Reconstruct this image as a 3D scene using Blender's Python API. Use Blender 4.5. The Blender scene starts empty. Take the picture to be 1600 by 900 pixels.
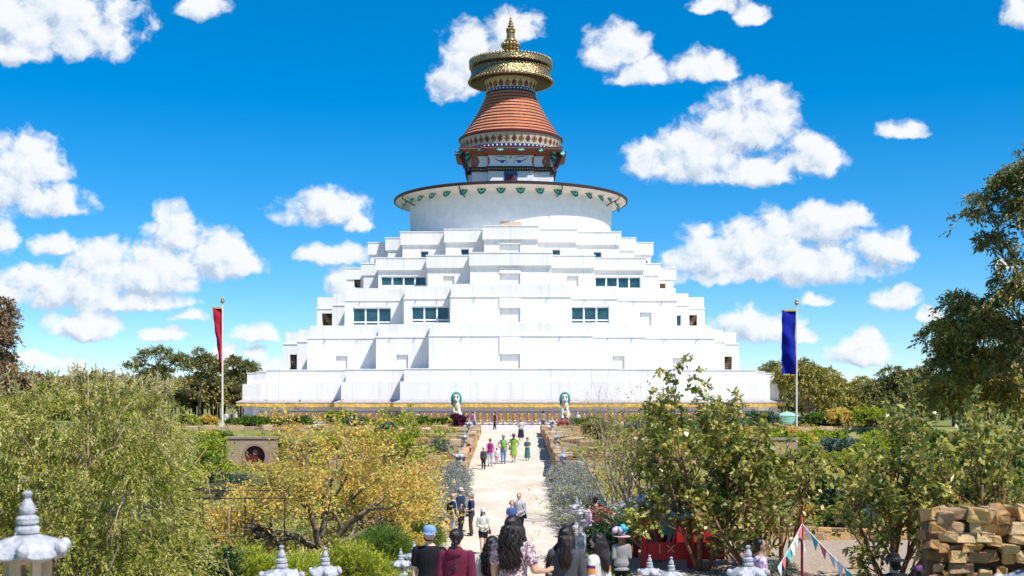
import bpy, bmesh, math, random
import numpy as np
from mathutils import Vector, Matrix
R = math.radians
PI = math.pi
C = bpy.context.scene.collection
sc = bpy.context.scene

# ------------------------------------------------------------------ camera, light, exposure
F = 1900.0            # focal length in pixels of a 1600 wide frame
HZ = 625.0            # row of the horizon
CX = 798.0
EYE = 2.6             # camera height over the plaza
SUN_EL, SUN_AZ = 56.0, 46.0      # azimuth: degrees to the right of straight behind the camera
cam = bpy.data.cameras.new('camera')
cam.sensor_width = 36.0
cam.lens = 36.0 * F / 1600.0
cam.shift_x = (800 - CX) / 1600.0
cam.shift_y = (HZ - 450.0) / 1600.0
cam.clip_start = 0.1
cam.clip_end = 9000.0
cam.dof.use_dof = True
cam.dof.focus_distance = 70.0
cam.dof.aperture_fstop = 3.2
camo = bpy.data.objects.new('camera', cam)
C.objects.link(camo)
camo.location = (0, 0, EYE)
camo.rotation_euler = (R(90), 0, 0)
sc.camera = camo
vs = sc.view_settings
vs.view_transform = 'Standard'
vs.look = 'None'
vs.exposure = 0.74
vs.gamma = 1.0
vs.use_curve_mapping = False
sc.cycles.max_bounces = 6
sc.cycles.diffuse_bounces = 4
sc.cycles.glossy_bounces = 2
sc.cycles.transmission_bounces = 3
sc.cycles.transparent_max_bounces = 6
sc.cycles.sample_clamp_indirect = 6.0

sun = bpy.data.lights.new('sun', 'SUN')
sun.energy = 4.0
sun.angle = R(0.53)
sun.color = (1.0, 0.955, 0.89)
suno = bpy.data.objects.new('sun', sun)
C.objects.link(suno)
sdir = Vector((math.cos(R(SUN_EL)) * math.sin(R(SUN_AZ)), -math.cos(R(SUN_EL)) * math.cos(R(SUN_AZ)), math.sin(R(SUN_EL))))
suno.rotation_euler = (-sdir).to_track_quat('-Z', 'Y').to_euler()
suno.location = sdir * 300

# cumulus puffs: azimuth / elevation tangents in thousandths * 1.9 (u right, v up), radii
PUFFS = [
 (60,25,150,62),(140,60,68,38),(20,80,60,26),(315,10,44,22),
 (38,250,66,44),(62,318,84,28),(0,290,60,44),(8,372,24,30),(90,383,44,18),
 (274,362,46,46),(300,402,105,46),(200,422,125,46),(90,448,110,38),(380,412,38,26),(15,455,60,30),(190,470,110,20),
 (138,510,60,26),(290,494,32,11),(252,520,44,12),(403,520,38,16),(95,566,38,12),(348,564,46,24),(415,575,34,14),(396,552,18,14),
 (505,328,84,30),(560,350,26,16),(525,398,58,18),(535,440,30,28),
 (742,78,58,46),(800,40,46,32),(708,125,40,38),
 (962,76,54,40),(1002,112,54,24),(1100,103,50,27),(1112,8,38,14),(1174,18,30,22),
 (1165,190,84,50),(1100,232,84,44),(1040,255,66,38),(1202,160,44,30),(1262,245,60,34),(1180,265,105,26),
 (1286,350,76,34),(1200,372,90,46),(1110,402,74,44),(1240,405,150,42),(1372,388,58,30),(1330,340,48,22),(1130,432,90,16),
 (1410,205,38,16),(1402,468,40,20),(1452,492,28,14),(1188,510,72,28),(1250,526,28,14),(1350,550,48,23),(1356,524,22,16),(1282,468,28,11),
 (1594,18,34,30),(1572,415,20,12),(1300,600,40,14),(1430,604,24,9),(170,585,40,8),(60,560,30,10),
]
def build_sky():
    w = bpy.data.worlds.new('World')
    sc.world = w
    w.use_nodes = True
    nt = w.node_tree
    nt.nodes.clear()
    N = nt.nodes.new
    def lk(a, b, t=None): (t or nt).links.new(a, b)
    # group: cloud field as a function of (u, v)
    g = bpy.data.node_groups.new('cloud_field', 'ShaderNodeTree')
    g.interface.new_socket('P', in_out='INPUT', socket_type='NodeSocketVector')
    g.interface.new_socket('D', in_out='OUTPUT', socket_type='NodeSocketFloat')
    gi = g.nodes.new('NodeGroupInput'); go = g.nodes.new('NodeGroupOutput')
    prev = None
    for (px, py, rx, ry) in PUFFS:
        u, v = px - CX, HZ - py - ry * .28
        rx, ry = rx * 1.10, ry * 1.42
        m = g.nodes.new('ShaderNodeVectorMath'); m.operation = 'MULTIPLY_ADD'
        g.links.new(gi.outputs[0], m.inputs[0])
        m.inputs[1].default_value = (1 / rx, 1 / ry, 0)
        m.inputs[2].default_value = (-u / rx, -v / ry, 0)
        m2 = g.nodes.new('ShaderNodeVectorMath'); m2.operation = 'MULTIPLY'; m2.inputs[1].default_value = (-1, -2.1, 0)
        g.links.new(m.outputs[0], m2.inputs[0])
        m3 = g.nodes.new('ShaderNodeVectorMath'); m3.operation = 'MAXIMUM'      # flat bases: the lower half is squashed
        g.links.new(m.outputs[0], m3.inputs[0]); g.links.new(m2.outputs[0], m3.inputs[1])
        d = g.nodes.new('ShaderNodeVectorMath'); d.operation = 'DOT_PRODUCT'
        g.links.new(m3.outputs[0], d.inputs[0]); g.links.new(m3.outputs[0], d.inputs[1])
        if prev is None:
            prev = d.outputs['Value']
        else:
            x = g.nodes.new('ShaderNodeMath'); x.operation = 'SMOOTH_MIN'
            x.inputs[2].default_value = 0.22
            g.links.new(prev, x.inputs[0]); g.links.new(d.outputs['Value'], x.inputs[1])
            prev = x.outputs[0]
    s = g.nodes.new('ShaderNodeMath'); s.operation = 'SUBTRACT'; s.inputs[0].default_value = 1.0
    g.links.new(prev, s.inputs[1])
    mx = g.nodes.new('ShaderNodeMath'); mx.operation = 'MAXIMUM'; mx.inputs[1].default_value = -2.0
    g.links.new(s.outputs[0], mx.inputs[0])
    nz = g.nodes.new('ShaderNodeTexNoise'); nz.inputs['Scale'].default_value = 0.019
    nz.inputs['Detail'].default_value = 9.0; nz.inputs['Roughness'].default_value = 0.57
    g.links.new(gi.outputs[0], nz.inputs['Vector'])
    ma = g.nodes.new('ShaderNodeMath'); ma.operation = 'MULTIPLY_ADD'
    ma.inputs[1].default_value = 3.4; ma.inputs[2].default_value = -1.74
    g.links.new(nz.outputs['Fac'], ma.inputs[0])
    ad = g.nodes.new('ShaderNodeMath'); ad.operation = 'ADD'
    g.links.new(mx.outputs[0], ad.inputs[0]); g.links.new(ma.outputs[0], ad.inputs[1])
    g.links.new(ad.outputs[0], go.inputs[0])
    tc = N('ShaderNodeTexCoord')
    sp = N('ShaderNodeSeparateXYZ'); lk(tc.outputs['Generated'], sp.inputs[0])
    ab = N('ShaderNodeMath'); ab.operation = 'ABSOLUTE'; lk(sp.outputs[1], ab.inputs[0])
    mn = N('ShaderNodeMath'); mn.operation = 'MAXIMUM'; mn.inputs[1].default_value = 0.02; lk(ab.outputs[0], mn.inputs[0])
    iv = N('ShaderNodeMath'); iv.operation = 'DIVIDE'; iv.inputs[0].default_value = F; lk(mn.outputs[0], iv.inputs[1])
    mu = N('ShaderNodeMath'); mu.operation = 'MULTIPLY'; lk(sp.outputs[0], mu.inputs[0]); lk(iv.outputs[0], mu.inputs[1])
    mv = N('ShaderNodeMath'); mv.operation = 'MULTIPLY'; lk(sp.outputs[2], mv.inputs[0]); lk(iv.outputs[0], mv.inputs[1])
    cb = N('ShaderNodeCombineXYZ'); lk(mu.outputs[0], cb.inputs[0]); lk(mv.outputs[0], cb.inputs[1])
    # billow distortion
    wn = N('ShaderNodeTexNoise'); wn.inputs['Scale'].default_value = 0.03; wn.inputs['Detail'].default_value = 5
    lk(cb.outputs[0], wn.inputs['Vector'])
    ws = N('ShaderNodeVectorMath'); ws.operation = 'MULTIPLY_ADD'
    ws.inputs[1].default_value = (34, 26, 0); ws.inputs[2].default_value = (-17, -13, 0)
    lk(wn.outputs['Color'], ws.inputs[0])
    wp = N('ShaderNodeVectorMath'); wp.operation = 'ADD'; lk(cb.outputs[0], wp.inputs[0]); lk(ws.outputs[0], wp.inputs[1])
    g1 = N('ShaderNodeGroup'); g1.node_tree = g; lk(wp.outputs[0], g1.inputs[0])
    of = N('ShaderNodeVectorMath'); of.operation = 'ADD'; of.inputs[1].default_value = (11, 17, 0); lk(wp.outputs[0], of.inputs[0])
    g2 = N('ShaderNodeGroup'); g2.node_tree = g; lk(of.outputs[0], g2.inputs[0])
    al = N('ShaderNodeMapRange'); al.interpolation_type = 'SMOOTHSTEP'
    al.inputs['From Min'].default_value = -0.20; al.inputs['From Max'].default_value = 0.66
    al.inputs['To Max'].default_value = 0.97
    lk(g1.outputs[0], al.inputs['Value'])
    # lit side: the field falls off towards the sun (up and right); base: it still rises there
    df = N('ShaderNodeMath'); df.operation = 'SUBTRACT'; lk(g1.outputs[0], df.inputs[0]); lk(g2.outputs[0], df.inputs[1])
    sh = N('ShaderNodeMapRange'); sh.interpolation_type = 'SMOOTHSTEP'
    sh.inputs['From Min'].default_value = -0.85; sh.inputs['From Max'].default_value = 0.5
    lk(df.outputs[0], sh.inputs['Value'])
    cr = N('ShaderNodeValToRGB')
    cr.color_ramp.elements[0].position = 0.0; cr.color_ramp.elements[0].color = (0.27, 0.32, 0.40, 1)
    cr.color_ramp.elements[1].position = 1.0; cr.color_ramp.elements[1].color = (0.50, 0.51, 0.52, 1)
    e = cr.color_ramp.elements.new(0.5); e.color = (0.40, 0.44, 0.49, 1)
    lk(sh.outputs[0], cr.inputs[0])
    cbg = N('ShaderNodeBackground'); lk(cr.outputs[0], cbg.inputs[0]); cbg.inputs[1].default_value = 1.16
    sky = N('ShaderNodeTexSky'); sky.sky_type = 'NISHITA'; sky.sun_disc = False
    sky.sun_elevation = R(SUN_EL); sky.sun_rotation = R(180 - SUN_AZ)
    sky.altitude = 200; sky.air_density = 0.75; sky.dust_density = 0.0; sky.ozone_density = 6.0
    hs = N('ShaderNodeHueSaturation'); hs.inputs['Saturation'].default_value = 1.50; hs.inputs['Hue'].default_value = 0.497
    ga = N('ShaderNodeGamma'); ga.inputs[1].default_value = 0.84; lk(sky.outputs[0], ga.inputs[0]); lk(ga.outputs[0], hs.inputs['Color'])
    sbg = N('ShaderNodeBackground'); lk(hs.outputs[0], sbg.inputs[0]); sbg.inputs[1].default_value = 0.128
    mixs = N('ShaderNodeMixShader'); lk(al.outputs[0], mixs.inputs[0]); lk(sbg.outputs[0], mixs.inputs[1]); lk(cbg.outputs[0], mixs.inputs[2])
    out = N('ShaderNodeOutputWorld'); lk(mixs.outputs[0], out.inputs[0])
build_sky()

# ------------------------------------------------------------------ helpers
def X(px, D): return (px - CX) * D / F
def Z(py, D): return EYE - (py - HZ) * D / F

def mat(name, col, rough=0.85, spec=0.3, metal=0.0, var=0.0, scale=3.0, bump=0.0, col2=None, detail=6.0, coords='Object', wcol=None, wsc=None, bsc=None):
    m = bpy.data.materials.new(name); m.use_nodes = True
    nt = m.node_tree; b = nt.nodes['Principled BSDF']
    b.inputs['Roughness'].default_value = rough
    b.inputs['Specular IOR Level'].default_value = spec
    b.inputs['Metallic'].default_value = metal
    c = (*col, 1)
    if col2 is None and var > 0: col2 = tuple(max(0, x * (1 - var)) for x in col)
    if col2 is not None:
        tc = nt.nodes.new('ShaderNodeTexCoord')
        mp = nt.nodes.new('ShaderNodeMapping')
        if wsc: mp.inputs['Scale'].default_value = wsc
        nt.links.new(tc.outputs[coords], mp.inputs[0])
        nz = nt.nodes.new('ShaderNodeTexNoise'); nz.inputs['Scale'].default_value = scale; nz.inputs['Detail'].default_value = detail
        nz.inputs['Roughness'].default_value = 0.575
        nt.links.new(mp.outputs[0], nz.inputs['Vector'])
        cr = nt.nodes.new('ShaderNodeValToRGB')
        cr.color_ramp.elements[0].position = 0.36; cr.color_ramp.elements[1].position = 0.66
        cr.color_ramp.elements[0].color = (*col2, 1); cr.color_ramp.elements[1].color = c
        nt.links.new(nz.outputs['Fac'], cr.inputs[0]); nt.links.new(cr.outputs[0], b.inputs['Base Color'])
    else:
        b.inputs['Base Color'].default_value = c
        tc = None
    if bump > 0:
        tc = tc or nt.nodes.new('ShaderNodeTexCoord')
        n2 = nt.nodes.new('ShaderNodeTexNoise'); n2.inputs['Scale'].default_value = bsc or scale * 4; n2.inputs['Detail'].default_value = 5
        nt.links.new(tc.outputs[coords], n2.inputs['Vector'])
        bp = nt.nodes.new('ShaderNodeBump'); bp.inputs['Strength'].default_value = bump; bp.inputs['Distance'].default_value = 0.05
        nt.links.new(n2.outputs['Fac'], bp.inputs['Height']); nt.links.new(bp.outputs[0], b.inputs['Normal'])
    return m

def ramp_mat(name, cols, rough=0.8, spec=0.2, transl=0.0, noise=0.25, nscale=9.0, bump=0.0, tcol=None):
    """Colour per leaf / stone from the face attribute rnd (0..1) through a ramp."""
    m = bpy.data.materials.new(name); m.use_nodes = True
    nt = m.node_tree; b = nt.nodes['Principled BSDF']
    at = nt.nodes.new('ShaderNodeAttribute'); at.attribute_name = 'rnd'
    src = at.outputs['Fac']
    if noise > 0:
        tc = nt.nodes.new('ShaderNodeTexCoord')
        nz = nt.nodes.new('ShaderNodeTexNoise'); nz.inputs['Scale'].default_value = nscale; nz.inputs['Detail'].default_value = 4
        nt.links.new(tc.outputs['Object'], nz.inputs['Vector'])
        ma = nt.nodes.new('ShaderNodeMath'); ma.operation = 'MULTIPLY_ADD'; ma.inputs[1].default_value = noise * 2
        nt.links.new(nz.outputs['Fac'], ma.inputs[0])
        sb = nt.nodes.new('ShaderNodeMath'); sb.operation = 'SUBTRACT'; sb.inputs[1].default_value = noise
        nt.links.new(src, sb.inputs[0]); nt.links.new(sb.outputs[0], ma.inputs[2])
        src = ma.outputs[0]
    cr = nt.nodes.new('ShaderNodeValToRGB')
    el = cr.color_ramp.elements
    n = len(cols)
    el[0].position = 0; el[0].color = (*cols[0], 1)
    el[1].position = 1; el[1].color = (*cols[-1], 1)
    for i in range(1, n - 1):
        e = el.new(i / (n - 1)); e.color = (*cols[i], 1)
    nt.links.new(src, cr.inputs[0])
    nt.links.new(cr.outputs[0], b.inputs['Base Color'])
    b.inputs['Roughness'].default_value = rough
    b.inputs['Specular IOR Level'].default_value = spec
    if bump > 0:
        n2 = nt.nodes.new('ShaderNodeTexNoise'); n2.inputs['Scale'].default_value = 14; n2.inputs['Detail'].default_value = 6
        nt.links.new(tc.outputs['Object'], n2.inputs['Vector'])
        bp = nt.nodes.new('ShaderNodeBump'); bp.inputs['Strength'].default_value = bump; bp.inputs['Distance'].default_value = 0.04
        nt.links.new(n2.outputs['Fac'], bp.inputs['Height']); nt.links.new(bp.outputs[0], b.inputs['Normal'])
    if transl > 0:
        t = nt.nodes.new('ShaderNodeBsdfTranslucent')
        if tcol:
            t.inputs[0].default_value = (*tcol, 1)
        else:
            nt.links.new(cr.outputs[0], t.inputs[0])
        mx = nt.nodes.new('ShaderNodeMixShader'); mx.inputs[0].default_value = transl
        nt.links.new(b.outputs[0], mx.inputs[1]); nt.links.new(t.outputs[0], mx.inputs[2])
        nt.links.new(mx.outputs[0], nt.nodes['Material Output'].inputs[0])
    return m

ZMAP = None
class MB:
    """Collects polygons into one mesh."""
    def __init__(s): s.v = []; s.f = []; s.r = []; s.cur = 0.5; s.mi = []; s.m = 0
    def add(s, vs, fs):
        o = len(s.v); s.v.extend([tuple(p) for p in vs])
        for f in fs: s.f.append([i + o for i in f]); s.r.append(s.cur); s.mi.append(s.m)
    def box(s, x0, x1, y0, y1, z0, z1, M=None):
        vs = [(x0,y0,z0),(x1,y0,z0),(x1,y1,z0),(x0,y1,z0),(x0,y0,z1),(x1,y0,z1),(x1,y1,z1),(x0,y1,z1)]
        if M is not None: vs = [M @ Vector(p) for p in vs]
        s.add(vs, [(3,2,1,0),(4,5,6,7),(0,1,5,4),(1,2,6,5),(2,3,7,6),(3,0,4,7)])
    def lathe(s, prof, n=32, c=(0,0,0), cap=True, a0=0.0, mod=None):
        vs = []; fs = []
        for k, (r, z) in enumerate(prof):
            for i in range(n):
                a = a0 + 2 * PI * i / n
                rr = r if mod is None else mod(r, z, a)
                vs.append((c[0] + rr * math.sin(a), c[1] - rr * math.cos(a), c[2] + z))
        for k in range(len(prof) - 1):
            for i in range(n):
                j = (i + 1) % n
                fs.append((k*n+i, k*n+j, (k+1)*n+j, (k+1)*n+i))
        if cap:
            fs.append(tuple(range(n))[::-1]); fs.append(tuple((len(prof)-1)*n + i for i in range(n)))
        s.add(vs, fs)
    def tube(s, pts, rads, n=6, cap=True):
        pts = [Vector(p) for p in pts]
        vs = []; fs = []
        up = Vector((0.13, 0.31, 0.94))
        for k, p in enumerate(pts):
            d = (pts[min(k+1, len(pts)-1)] - pts[max(k-1, 0)])
            if d.length < 1e-9: d = Vector((0,0,1))
            d.normalize()
            a = d.cross(up)
            if a.length < 0.05: a = d.cross(Vector((1,0,0)))
            a.normalize(); b = d.cross(a)
            r = rads[k] if hasattr(rads, '__len__') else rads
            for i in range(n):
                t = 2*PI*i/n
                vs.append(p + a*(r*math.cos(t)) + b*(r*math.sin(t)))
        for k in range(len(pts)-1):
            for i in range(n):
                j = (i+1) % n
                fs.append((k*n+i, k*n+j, (k+1)*n+j, (k+1)*n+i))
        if cap:
            fs.append(tuple(range(n))[::-1]); fs.append(tuple((len(pts)-1)*n+i for i in range(n)))
        s.add(vs, fs)
    def ball(s, c, r, n=10, m=7, sc3=(1,1,1), M=None):
        vs = [(0,0,-1)]; fs = []
        for k in range(1, m):
            t = -PI/2 + PI*k/m
            for i in range(n):
                a = 2*PI*i/n
                vs.append((math.cos(t)*math.cos(a), math.cos(t)*math.sin(a), math.sin(t)))
        vs.append((0,0,1))
        for i in range(n): fs.append((0, 1+(i+1)%n, 1+i))
        for k in range(m-2):
            for i in range(n):
                j = (i+1)%n
                fs.append((1+k*n+i, 1+k*n+j, 1+(k+1)*n+j, 1+(k+1)*n+i))
        t = len(vs)-1
        for i in range(n): fs.append((1+(m-2)*n+i, 1+(m-2)*n+(i+1)%n, t))
        out = []
        for p in vs:
            q = Vector((p[0]*r*sc3[0], p[1]*r*sc3[1], p[2]*r*sc3[2]))
            if M is not None: q = M @ q
            out.append(q + Vector(c))
        s.add(out, fs)
    def prism(s, poly, y0, y1):
        """outline in x,z extruded along y"""
        n = len(poly)
        vs = [(x, y0, z) for x, z in poly] + [(x, y1, z) for x, z in poly]
        s.add(vs, [tuple(range(n)), tuple(range(n, 2*n))[::-1]] + [(i, i+n, (i+1)%n+n, (i+1)%n) for i in range(n)])
    def build(s, name, m=None, parent=None, smooth=False, loc=None, bevel=0.0, auto=None, fix=True):
        me = bpy.data.meshes.new(name)
        if ZMAP is not None: s.v = [(p[0], p[1], float(np.interp(p[2], *ZMAP))) for p in s.v]
        me.from_pydata(s.v, [], s.f)
        at = me.attributes.new('rnd', 'FLOAT', 'FACE'); at.data.foreach_set('value', s.r)
        ms = m if isinstance(m, (list, tuple)) else [m]
        for q in ms: me.materials.append(q)
        if len(ms) > 1: me.polygons.foreach_set('material_index', s.mi)
        if smooth: me.polygons.foreach_set('use_smooth', [True]*len(me.polygons))
        if fix:
            bm = bmesh.new(); bm.from_mesh(me); bmesh.ops.recalc_face_normals(bm, faces=bm.faces); bm.to_mesh(me); bm.free()
        if auto: me.set_sharp_from_angle(angle=R(auto))
        me.update()
        o = bpy.data.objects.new(name, me); C.objects.link(o)
        if loc is not None: o.location = loc
        if parent is not None: o.parent = parent
        if bevel > 0:
            b = o.modifiers.new('edge', 'BEVEL'); b.width = bevel; b.segments = 2; b.limit_method = 'ANGLE'
        return o

def tag(o, label=None, cat=None, group=None, kind=None):
    if label: o['label'] = label
    if cat: o['category'] = cat
    if group: o['group'] = group
    if kind: o['kind'] = kind
    return o
def thing(name, label, cat, loc=(0,0,0), rz=0.0, group=None):
    o = bpy.data.objects.new(name, None); C.objects.link(o)
    o.empty_display_size = 0.2
    o.location = loc; o.rotation_euler = (0, 0, rz)
    return tag(o, label, cat, group)
KIDS = {}
def copy_thing(src, loc, rz=0.0, scale=None, label=None):
    if src.name not in KIDS:
        KIDS[src.name] = [(a, list(a.children)) for a in src.children]
    r = src.copy(); C.objects.link(r); r.location = loc; r.rotation_euler = (0, 0, rz)
    if scale is not None: r.scale = scale if hasattr(scale, '__len__') else (scale,)*3
    if label: r['label'] = label
    for a, bs in KIDS[src.name]:
        c = a.copy(); C.objects.link(c); c.parent = r
        for b in bs:
            d = b.copy(); C.objects.link(d); d.parent = c
    return r

def leaf_mesh(name, P, A, Nn, L, W, rnd, m, parent=None, loc=None, rows=1, bend=None):
    """One mesh of many leaves. P base points, A axes, Nn rough normals, L lengths, W widths."""
    P = np.asarray(P, float); A = np.asarray(A, float); Nn = np.asarray(Nn, float)
    n = len(P)
    A = A / (np.linalg.norm(A, axis=1, keepdims=True) + 1e-9)
    S = np.cross(A, Nn); S /= (np.linalg.norm(S, axis=1, keepdims=True) + 1e-9)
    U = np.cross(S, A)
    L = np.broadcast_to(np.asarray(L, float), (n,))[:, None]; W = np.broadcast_to(np.asarray(W, float), (n,))[:, None]
    mid = P + A * L * 0.45
    fold = U * W * 0.18
    V = np.stack([P, mid + S * W * 0.5 + fold, P + A * L - U * L * 0.12, mid - S * W * 0.5 + fold], axis=1).reshape(-1, 3)
    me = bpy.data.meshes.new(name)
    me.vertices.add(4 * n); me.vertices.foreach_set('co', V.astype(np.float32).ravel())
    me.loops.add(4 * n); me.loops.foreach_set('vertex_index', np.arange(4 * n, dtype=np.int32))
    me.polygons.add(n); me.polygons.foreach_set('loop_start', np.arange(0, 4 * n, 4, dtype=np.int32))
    me.polygons.foreach_set('loop_total', np.full(n, 4, dtype=np.int32))
    at = me.attributes.new('rnd', 'FLOAT', 'FACE'); at.data.foreach_set('value', np.asarray(rnd, np.float32))
    me.materials.append(m)
    me.update(calc_edges=True)
    o = bpy.data.objects.new(name, me); C.objects.link(o)
    if parent is not None: o.parent = parent
    if loc is not None: o.location = loc
    return o

# ------------------------------------------------------------------ ground
def pz(y): return float(np.interp(y, [-50, 0, 6.5, 8.5, 12, 32, 40, 52, 74, 92, 104, 9000], [1.0, 0.95, 0.68, 0.12, -0.10, -2.6, -2.7, -2.7, -1.2, -0.45, 0.0, 0.0]))
def gd(y): return float(np.interp(y, [-50, 0, 7, 12, 26, 52, 60, 66.4, 67.7, 74.4, 75.7, 84, 85.2, 94.4, 95.7, 101, 104, 9000],
                                  [1.0, 0.95, 0.55, -0.25, -2.75, -2.75, -2.2, -1.5, -0.55, -0.50, -0.10, -0.15, 0.10, 0.05, 0.42, 0.30, -0.02, -0.02]))
def gz(x, y):
    s = min(1.0, max(0.0, (abs(x) - 2.5) / 1.25))
    z = (pz(y) - 0.03) * (1 - s) + gd(y) * s
    if abs(x) > 3.4 and y < 100: z += 0.10 * math.sin(x * .7 + y * .31) * math.cos(y * .43 - x * .2)
    z -= 0.95 * min(1, max(0, (abs(x) - 9.6) / 1.2)) * min(1, max(0, (y - 60) / 7)) * min(1, max(0, (95.0 - y) / .7))
    if y > 160: z += -3.0 * min(1, (y - 160) / 120)
    return z
def build_ground():
    ys = np.concatenate([np.arange(-40, 130, 1.25), np.geomspace(132, 7000, 26)])
    xs = np.concatenate([-np.geomspace(6500, 42, 22), np.arange(-40, 40.1, 1.25), np.geomspace(42, 6500, 22)])
    mb = MB(); vs = []
    rng = random.Random(4)
    for y in ys:
        for x in xs:
            vs.append((x, y, gz(x, y)))
    nx = len(xs)
    fs = [(j*nx+i, j*nx+i+1, (j+1)*nx+i+1, (j+1)*nx+i) for j in range(len(ys)-1) for i in range(nx-1)]
    mb.add(vs, fs)
    m = mat('soil', (0.27, 0.25, 0.09), 0.95, 0.1, col2=(0.11, 0.14, 0.035), scale=0.8, bump=0.5, detail=9)
    tag(mb.build('ground', m, smooth=True, fix=False), kind='structure')
    # pale granitic path, a sheet laid over the ground
    pm = bpy.data.materials.new('granitic_sand'); pm.use_nodes = True
    nt = pm.node_tree; b = nt.nodes['Principled BSDF']; b.inputs['Roughness'].default_value = 0.95; b.inputs['Specular IOR Level'].default_value = 0.1
    tc = nt.nodes.new('ShaderNodeTexCoord')
    n1 = nt.nodes.new('ShaderNodeTexNoise'); n1.inputs['Scale'].default_value = 0.55; n1.inputs['Detail'].default_value = 10; n1.inputs['Roughness'].default_value = 0.72
    mpn = nt.nodes.new('ShaderNodeMapping'); mpn.inputs['Scale'].default_value = (1, 0.55, 1)
    nt.links.new(tc.outputs['Object'], mpn.inputs[0]); nt.links.new(mpn.outputs[0], n1.inputs['Vector'])
    c1 = nt.nodes.new('ShaderNodeValToRGB'); c1.color_ramp.elements[0].position = .34; c1.color_ramp.elements[1].position = .62
    c1.color_ramp.elements[0].color = (0.50, 0.41, 0.31, 1); c1.color_ramp.elements[1].color = (0.64, 0.565, 0.475, 1)
    nt.links.new(n1.outputs['Fac'], c1.inputs[0])
    n2 = nt.nodes.new('ShaderNodeTexNoise'); n2.inputs['Scale'].default_value = 22; n2.inputs['Detail'].default_value = 6
    nt.links.new(tc.outputs['Object'], n2.inputs['Vector'])
    mm = nt.nodes.new('ShaderNodeMixRGB'); mm.blend_type = 'OVERLAY'; mm.inputs[0].default_value = 0.35
    nt.links.new(c1.outputs[0], mm.inputs[1]); nt.links.new(n2.outputs['Fac'], mm.inputs[2]); nt.links.new(mm.outputs[0], b.inputs['Base Color'])
    bp = nt.nodes.new('ShaderNodeBump'); bp.inputs['Strength'].default_value = 0.5; bp.inputs['Distance'].default_value = 0.03
    nt.links.new(n2.outputs['Fac'], bp.inputs['Height']); nt.links.new(bp.outputs[0], b.inputs['Normal'])
    mb = MB(); vs = []; fs = []
    yy = np.arange(1, 104.1, 1.0); rg = random.Random(2)
    for y in yy:
        w = 2.46
        for x in (-w - rg.uniform(0, .15), -w/2, 0, w/2, w + rg.uniform(0, .15)):
            vs.append((x, y, pz(y) + 0.004))
    for j in range(len(yy)-1):
        for i in range(4): fs.append((j*5+i, j*5+i+1, (j+1)*5+i+1, (j+1)*5+i))
    mb.add(vs, fs); tag(mb.build('path', pm, fix=False), kind='structure')
    mb = MB(); vs = []; fs = []
    px_ = np.linspace(-31.5, 31.5, 40)
    py_ = np.linspace(103.99, 185, 40)
    for y in py_:
        for x in px_: vs.append((x, y, 0.012))
    for j in range(39):
        for i in range(39): fs.append((j*40+i, j*40+i+1, (j+1)*40+i+1, (j+1)*40+i))
    mb.add(vs, fs); tag(mb.build('plaza_pavement', mat('pale_paving', (.66,.59,.52), .9, .1, var=.12, scale=.6, bump=.3), fix=False), kind='structure')
    # gravel yard on the right by the shelter
    gm = mat('yard_gravel', (0.50, 0.40, 0.30), 0.95, 0.1, col2=(0.30, 0.22, 0.16), scale=9.0, bump=0.8, detail=9)
    mb = MB(); vs = []; fs = []
    for j, y in enumerate(np.arange(27, 47.1, 1.0)):
        for i, x in enumerate(np.linspace(3.75, 17.5, 14)):
            vs.append((x, y, gz(x, y) + 0.03))
    for j in range(20):
        for i in range(13): fs.append((j*14+i, j*14+i+1, (j+1)*14+i+1, (j+1)*14+i))
    mb.add(vs, fs); tag(mb.build('gravel_yard_ground', gm, fix=False), kind='structure')
build_ground()
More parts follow.
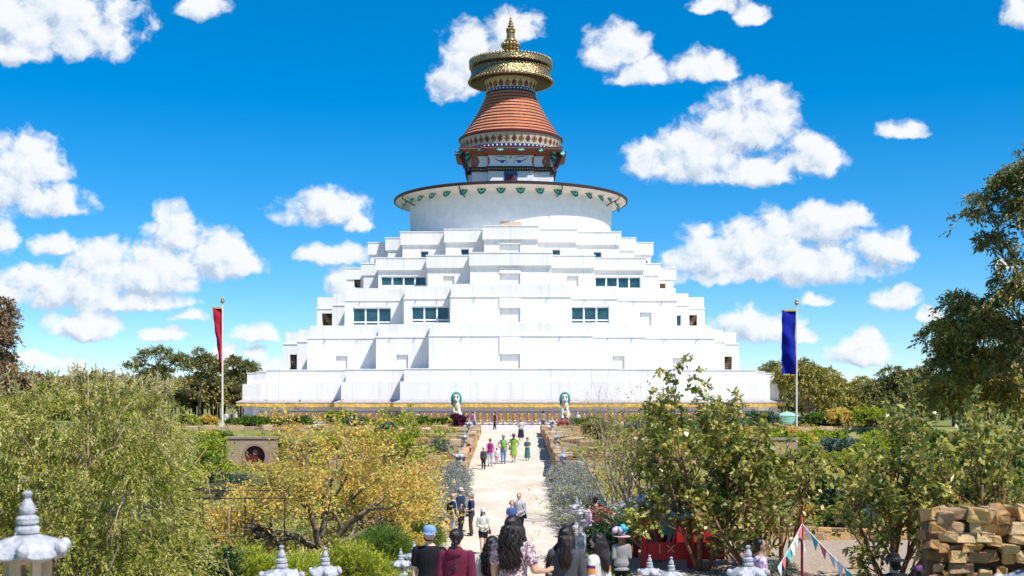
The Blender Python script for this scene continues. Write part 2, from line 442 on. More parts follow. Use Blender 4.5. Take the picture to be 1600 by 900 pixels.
# ------------------------------------------------------------------ the stupa
CC = 140.0
def wall_mat():
    m = bpy.data.materials.new('white_render'); m.use_nodes = True
    nt = m.node_tree; b = nt.nodes['Principled BSDF']
    b.inputs['Roughness'].default_value = 0.8; b.inputs['Specular IOR Level'].default_value = 0.2
    tc = nt.nodes.new('ShaderNodeTexCoord')
    # rain streaks: noise stretched along z
    mp = nt.nodes.new('ShaderNodeMapping'); mp.inputs['Scale'].default_value = (1.6, 1.6, 0.10)
    nt.links.new(tc.outputs['Object'], mp.inputs[0])
    n1 = nt.nodes.new('ShaderNodeTexNoise'); n1.inputs['Scale'].default_value = 1.0; n1.inputs['Detail'].default_value = 8; n1.inputs['Roughness'].default_value = 0.7
    nt.links.new(mp.outputs[0], n1.inputs['Vector'])
    c1 = nt.nodes.new('ShaderNodeValToRGB'); c1.color_ramp.elements[0].position = .30; c1.color_ramp.elements[1].position = .52
    c1.color_ramp.elements[0].color = (0.69, 0.68, 0.665, 1); c1.color_ramp.elements[1].color = (0.80, 0.775, 0.745, 1)
    nt.links.new(n1.outputs['Fac'], c1.inputs[0])
    n2 = nt.nodes.new('ShaderNodeTexNoise'); n2.inputs['Scale'].default_value = 0.35; n2.inputs['Detail'].default_value = 7
    nt.links.new(tc.outputs['Object'], n2.inputs['Vector'])
    c2 = nt.nodes.new('ShaderNodeValToRGB'); c2.color_ramp.elements[0].position = .3; c2.color_ramp.elements[1].position = .6
    c2.color_ramp.elements[0].color = (0.93, 0.93, 0.94, 1); c2.color_ramp.elements[1].color = (1, 1, 1, 1)
    nt.links.new(n2.outputs['Fac'], c2.inputs[0])
    mm = nt.nodes.new('ShaderNodeMixRGB'); mm.blend_type = 'MULTIPLY'; mm.inputs[0].default_value = 1
    nt.links.new(c1.outputs[0], mm.inputs[1]); nt.links.new(c2.outputs[0], mm.inputs[2])
    # panel joints along x, every few metres
    br = nt.nodes.new('ShaderNodeTexBrick'); br.inputs['Scale'].default_value = 1.0
    br.inputs['Brick Width'].default_value = 3.7; br.inputs['Row Height'].default_value = 60; br.inputs['Mortar Size'].default_value = 0.022
    br.inputs['Color1'].default_value = (1,1,1,1); br.inputs['Color2'].default_value = (0.975,0.975,0.98,1); br.inputs['Mortar'].default_value = (.72,.72,.74,1)
    br.offset = 0
    s2 = nt.nodes.new('ShaderNodeSeparateXYZ'); nt.links.new(tc.outputs['Object'], s2.inputs[0])
    cx = nt.nodes.new('ShaderNodeCombineXYZ'); nt.links.new(s2.outputs[0], cx.inputs[0]); nt.links.new(s2.outputs[2], cx.inputs[1])
    nt.links.new(cx.outputs[0], br.inputs['Vector'])
    m3 = nt.nodes.new('ShaderNodeMixRGB'); m3.blend_type = 'MULTIPLY'; m3.inputs[0].default_value = 1
    nt.links.new(mm.outputs[0], m3.inputs[1]); nt.links.new(br.outputs[0], m3.inputs[2])
    nt.links.new(m3.outputs[0], b.inputs['Base Color'])
    n3 = nt.nodes.new('ShaderNodeTexNoise'); n3.inputs['Scale'].default_value = 18
    nt.links.new(tc.outputs['Object'], n3.inputs['Vector'])
    bp = nt.nodes.new('ShaderNodeBump'); bp.inputs['Strength'].default_value = 0.15; bp.inputs['Distance'].default_value = 0.02
    nt.links.new(n3.outputs['Fac'], bp.inputs['Height']); nt.links.new(bp.outputs[0], b.inputs['Normal'])
    return m
MW = wall_mat()
M_white = mat('white_paint', (0.80, 0.79, 0.78), 0.7, 0.2, var=0.12, scale=2.0)
M_frame = mat('window_frame_white', (0.78, 0.79, 0.80), 0.5)
M_glass = mat('teal_glass', (0.03, 0.10, 0.125), 0.05, 0.6, col2=(.012,.04,.055), scale=.9)
M_gold = mat('gilded_metal', (0.50, 0.35, 0.15), 0.36, 0.5, 0.7, var=0.5, scale=6.0, bump=0.35, bsc=5.0)
M_brass = mat('brass_drum', (0.62, 0.33, 0.07), 0.35, 0.5, 0.55, var=0.4, scale=5.0)
M_dark = mat('dark_brown_trim', (0.045, 0.03, 0.03), 0.5)
M_maroon = mat('maroon_trim', (0.13, 0.02, 0.025), 0.5)
M_roofgrey = mat('gallery_roof_grey', (0.42, 0.38, 0.38), 0.8, var=0.2, scale=2.0)
M_yellow = mat('saffron_cloth', (0.74, 0.48, 0.10), 0.8, 0.1, var=0.3, scale=1.2)
M_orange = mat('orange_paint', (0.50, 0.10, 0.03), 0.6)
M_teal = mat('teal_paint', (0.02, 0.22, 0.19), 0.6)
M_tealpale = mat('pale_teal_paint', (0.22, 0.62, 0.52), 0.6)
M_navy = mat('navy_paint', (0.02, 0.05, 0.20), 0.5)
M_blue = mat('iris_blue_paint', (0.03, 0.09, 0.36), 0.5)
M_red = mat('red_paint', (0.42, 0.015, 0.02), 0.5, var=0.2, scale=2)
M_cream = mat('cream_paint', (0.56, 0.48, 0.34), 0.7)
M_black = mat('black_paint', (0.012, 0.012, 0.014), 0.5)
M_palewall = mat('pale_gallery_wall', (0.86, 0.76, 0.70), 0.8, var=0.06, scale=1.0)
M_wood = mat('brown_tread', (0.36, 0.24, 0.14), 0.8, var=0.4, scale=6)
M_tan = mat('tan_panel', (0.55, 0.42, 0.29), 0.8)

def depths(p):
    """half widths in picture units -> world half widths of a plan symmetrical about its diagonal"""
    w = [p[0]*CC/F, p[1]*CC/F, p[2]*CC/(F+p[2]), p[3]*CC/F, p[4]*CC/F]
    for _ in range(40):
        w = [p[0]*(CC-w[4])/F, p[1]*(CC-w[3])/F, p[2]*(CC-w[2])/F, p[3]*(CC-w[1])/F, p[4]*(CC-w[0])/F]
    return w
def plan(w, o=0.0):
    W = [x + o for x in w]; A = W[::-1]
    q = []
    for i in range(5):
        q.append((W[i], A[i]))
        if i < 4: q.append((W[i], A[i+1]))
    fr = q
    br = [(x, -d) for x, d in q[::-1]]
    bl = [(-x, -d) for x, d in q]
    fl = [(-x, d) for x, d in q[::-1]]
    pts = fr + br + bl + fl
    return [(x, CC - d) for x, d in pts]
def bay_depth(w, i, o=0.0): return CC - (w[4-abs(i)] + o)
RECESS = []
def prism_walls(mb, w, z0, z1, o=0.0, openings=None, caps=True, back=True):
    """staircase prism; openings {bay: [(x0,x1,z0,z1,depth)]} cut real recesses in the front faces"""
    P = plan(w, o); n = len(P); A = [x + o for x in w][::-1]
    for k in range(n):
        (xa, ya), (xb, yb) = P[k], P[(k+1) % n]
        ops = []
        if openings and abs(ya-yb) < 1e-6 and xb > xa and ya < CC:
            d = CC - ya
            for i in range(5):
                if abs(A[i]-d) < 1e-6:
                    s = 0 if i == 0 else (1 if (xa+xb) > 0 else -1)
                    ops = openings.get(i*s if i else 0, [])
        if not ops:
            mb.add([(xa,ya,z0),(xb,yb,z0),(xb,yb,z1),(xa,ya,z1)], [(0,1,2,3)])
            continue
        xs = sorted(set([xa, xb] + [min(max(q[0], xa), xb) for q in ops] + [min(max(q[1], xa), xb) for q in ops]))
        zs = sorted(set([z0, z1] + [min(max(q[2], z0), z1) for q in ops] + [min(max(q[3], z0), z1) for q in ops]))
        for a in range(len(xs)-1):
            for b in range(len(zs)-1):
                cx, cz = (xs[a]+xs[a+1])/2, (zs[b]+zs[b+1])/2
                if any(q[0] < cx < q[1] and q[2] < cz < q[3] for q in ops): continue
                mb.add([(xs[a],ya,zs[b]),(xs[a+1],ya,zs[b]),(xs[a+1],ya,zs[b+1]),(xs[a],ya,zs[b+1])], [(0,1,2,3)])
        for q in ops:
            x0, x1, c0, c1, dp = max(q[0],xa), min(q[1],xb), max(q[2],z0), min(q[3],z1), q[4]
            v = [(x0,ya,c0),(x1,ya,c0),(x1,ya,c1),(x0,ya,c1),(x0,ya+dp,c0),(x1,ya+dp,c0),(x1,ya+dp,c1),(x0,ya+dp,c1)]
            mb.add(v, [(0,1,5,4),(1,2,6,5),(2,3,7,6),(3,0,4,7),(4,5,6,7)])
    if caps:
        mb.add([(x,y,z1) for x,y in P], [tuple(range(n))])
        mb.add([(x,y,z0) for x,y in P], [tuple(range(n))[::-1]])

stupa = thing('stupa', 'huge white stepped stupa with painted eyes, copper spire and gilded crown', 'temple', (0, CC, 0))
def S(mb, name, m, parent=None, smooth=False, auto=None, bevel=0.0, fix=False):
    o = mb.build(name, m, parent or stupa, smooth=smooth, auto=auto, bevel=bevel, fix=fix)
    o.matrix_parent_inverse = Matrix.Identity(4)
    if parent is None: o.location = (0, -CC, 0)
    return o

WIN_KIND = mat('window_sill_white', (0.76, 0.76, 0.77), 0.6)
def make_window(x0, x1, z0, z1, yf, panes, transom=False):
    """frame set 12 cm behind the wall face with glass behind it"""
    mb = MB(); t = 0.11; y0, y1 = yf + 0.16, yf + 0.26
    mb.box(x0, x1, y0, y1, z1-t, z1); mb.box(x0, x1, y0, y1, z0, z0+t)
    pw = (x1-x0)/panes
    zt = z0 + (z1-z0)*0.20
    for k in range(panes+1):
        c = x0 + k*pw
        a, b = max(x0, c-t*.75), min(x1, c+t*.75)
        mb.box(a, b, y0+.003, y1-.003, z0+t, z1-t)
    if transom:
        for k in range(panes):
            mb.box(x0+k*pw+t*.75, x0+(k+1)*pw-t*.75, y0+.006, y1-.006, zt-.07, zt+.07)
    f = S(mb, 'window', M_frame)
    for k in range(panes):
        g = MB(); g.box(x0+k*pw+.02, x0+(k+1)*pw-.02, y1-.04, y1-.012, z0+.03, z1-.03)
        o = g.build('pane', M_glass, f, fix=False)
    return f

LV = [ # parapet, wall half widths; parapet top/bottom rows on the centre bay
 dict(p=[167,258,382,397,412], q=[173,265,390,405,419], t=577, b=596),
 dict(p=[127,207,313.5,331,352], q=[128,210.4,318,334,356], t=504, b=523),
 dict(p=[93.5,166,258,277.5,302], q=[94.3,167,259.5,279,303], t=443.5, b=462),
 dict(p=[65,132,211,234,258.6], q=[63.3,130,207,230,254], t=395.4, b=414.5),
 dict(p=[44,104,172.6,196,223], q=[41.5,101.5,169,192,219], t=353.7, b=373.6),
]
# openings in picture units: (bay, x0, x1, y_top, y_bottom, kind)
OPS = {
 1: [(0,781,813,553,577,'n'),(-1,619.5,638,554,578,'n'),(-2,525,543,556,579,'n'),(1,957,976,556,579,'n'),(2,1051,1069,559,582,'n'),
     (-4,453,464,554,581,'s'),(4,1131,1144,557,584,'s')],
 2: [(0,781,813,481,503,'n'),(-1,643,702.5,478.6,505,'w3t'),(1,892.5,952,479,505.5,'w3t'),(-2,551,611,480.6,509,'w3t'),(2,1000,1018,488,511,'n'),
     (-4,503,519.5,489.5,509,'s'),(3,1056,1065,491.5,511,'w1'),(4,1076,1089.5,492,511,'s')],
 3: [(0,781,813,427,444,'n'),(-1,692.7,710,431,447,'n'),(1,886,904,431,447,'n'),(-2,595,666,431.5,447,'w4'),(2,929.5,1001,432.5,451,'w4'),
     (-4,553.5,563.5,433,449,'s'),(4,1031,1040,443,451,'s')],
 4: [(0,781,813,381,393.5,'n'),(-1,719.5,733.5,388,399.5,'w1'),(-2,656.5,670,391.5,403.5,'w1'),(1,862.5,876,389,400,'w1'),(2,927,940.5,392.5,404,'w1'),(4,1009.5,1012,407,414,'d')],
}
prev_top = 0.0
WB = []
for li, L in enumerate(LV):
    wp, wq = depths(L['p']), depths(L['q'])
    if li == 0: wb0 = wq
    d0 = bay_depth(wp, 0)
    zt, zb = Z(L['t'], d0), Z(L['b'], d0)
    z0 = 2.42 if li == 0 else prev_top - 0.35
    ops = {}; wins = []
    for (bay, x0, x1, ya, yb, kd) in OPS.get(li, []):
        dep = bay_depth(wq, bay)
        q = [X(x0, dep), X(x1, dep), max(Z(yb, dep), prev_top + 0.02), Z(ya, dep)]
        dp = {'n': 0.28, 's': 1.5, 'd': 0.6}.get(kd, 0.32)
        ops.setdefault(bay, []).append((*q, dp)); wins.append((kd, q, dep))
    mb = MB(); prism_walls(mb, wq, z0, zb, 0.0, ops, caps=True)
    S(mb, 'terrace_wall', MW)
    mb = MB(); prism_walls(mb, wp, zb + 0.003, zt, 0.0)
    S(mb, 'parapet', MW, bevel=0.03)
    if li in (1, 2):   # thin drip ledge between wall and parapet
        mb = MB(); prism_walls(mb, wq, zb - 0.16, zb - 0.03, 0.07)
        S(mb, 'ledge', MW)
    else:
        mb = MB(); prism_walls(mb, wp, zt + 0.002, zt + 0.10, 0.05)
        S(mb, 'coping', MW)
    # shallow centre panel with its lintel
    dq = bay_depth(wq, 0)
    if li in (1, 2, 3, 4):
        xa, xb = X(781, dq), X(813, dq)
        zn = [q for k, q, d in wins if k == 'n' and d == dq][0]
        mb = MB(); mb.box(xa - .05, xb + .05, dq - .09, dq + .002, zn[3] + .01, zb - .2)
        S(mb, 'lintel_panel', MW)
    for kd, q, dep in wins:
        if kd[0] == 'w':
            make_window(q[0]+.003, q[1]-.003, q[2], q[3]-.003, dep, int(kd[1]), 't' in kd)
        elif kd == 'n':
            mb = MB(); mb.box(q[0]+.12, q[1]-.12, dep+.23, dep+.276, q[2], q[3]-.14)
            S(mb, 'blind_door', MW)
        elif kd == 's':
            # a flight of brown treads climbing inside the opening
            mb = MB(); nst = 9; sg = 1 if q[0] > 0 else -1
            for k in range(nst):
                f0 = k/nst
                xm = q[0] + (q[1]-q[0])*(1-f0 if sg < 0 else f0)
                mb.box(xm-.28, xm+.28, dep+.35, dep+1.35, q[2]+(q[3]-q[2])*f0, q[2]+(q[3]-q[2])*f0+.09)
            mb.box(q[0]+.01, q[1]-.01, dep+1.40, dep+1.49, q[2]+.01, q[3]-.01)
            S(mb, 'stair', M_wood)
    prev_top = zt
    L['wq'] = wq; L['zt'] = zt; L['zb'] = zb

# little drain spouts under the parapets
for li, step in ((1, 3.4), (2, 3.1)):
    wq = LV[li]['wq']
    for bay in (-2, -1, 0, 1, 2):
        dep = bay_depth(wq, bay); a = 0 if bay == 0 else wq[abs(bay)-1]; b = wq[abs(bay)]
        for k in range(2):
            x = (-wq[0]*.6 + k*wq[0]*1.2) if bay == 0 else math.copysign(a + (b-a)*(.3 + .45*k), bay)
            mb = MB(); zz_ = LV[li]['zb'] - .32; mb.tube([(x, dep+.02, zz_), (x, dep-.16, zz_-.03)], .05, 8); S(mb, 'drain_spout', M_roofgrey)
# gallery of the prayer wheels around the base
mb = MB(); prism_walls(mb, wb0, 0.30, 2.42, -0.12); S(mb, 'gallery_wall', M_palewall)
mb = MB(); prism_walls(mb, wb0, -0.3, 0.30, 2.6); S(mb, 'plinth', mat('plinth_render', (0.74, 0.68, 0.64), 0.85, var=0.15, scale=1.5))
P0 = plan(wb0, 0.02); P1 = plan(wb0, 0.60); n = len(P0)
mb = MB()
for k in range(n):
    a, b = P0[k], P0[(k+1) % n]; c, d = P1[(k+1) % n], P1[k]
    mb.add([(a[0],a[1],2.62),(b[0],b[1],2.62),(c[0],c[1],2.40),(d[0],d[1],2.40)], [(0,3,2,1)])
    mb.add([(d[0],d[1],2.30),(c[0],c[1],2.30),(c[0],c[1],2.40),(d[0],d[1],2.40)], [(0,1,2,3)])
groof = S(mb, 'gallery_roof', M_roofgrey)
mb = MB()
for k in range(n):
    a, b = P0[k], P0[(k+1) % n]; c, d = P1[(k+1) % n], P1[k]
    mb.add([(a[0],a[1],2.44),(b[0],b[1],2.44),(c[0],c[1],2.30),(d[0],d[1],2.30)], [(0,1,2,3)])
mb.build('soffit', M_white, groof, fix=False)
rg = random.Random(3)
Pf = plan(wb0, 0.55); mb = MB()
for k in range(n):
    (xa, ya), (xb, yb) = Pf[k], Pf[(k+1) % n]
    if (ya + yb)/2 > CC: continue
    Lg = math.hypot(xb-xa, yb-ya); m = max(1, int(Lg/0.45))
    for j in range(m):
        f0, f1 = j/m, (j+1)/m
        p, q = (xa+(xb-xa)*f0, ya+(yb-ya)*f0), (xa+(xb-xa)*f1, ya+(yb-ya)*f1)
        mid = ((p[0]+q[0])/2, (p[1]+q[1])/2)
        zd = 1.93 + rg.uniform(-.03, .03)
        dz = rg.uniform(.03, .09)
        ox, oy = (yb-ya)/Lg*.035, -(xb-xa)/Lg*.035
        if rg.random() < .5: ox = oy = 0
        mb.add([(p[0],p[1],2.295),(q[0],q[1],2.295),(q[0],q[1],zd+dz),(mid[0]+ox,mid[1]+oy,zd),(p[0],p[1],zd+dz),(mid[0]+ox,mid[1]+oy,2.295)], [(0,5,3,4),(5,1,2,3)])
S(mb, 'valance', M_yellow)
# posts of the gallery at the outer corners
mb = MB()
# drum
RD = 11.45; zt5 = LV[4]['zt']
prof = [(RD, zt5-.6)] + [(RD + .02*k, zt5-.6 + (25.0-zt5+.6)*k/8) for k in range(1, 9)]
dr = MB(); dr.lathe(prof, 128, (0, CC, 0)); S(dr, 'drum', mat('drum_white', (0.80, 0.79, 0.785), 0.8, 0.2, col2=(0.72,0.71,0.72), scale=1.2), smooth=True, auto=40)
mb = MB(); mb.box(X(781.5, 128.5), X(815, 128.5), CC-RD-.05, CC-RD+.4, zt5-.2, Z(346, 128.5)); S(mb, 'niche_panel', M_tan)
# eave: underside pale, upper side dark, gutter
eav = MB(); eav.lathe([(RD-.1, 24.75), (RD+.4, 24.70), (13.0, 25.08), (13.25, 25.18), (13.28, 25.35), (13.0, 25.42), (8.5, 25.98), (5.2, 26.40), (3.0, 26.45)], 128, (0, CC, 0))
S(eav, 'eave', mat('eave_cream', (0.66, 0.58, 0.50), 0.8), smooth=True, auto=35)
gut = MB(); gut.lathe([(13.20, 25.15), (13.38, 25.15), (13.42, 25.39), (13.30, 25.48), (12.9, 25.52), (8.5, 26.05), (4.6, 26.47), (4.6, 26.43), (8.5, 26.0), (12.9, 25.44), (13.22, 25.39)], 128, (0, CC, 0), cap=False)
S(gut, 'drum_roof', M_dark, smooth=True, auto=35)

def cloud_outline(w, h, lobes=5):
    """scalloped fan pointing down: painted cloud bracket"""
    pts = [(-w/2, 0)]
    for k in range(lobes):
        t0 = PI + PI*k/lobes; t1 = PI + PI*(k+1)/lobes
        for j in range(1, 5):
            t = t0 + (t1-t0)*j/4
            b = 1 + .10*math.sin(PI*j/4)
            pts.append((w/2*math.cos(t)*b, h*math.sin(t)*b))
    return pts
def bracket(mat0, mat1, w, h, M, parent=None):
    """two layers of scalloped cloud and a dark heart, real relief"""
    out = None
    for k, (s, mm) in enumerate(((1.0, mat0), (.72, mat1), (.45, mat0), (.2, M_dark))):
        mb = MB(); mb.prism([(x*s, z*s) for x, z in cloud_outline(w, h)], -.05-.03*k, .02)
        mb.v = [tuple(M @ Vector(p)) for p in mb.v]
        o = S(mb, 'cloud_bracket' if k == 0 else 'cloud_scroll', mm, out) if out is None else mb.build('cloud_scroll', mm, out, fix=False)
        if k == 0: out = o
    return out
for k in range(-9, 10):
    a = R(9.6) * k + R(4.8)
    if abs(a) > R(92): continue
    r = RD + 0.75
    M = Matrix.Translation((r*math.sin(a), CC - r*math.cos(a), 24.92)) @ Matrix.Rotation(a, 4, 'Z') @ Matrix.Rotation(R(-28), 4, 'X')
    bracket(M_teal, M_tealpale, .92, 0.72, M)
for a in (-64, -24, 24, 64):
    mb = MB(); a = R(a)
    p0 = Vector((13.3*math.sin(a), CC-13.3*math.cos(a), 25.18)); p1 = Vector(((RD+.02)*math.sin(a*1.05), CC-(RD+.02)*math.cos(a*1.05), 24.2))
    mb.tube([p0, p0+Vector((0,0,-.35)), p1], .06); S(mb, 'rainwater_pipe', M_dark)

ZMAP = ([20, 26.6, 28.45, 29.02, 30.20, 30.95, 31.30, 31.56, 32.62, 33.0, 38.0, 39.5, 42.2, 43.0, 60], [20, 26.45, 28.05, 28.55, 29.78, 30.32, 30.66, 31.0, 32.25, 32.62, 37.68, 39.2, 41.95, 43.0, 60])
# harmika: stepped block with door, frieze, eyes, flared cornice
def harm(mb, half, z0, z1, notch=0.5):
    """square with a centre bay set forward"""
    a, b = half, half - notch
    c = half*0.52
    pts = [(-c,-a),(c,-a),(c,-b),(b,-b),(b,-c),(a,-c),(a,c),(b,c),(b,b),(c,b),(c,a),(-c,a),(-c,b),(-b,b),(-b,c),(-a,c),(-a,-c),(-b,-c),(-b,-b),(-c,-b)]
    mb.add([(x, CC+y, z0) for x, y in pts] + [(x, CC+y, z1) for x, y in pts],
           [tuple(range(20))[::-1], tuple(range(20, 40))] + [(i, (i+1) % 20, (i+1) % 20+20, i+20) for i in range(20)])
HB = 4.85
mb = MB(); harm(mb, HB, 26.0, 28.45); S(mb, 'harmika_base', M_white)
mb = MB(); harm(mb, HB+.22, 28.45, 28.62); harm(mb, HB+.34, 28.86, 29.02); S(mb, 'harmika_band', M_dark)
mb = MB(); harm(mb, HB+.16, 28.62, 28.86)
band = S(mb, 'dentil_band', M_dark)
mb = MB(); c = (HB+.16)*.52
for k in range(30):
    x = -4.2 + 8.4*k/29
    y = CC - (HB+.16 if abs(x) < c else HB-.34)
    mb.box(x-.075, x+.075, y-.05, y, 28.66, 28.82)
mb.build('dentil_trim', M_gold, band, fix=False)
mb = MB(); harm(mb, HB+.10, 29.02, 30.20); S(mb, 'eye_panel', mat('eye_panel_white', (0.84, 0.87, 0.92), 0.6))
yf = CC - (HB+.10)
# door with navy frames
dx = .74
mb = MB(); yd = CC - HB
mb.box(-dx, dx, yd-.08, yd-.003, 26.75, 28.42); dframe = S(mb, 'door', M_navy)
mb = MB(); mb.box(-dx+.16, dx-.16, yd-.11, yd-.075, 26.78, 28.14); mb.build('door_frame', M_blue, dframe, fix=False)
mb = MB(); mb.box(-dx+.26, dx-.26, yd-.13, yd-.105, 26.80, 28.02); mb.build('door_leaf', M_maroon, dframe, fix=False)
mb = MB(); mb.box(-dx+.02, dx-.02, yd-.14, yd-.10, 28.22, 28.40); mb.build('door_lintel', M_teal, dframe, fix=False)
# eyes
def flat(poly, y, t, name, m, parent=None):
    mb = MB(); mb.prism(poly, y-t, y); 
    return S(mb, name, m) if parent is None else mb.build(name, m, parent, fix=True)
def curve_strip(pts, w):
    """a brush stroke with tapering width"""
    n = len(pts); up = []; dn = []
    for i, (x, z) in enumerate(pts):
        t = i/(n-1); ww = w*(.25+math.sin(PI*min(1, t*1.1+.05))*.75)
        up.append((x, z+ww/2)); dn.append((x, z-ww/2))
    return up + dn[::-1]
for s in (-1, 1):
    f = lambda pts: [(s*x, z) for x, z in pts]
    lid_t = [(.28,29.33),(.55,29.62),(.9,29.66),(1.25,29.60),(1.6,29.78),(1.82,29.82)]
    lid_b = [(1.82,29.82),(1.6,29.66),(1.3,29.42),(.9,29.36),(.6,29.36),(.28,29.33)]
    e = flat(f(lid_t + lid_b[1:-1]), yf-.002, .02, 'painted_eye', mat('eye_white', (0.82,0.84,0.86), .5))
    flat(f([(.70,29.63),(1.16,29.60),(1.2,29.5),(1.1,29.40),(.85,29.37),(.72,29.46)]), yf-.022, .015, 'iris', M_blue, e)
    flat(f(curve_strip(lid_t, .085)), yf-.024, .02, 'eyelid', M_navy, e)
    flat(f(curve_strip([(1.28,29.55),(1.55,29.70),(1.85,29.84)], .08)), yf-.046, .012, 'eye_corner', M_red, e)
    flat(f(curve_strip([(.32,29.78),(.6,29.98),(1.0,30.08),(1.5,30.03),(2.0,29.92)], .07)), yf-.002, .02, 'eyebrow', M_navy)
    # orange hexagon end panels and side frames
    yb = CC - (HB+.10-.5)
    flat(f([(2.57,29.03),(2.34,29.35),(2.34,29.85),(2.57,30.19)]), yf-.002, .03, 'frame_panel', M_orange)
    hx = flat(f([(3.45,29.62),(3.72,29.05),(4.42,29.05),(4.42,30.18),(3.72,30.18)]), yb-.002, .03, 'corner_panel', M_orange)
    flat(f([(3.85+.22*math.cos(a*PI/4), 29.62+.22*math.sin(a*PI/4)) for a in range(8)]), yb-.032, .02, 'panel_flower', M_blue, hx)
    flat(f([(3.85+.10*math.cos(a*PI/4), 29.62+.10*math.sin(a*PI/4)) for a in range(8)]), yb-.052, .02, 'flower_heart', M_cream, hx)
flat([(0+.13*math.cos(a*PI/4), 30.0+.16*math.sin(a*PI/4)) for a in range(8)], yf-.002, .04, 'brow_mark', M_gold)
# checked frieze, flaring coffered cornice
mb = MB(); harm(mb, HB+.25, 30.20, 30.34); S(mb, 'checker_band', M_black)
mb = MB()
for k in range(40):
    x = -4.5 + 9*k/39
    y = CC - (HB+.25 if abs(x) < (HB+.25)*.52 else HB-.25)
    mb.box(x-.06, x+.06, y-.03, y, 30.22, 30.32)
S(mb, 'checker_pattern', M_cream)
def frieze_mat():
    m = bpy.data.materials.new('painted_frieze'); m.use_nodes = True; nt = m.node_tree; b = nt.nodes['Principled BSDF']; b.inputs['Roughness'].default_value = .6
    tc = nt.nodes.new('ShaderNodeTexCoord'); mp = nt.nodes.new('ShaderNodeMapping'); mp.inputs['Rotation'].default_value = (0, R(45), 0)
    ck = nt.nodes.new('ShaderNodeTexChecker'); ck.inputs['Scale'].default_value = 3.4
    ck.inputs['Color1'].default_value = (.78,.19,.06,1); ck.inputs['Color2'].default_value = (.30,.20,.20,1)
    v = nt.nodes.new('ShaderNodeTexVoronoi'); v.inputs['Scale'].default_value = 3.0
    cr = nt.nodes.new('ShaderNodeValToRGB'); cr.color_ramp.interpolation = 'CONSTANT'
    cr.color_ramp.elements[0].color = (.75,.55,.20,1); cr.color_ramp.elements[1].position = .16; cr.color_ramp.elements[1].color = (.70,.13,.05,1)
    mx = nt.nodes.new('ShaderNodeMixRGB'); mx.inputs[0].default_value = .5
    nt.links.new(tc.outputs['Object'], mp.inputs[0]); nt.links.new(mp.outputs[0], ck.inputs['Vector']); nt.links.new(tc.outputs['Object'], v.inputs['Vector'])
    nt.links.new(v.outputs['Distance'], cr.inputs[0]); nt.links.new(ck.outputs[0], mx.inputs[1]); nt.links.new(cr.outputs[0], mx.inputs[2]); nt.links.new(mx.outputs[0], b.inputs['Base Color'])
    return m
M_frieze = frieze_mat()
mb = MB()
def ring20(half, notch):
    a, b, c = half, half-notch, half*.52
    return [(-c,-a),(c,-a),(c,-b),(b,-b),(b,-c),(a,-c),(a,c),(b,c),(b,b),(c,b),(c,a),(-c,a),(-c,b),(-b,b),(-b,c),(-a,c),(-a,-c),(-b,-c),(-b,-b),(-c,-b)]
r0, r1, r2 = ring20(HB+.12, .5), ring20(HB+.45, .5), ring20(HB+1.36, .55)
mb.add([(x, CC+y, z) for r, z in ((r0, 30.30), (r1, 30.52), (r2, 30.98)) for x, y in r], [(k*20+i, k*20+(i+1) % 20, (k+1)*20+(i+1) % 20, (k+1)*20+i) for k in (0, 1) for i in range(20)])
a, b2 = HB+.15, HB+1.05
S(mb, 'frieze', M_frieze)
mb = MB(); harm(mb, HB+1.40, 30.95, 31.08, .55); S(mb, 'cornice', mat('cornice_pink', (0.66, 0.42, 0.34), .7))
mb = MB(); harm(mb, HB+1.46, 31.08, 31.19, .55); S(mb, 'cornice_trim', M_maroon)
for (x, o, w) in ((-1.15,0,.95),(1.15,0,.95),(-3.2,.5,.9),(3.2,.5,.9)):
    M = Matrix.Translation((x, CC-(HB+1.15-o), 30.98)) @ Matrix.Rotation(R(-38), 4, 'X')
    bracket(M_teal, M_tealpale, w, .62, M)
for s in (-1, 1):   # clustered clouds hanging under the cornice ends
    for (x, y, z, w, h) in ((4.7,-4.9,30.92,.85,.7),(5.6,-4.6,30.92,.8,.75),(4.75,-4.45,30.35,.75,.65),(5.0,-3.6,30.3,.7,.7),(5.3,-2.6,30.9,.8,.7),(4.8,-4.2,29.8,.55,.5)):
        M = Matrix.Translation((s*x, CC+y, z)) @ Matrix.Rotation(R(35*s), 4, 'Z') @ Matrix.Rotation(R(-22), 4, 'X')
        bracket(M_teal, M_tealpale, w, h, M)
    mb = MB()
    mb.add([(s*4.75,CC-4.35,28.45),(s*5.05,CC-4.35,28.45),(s*5.95,CC-4.35,30.95),(s*4.8,CC-4.35,30.95),(s*4.75,CC-4.0,28.45),(s*5.05,CC-4.0,28.45),(s*5.95,CC-4.0,30.95),(s*4.8,CC-4.0,30.95)],
           [(0,1,2,3),(4,7,6,5),(0,4,5,1),(1,5,6,2),(2,6,7,3),(3,7,4,0)])
    S(mb, 'corner_post', M_maroon, fix=True)

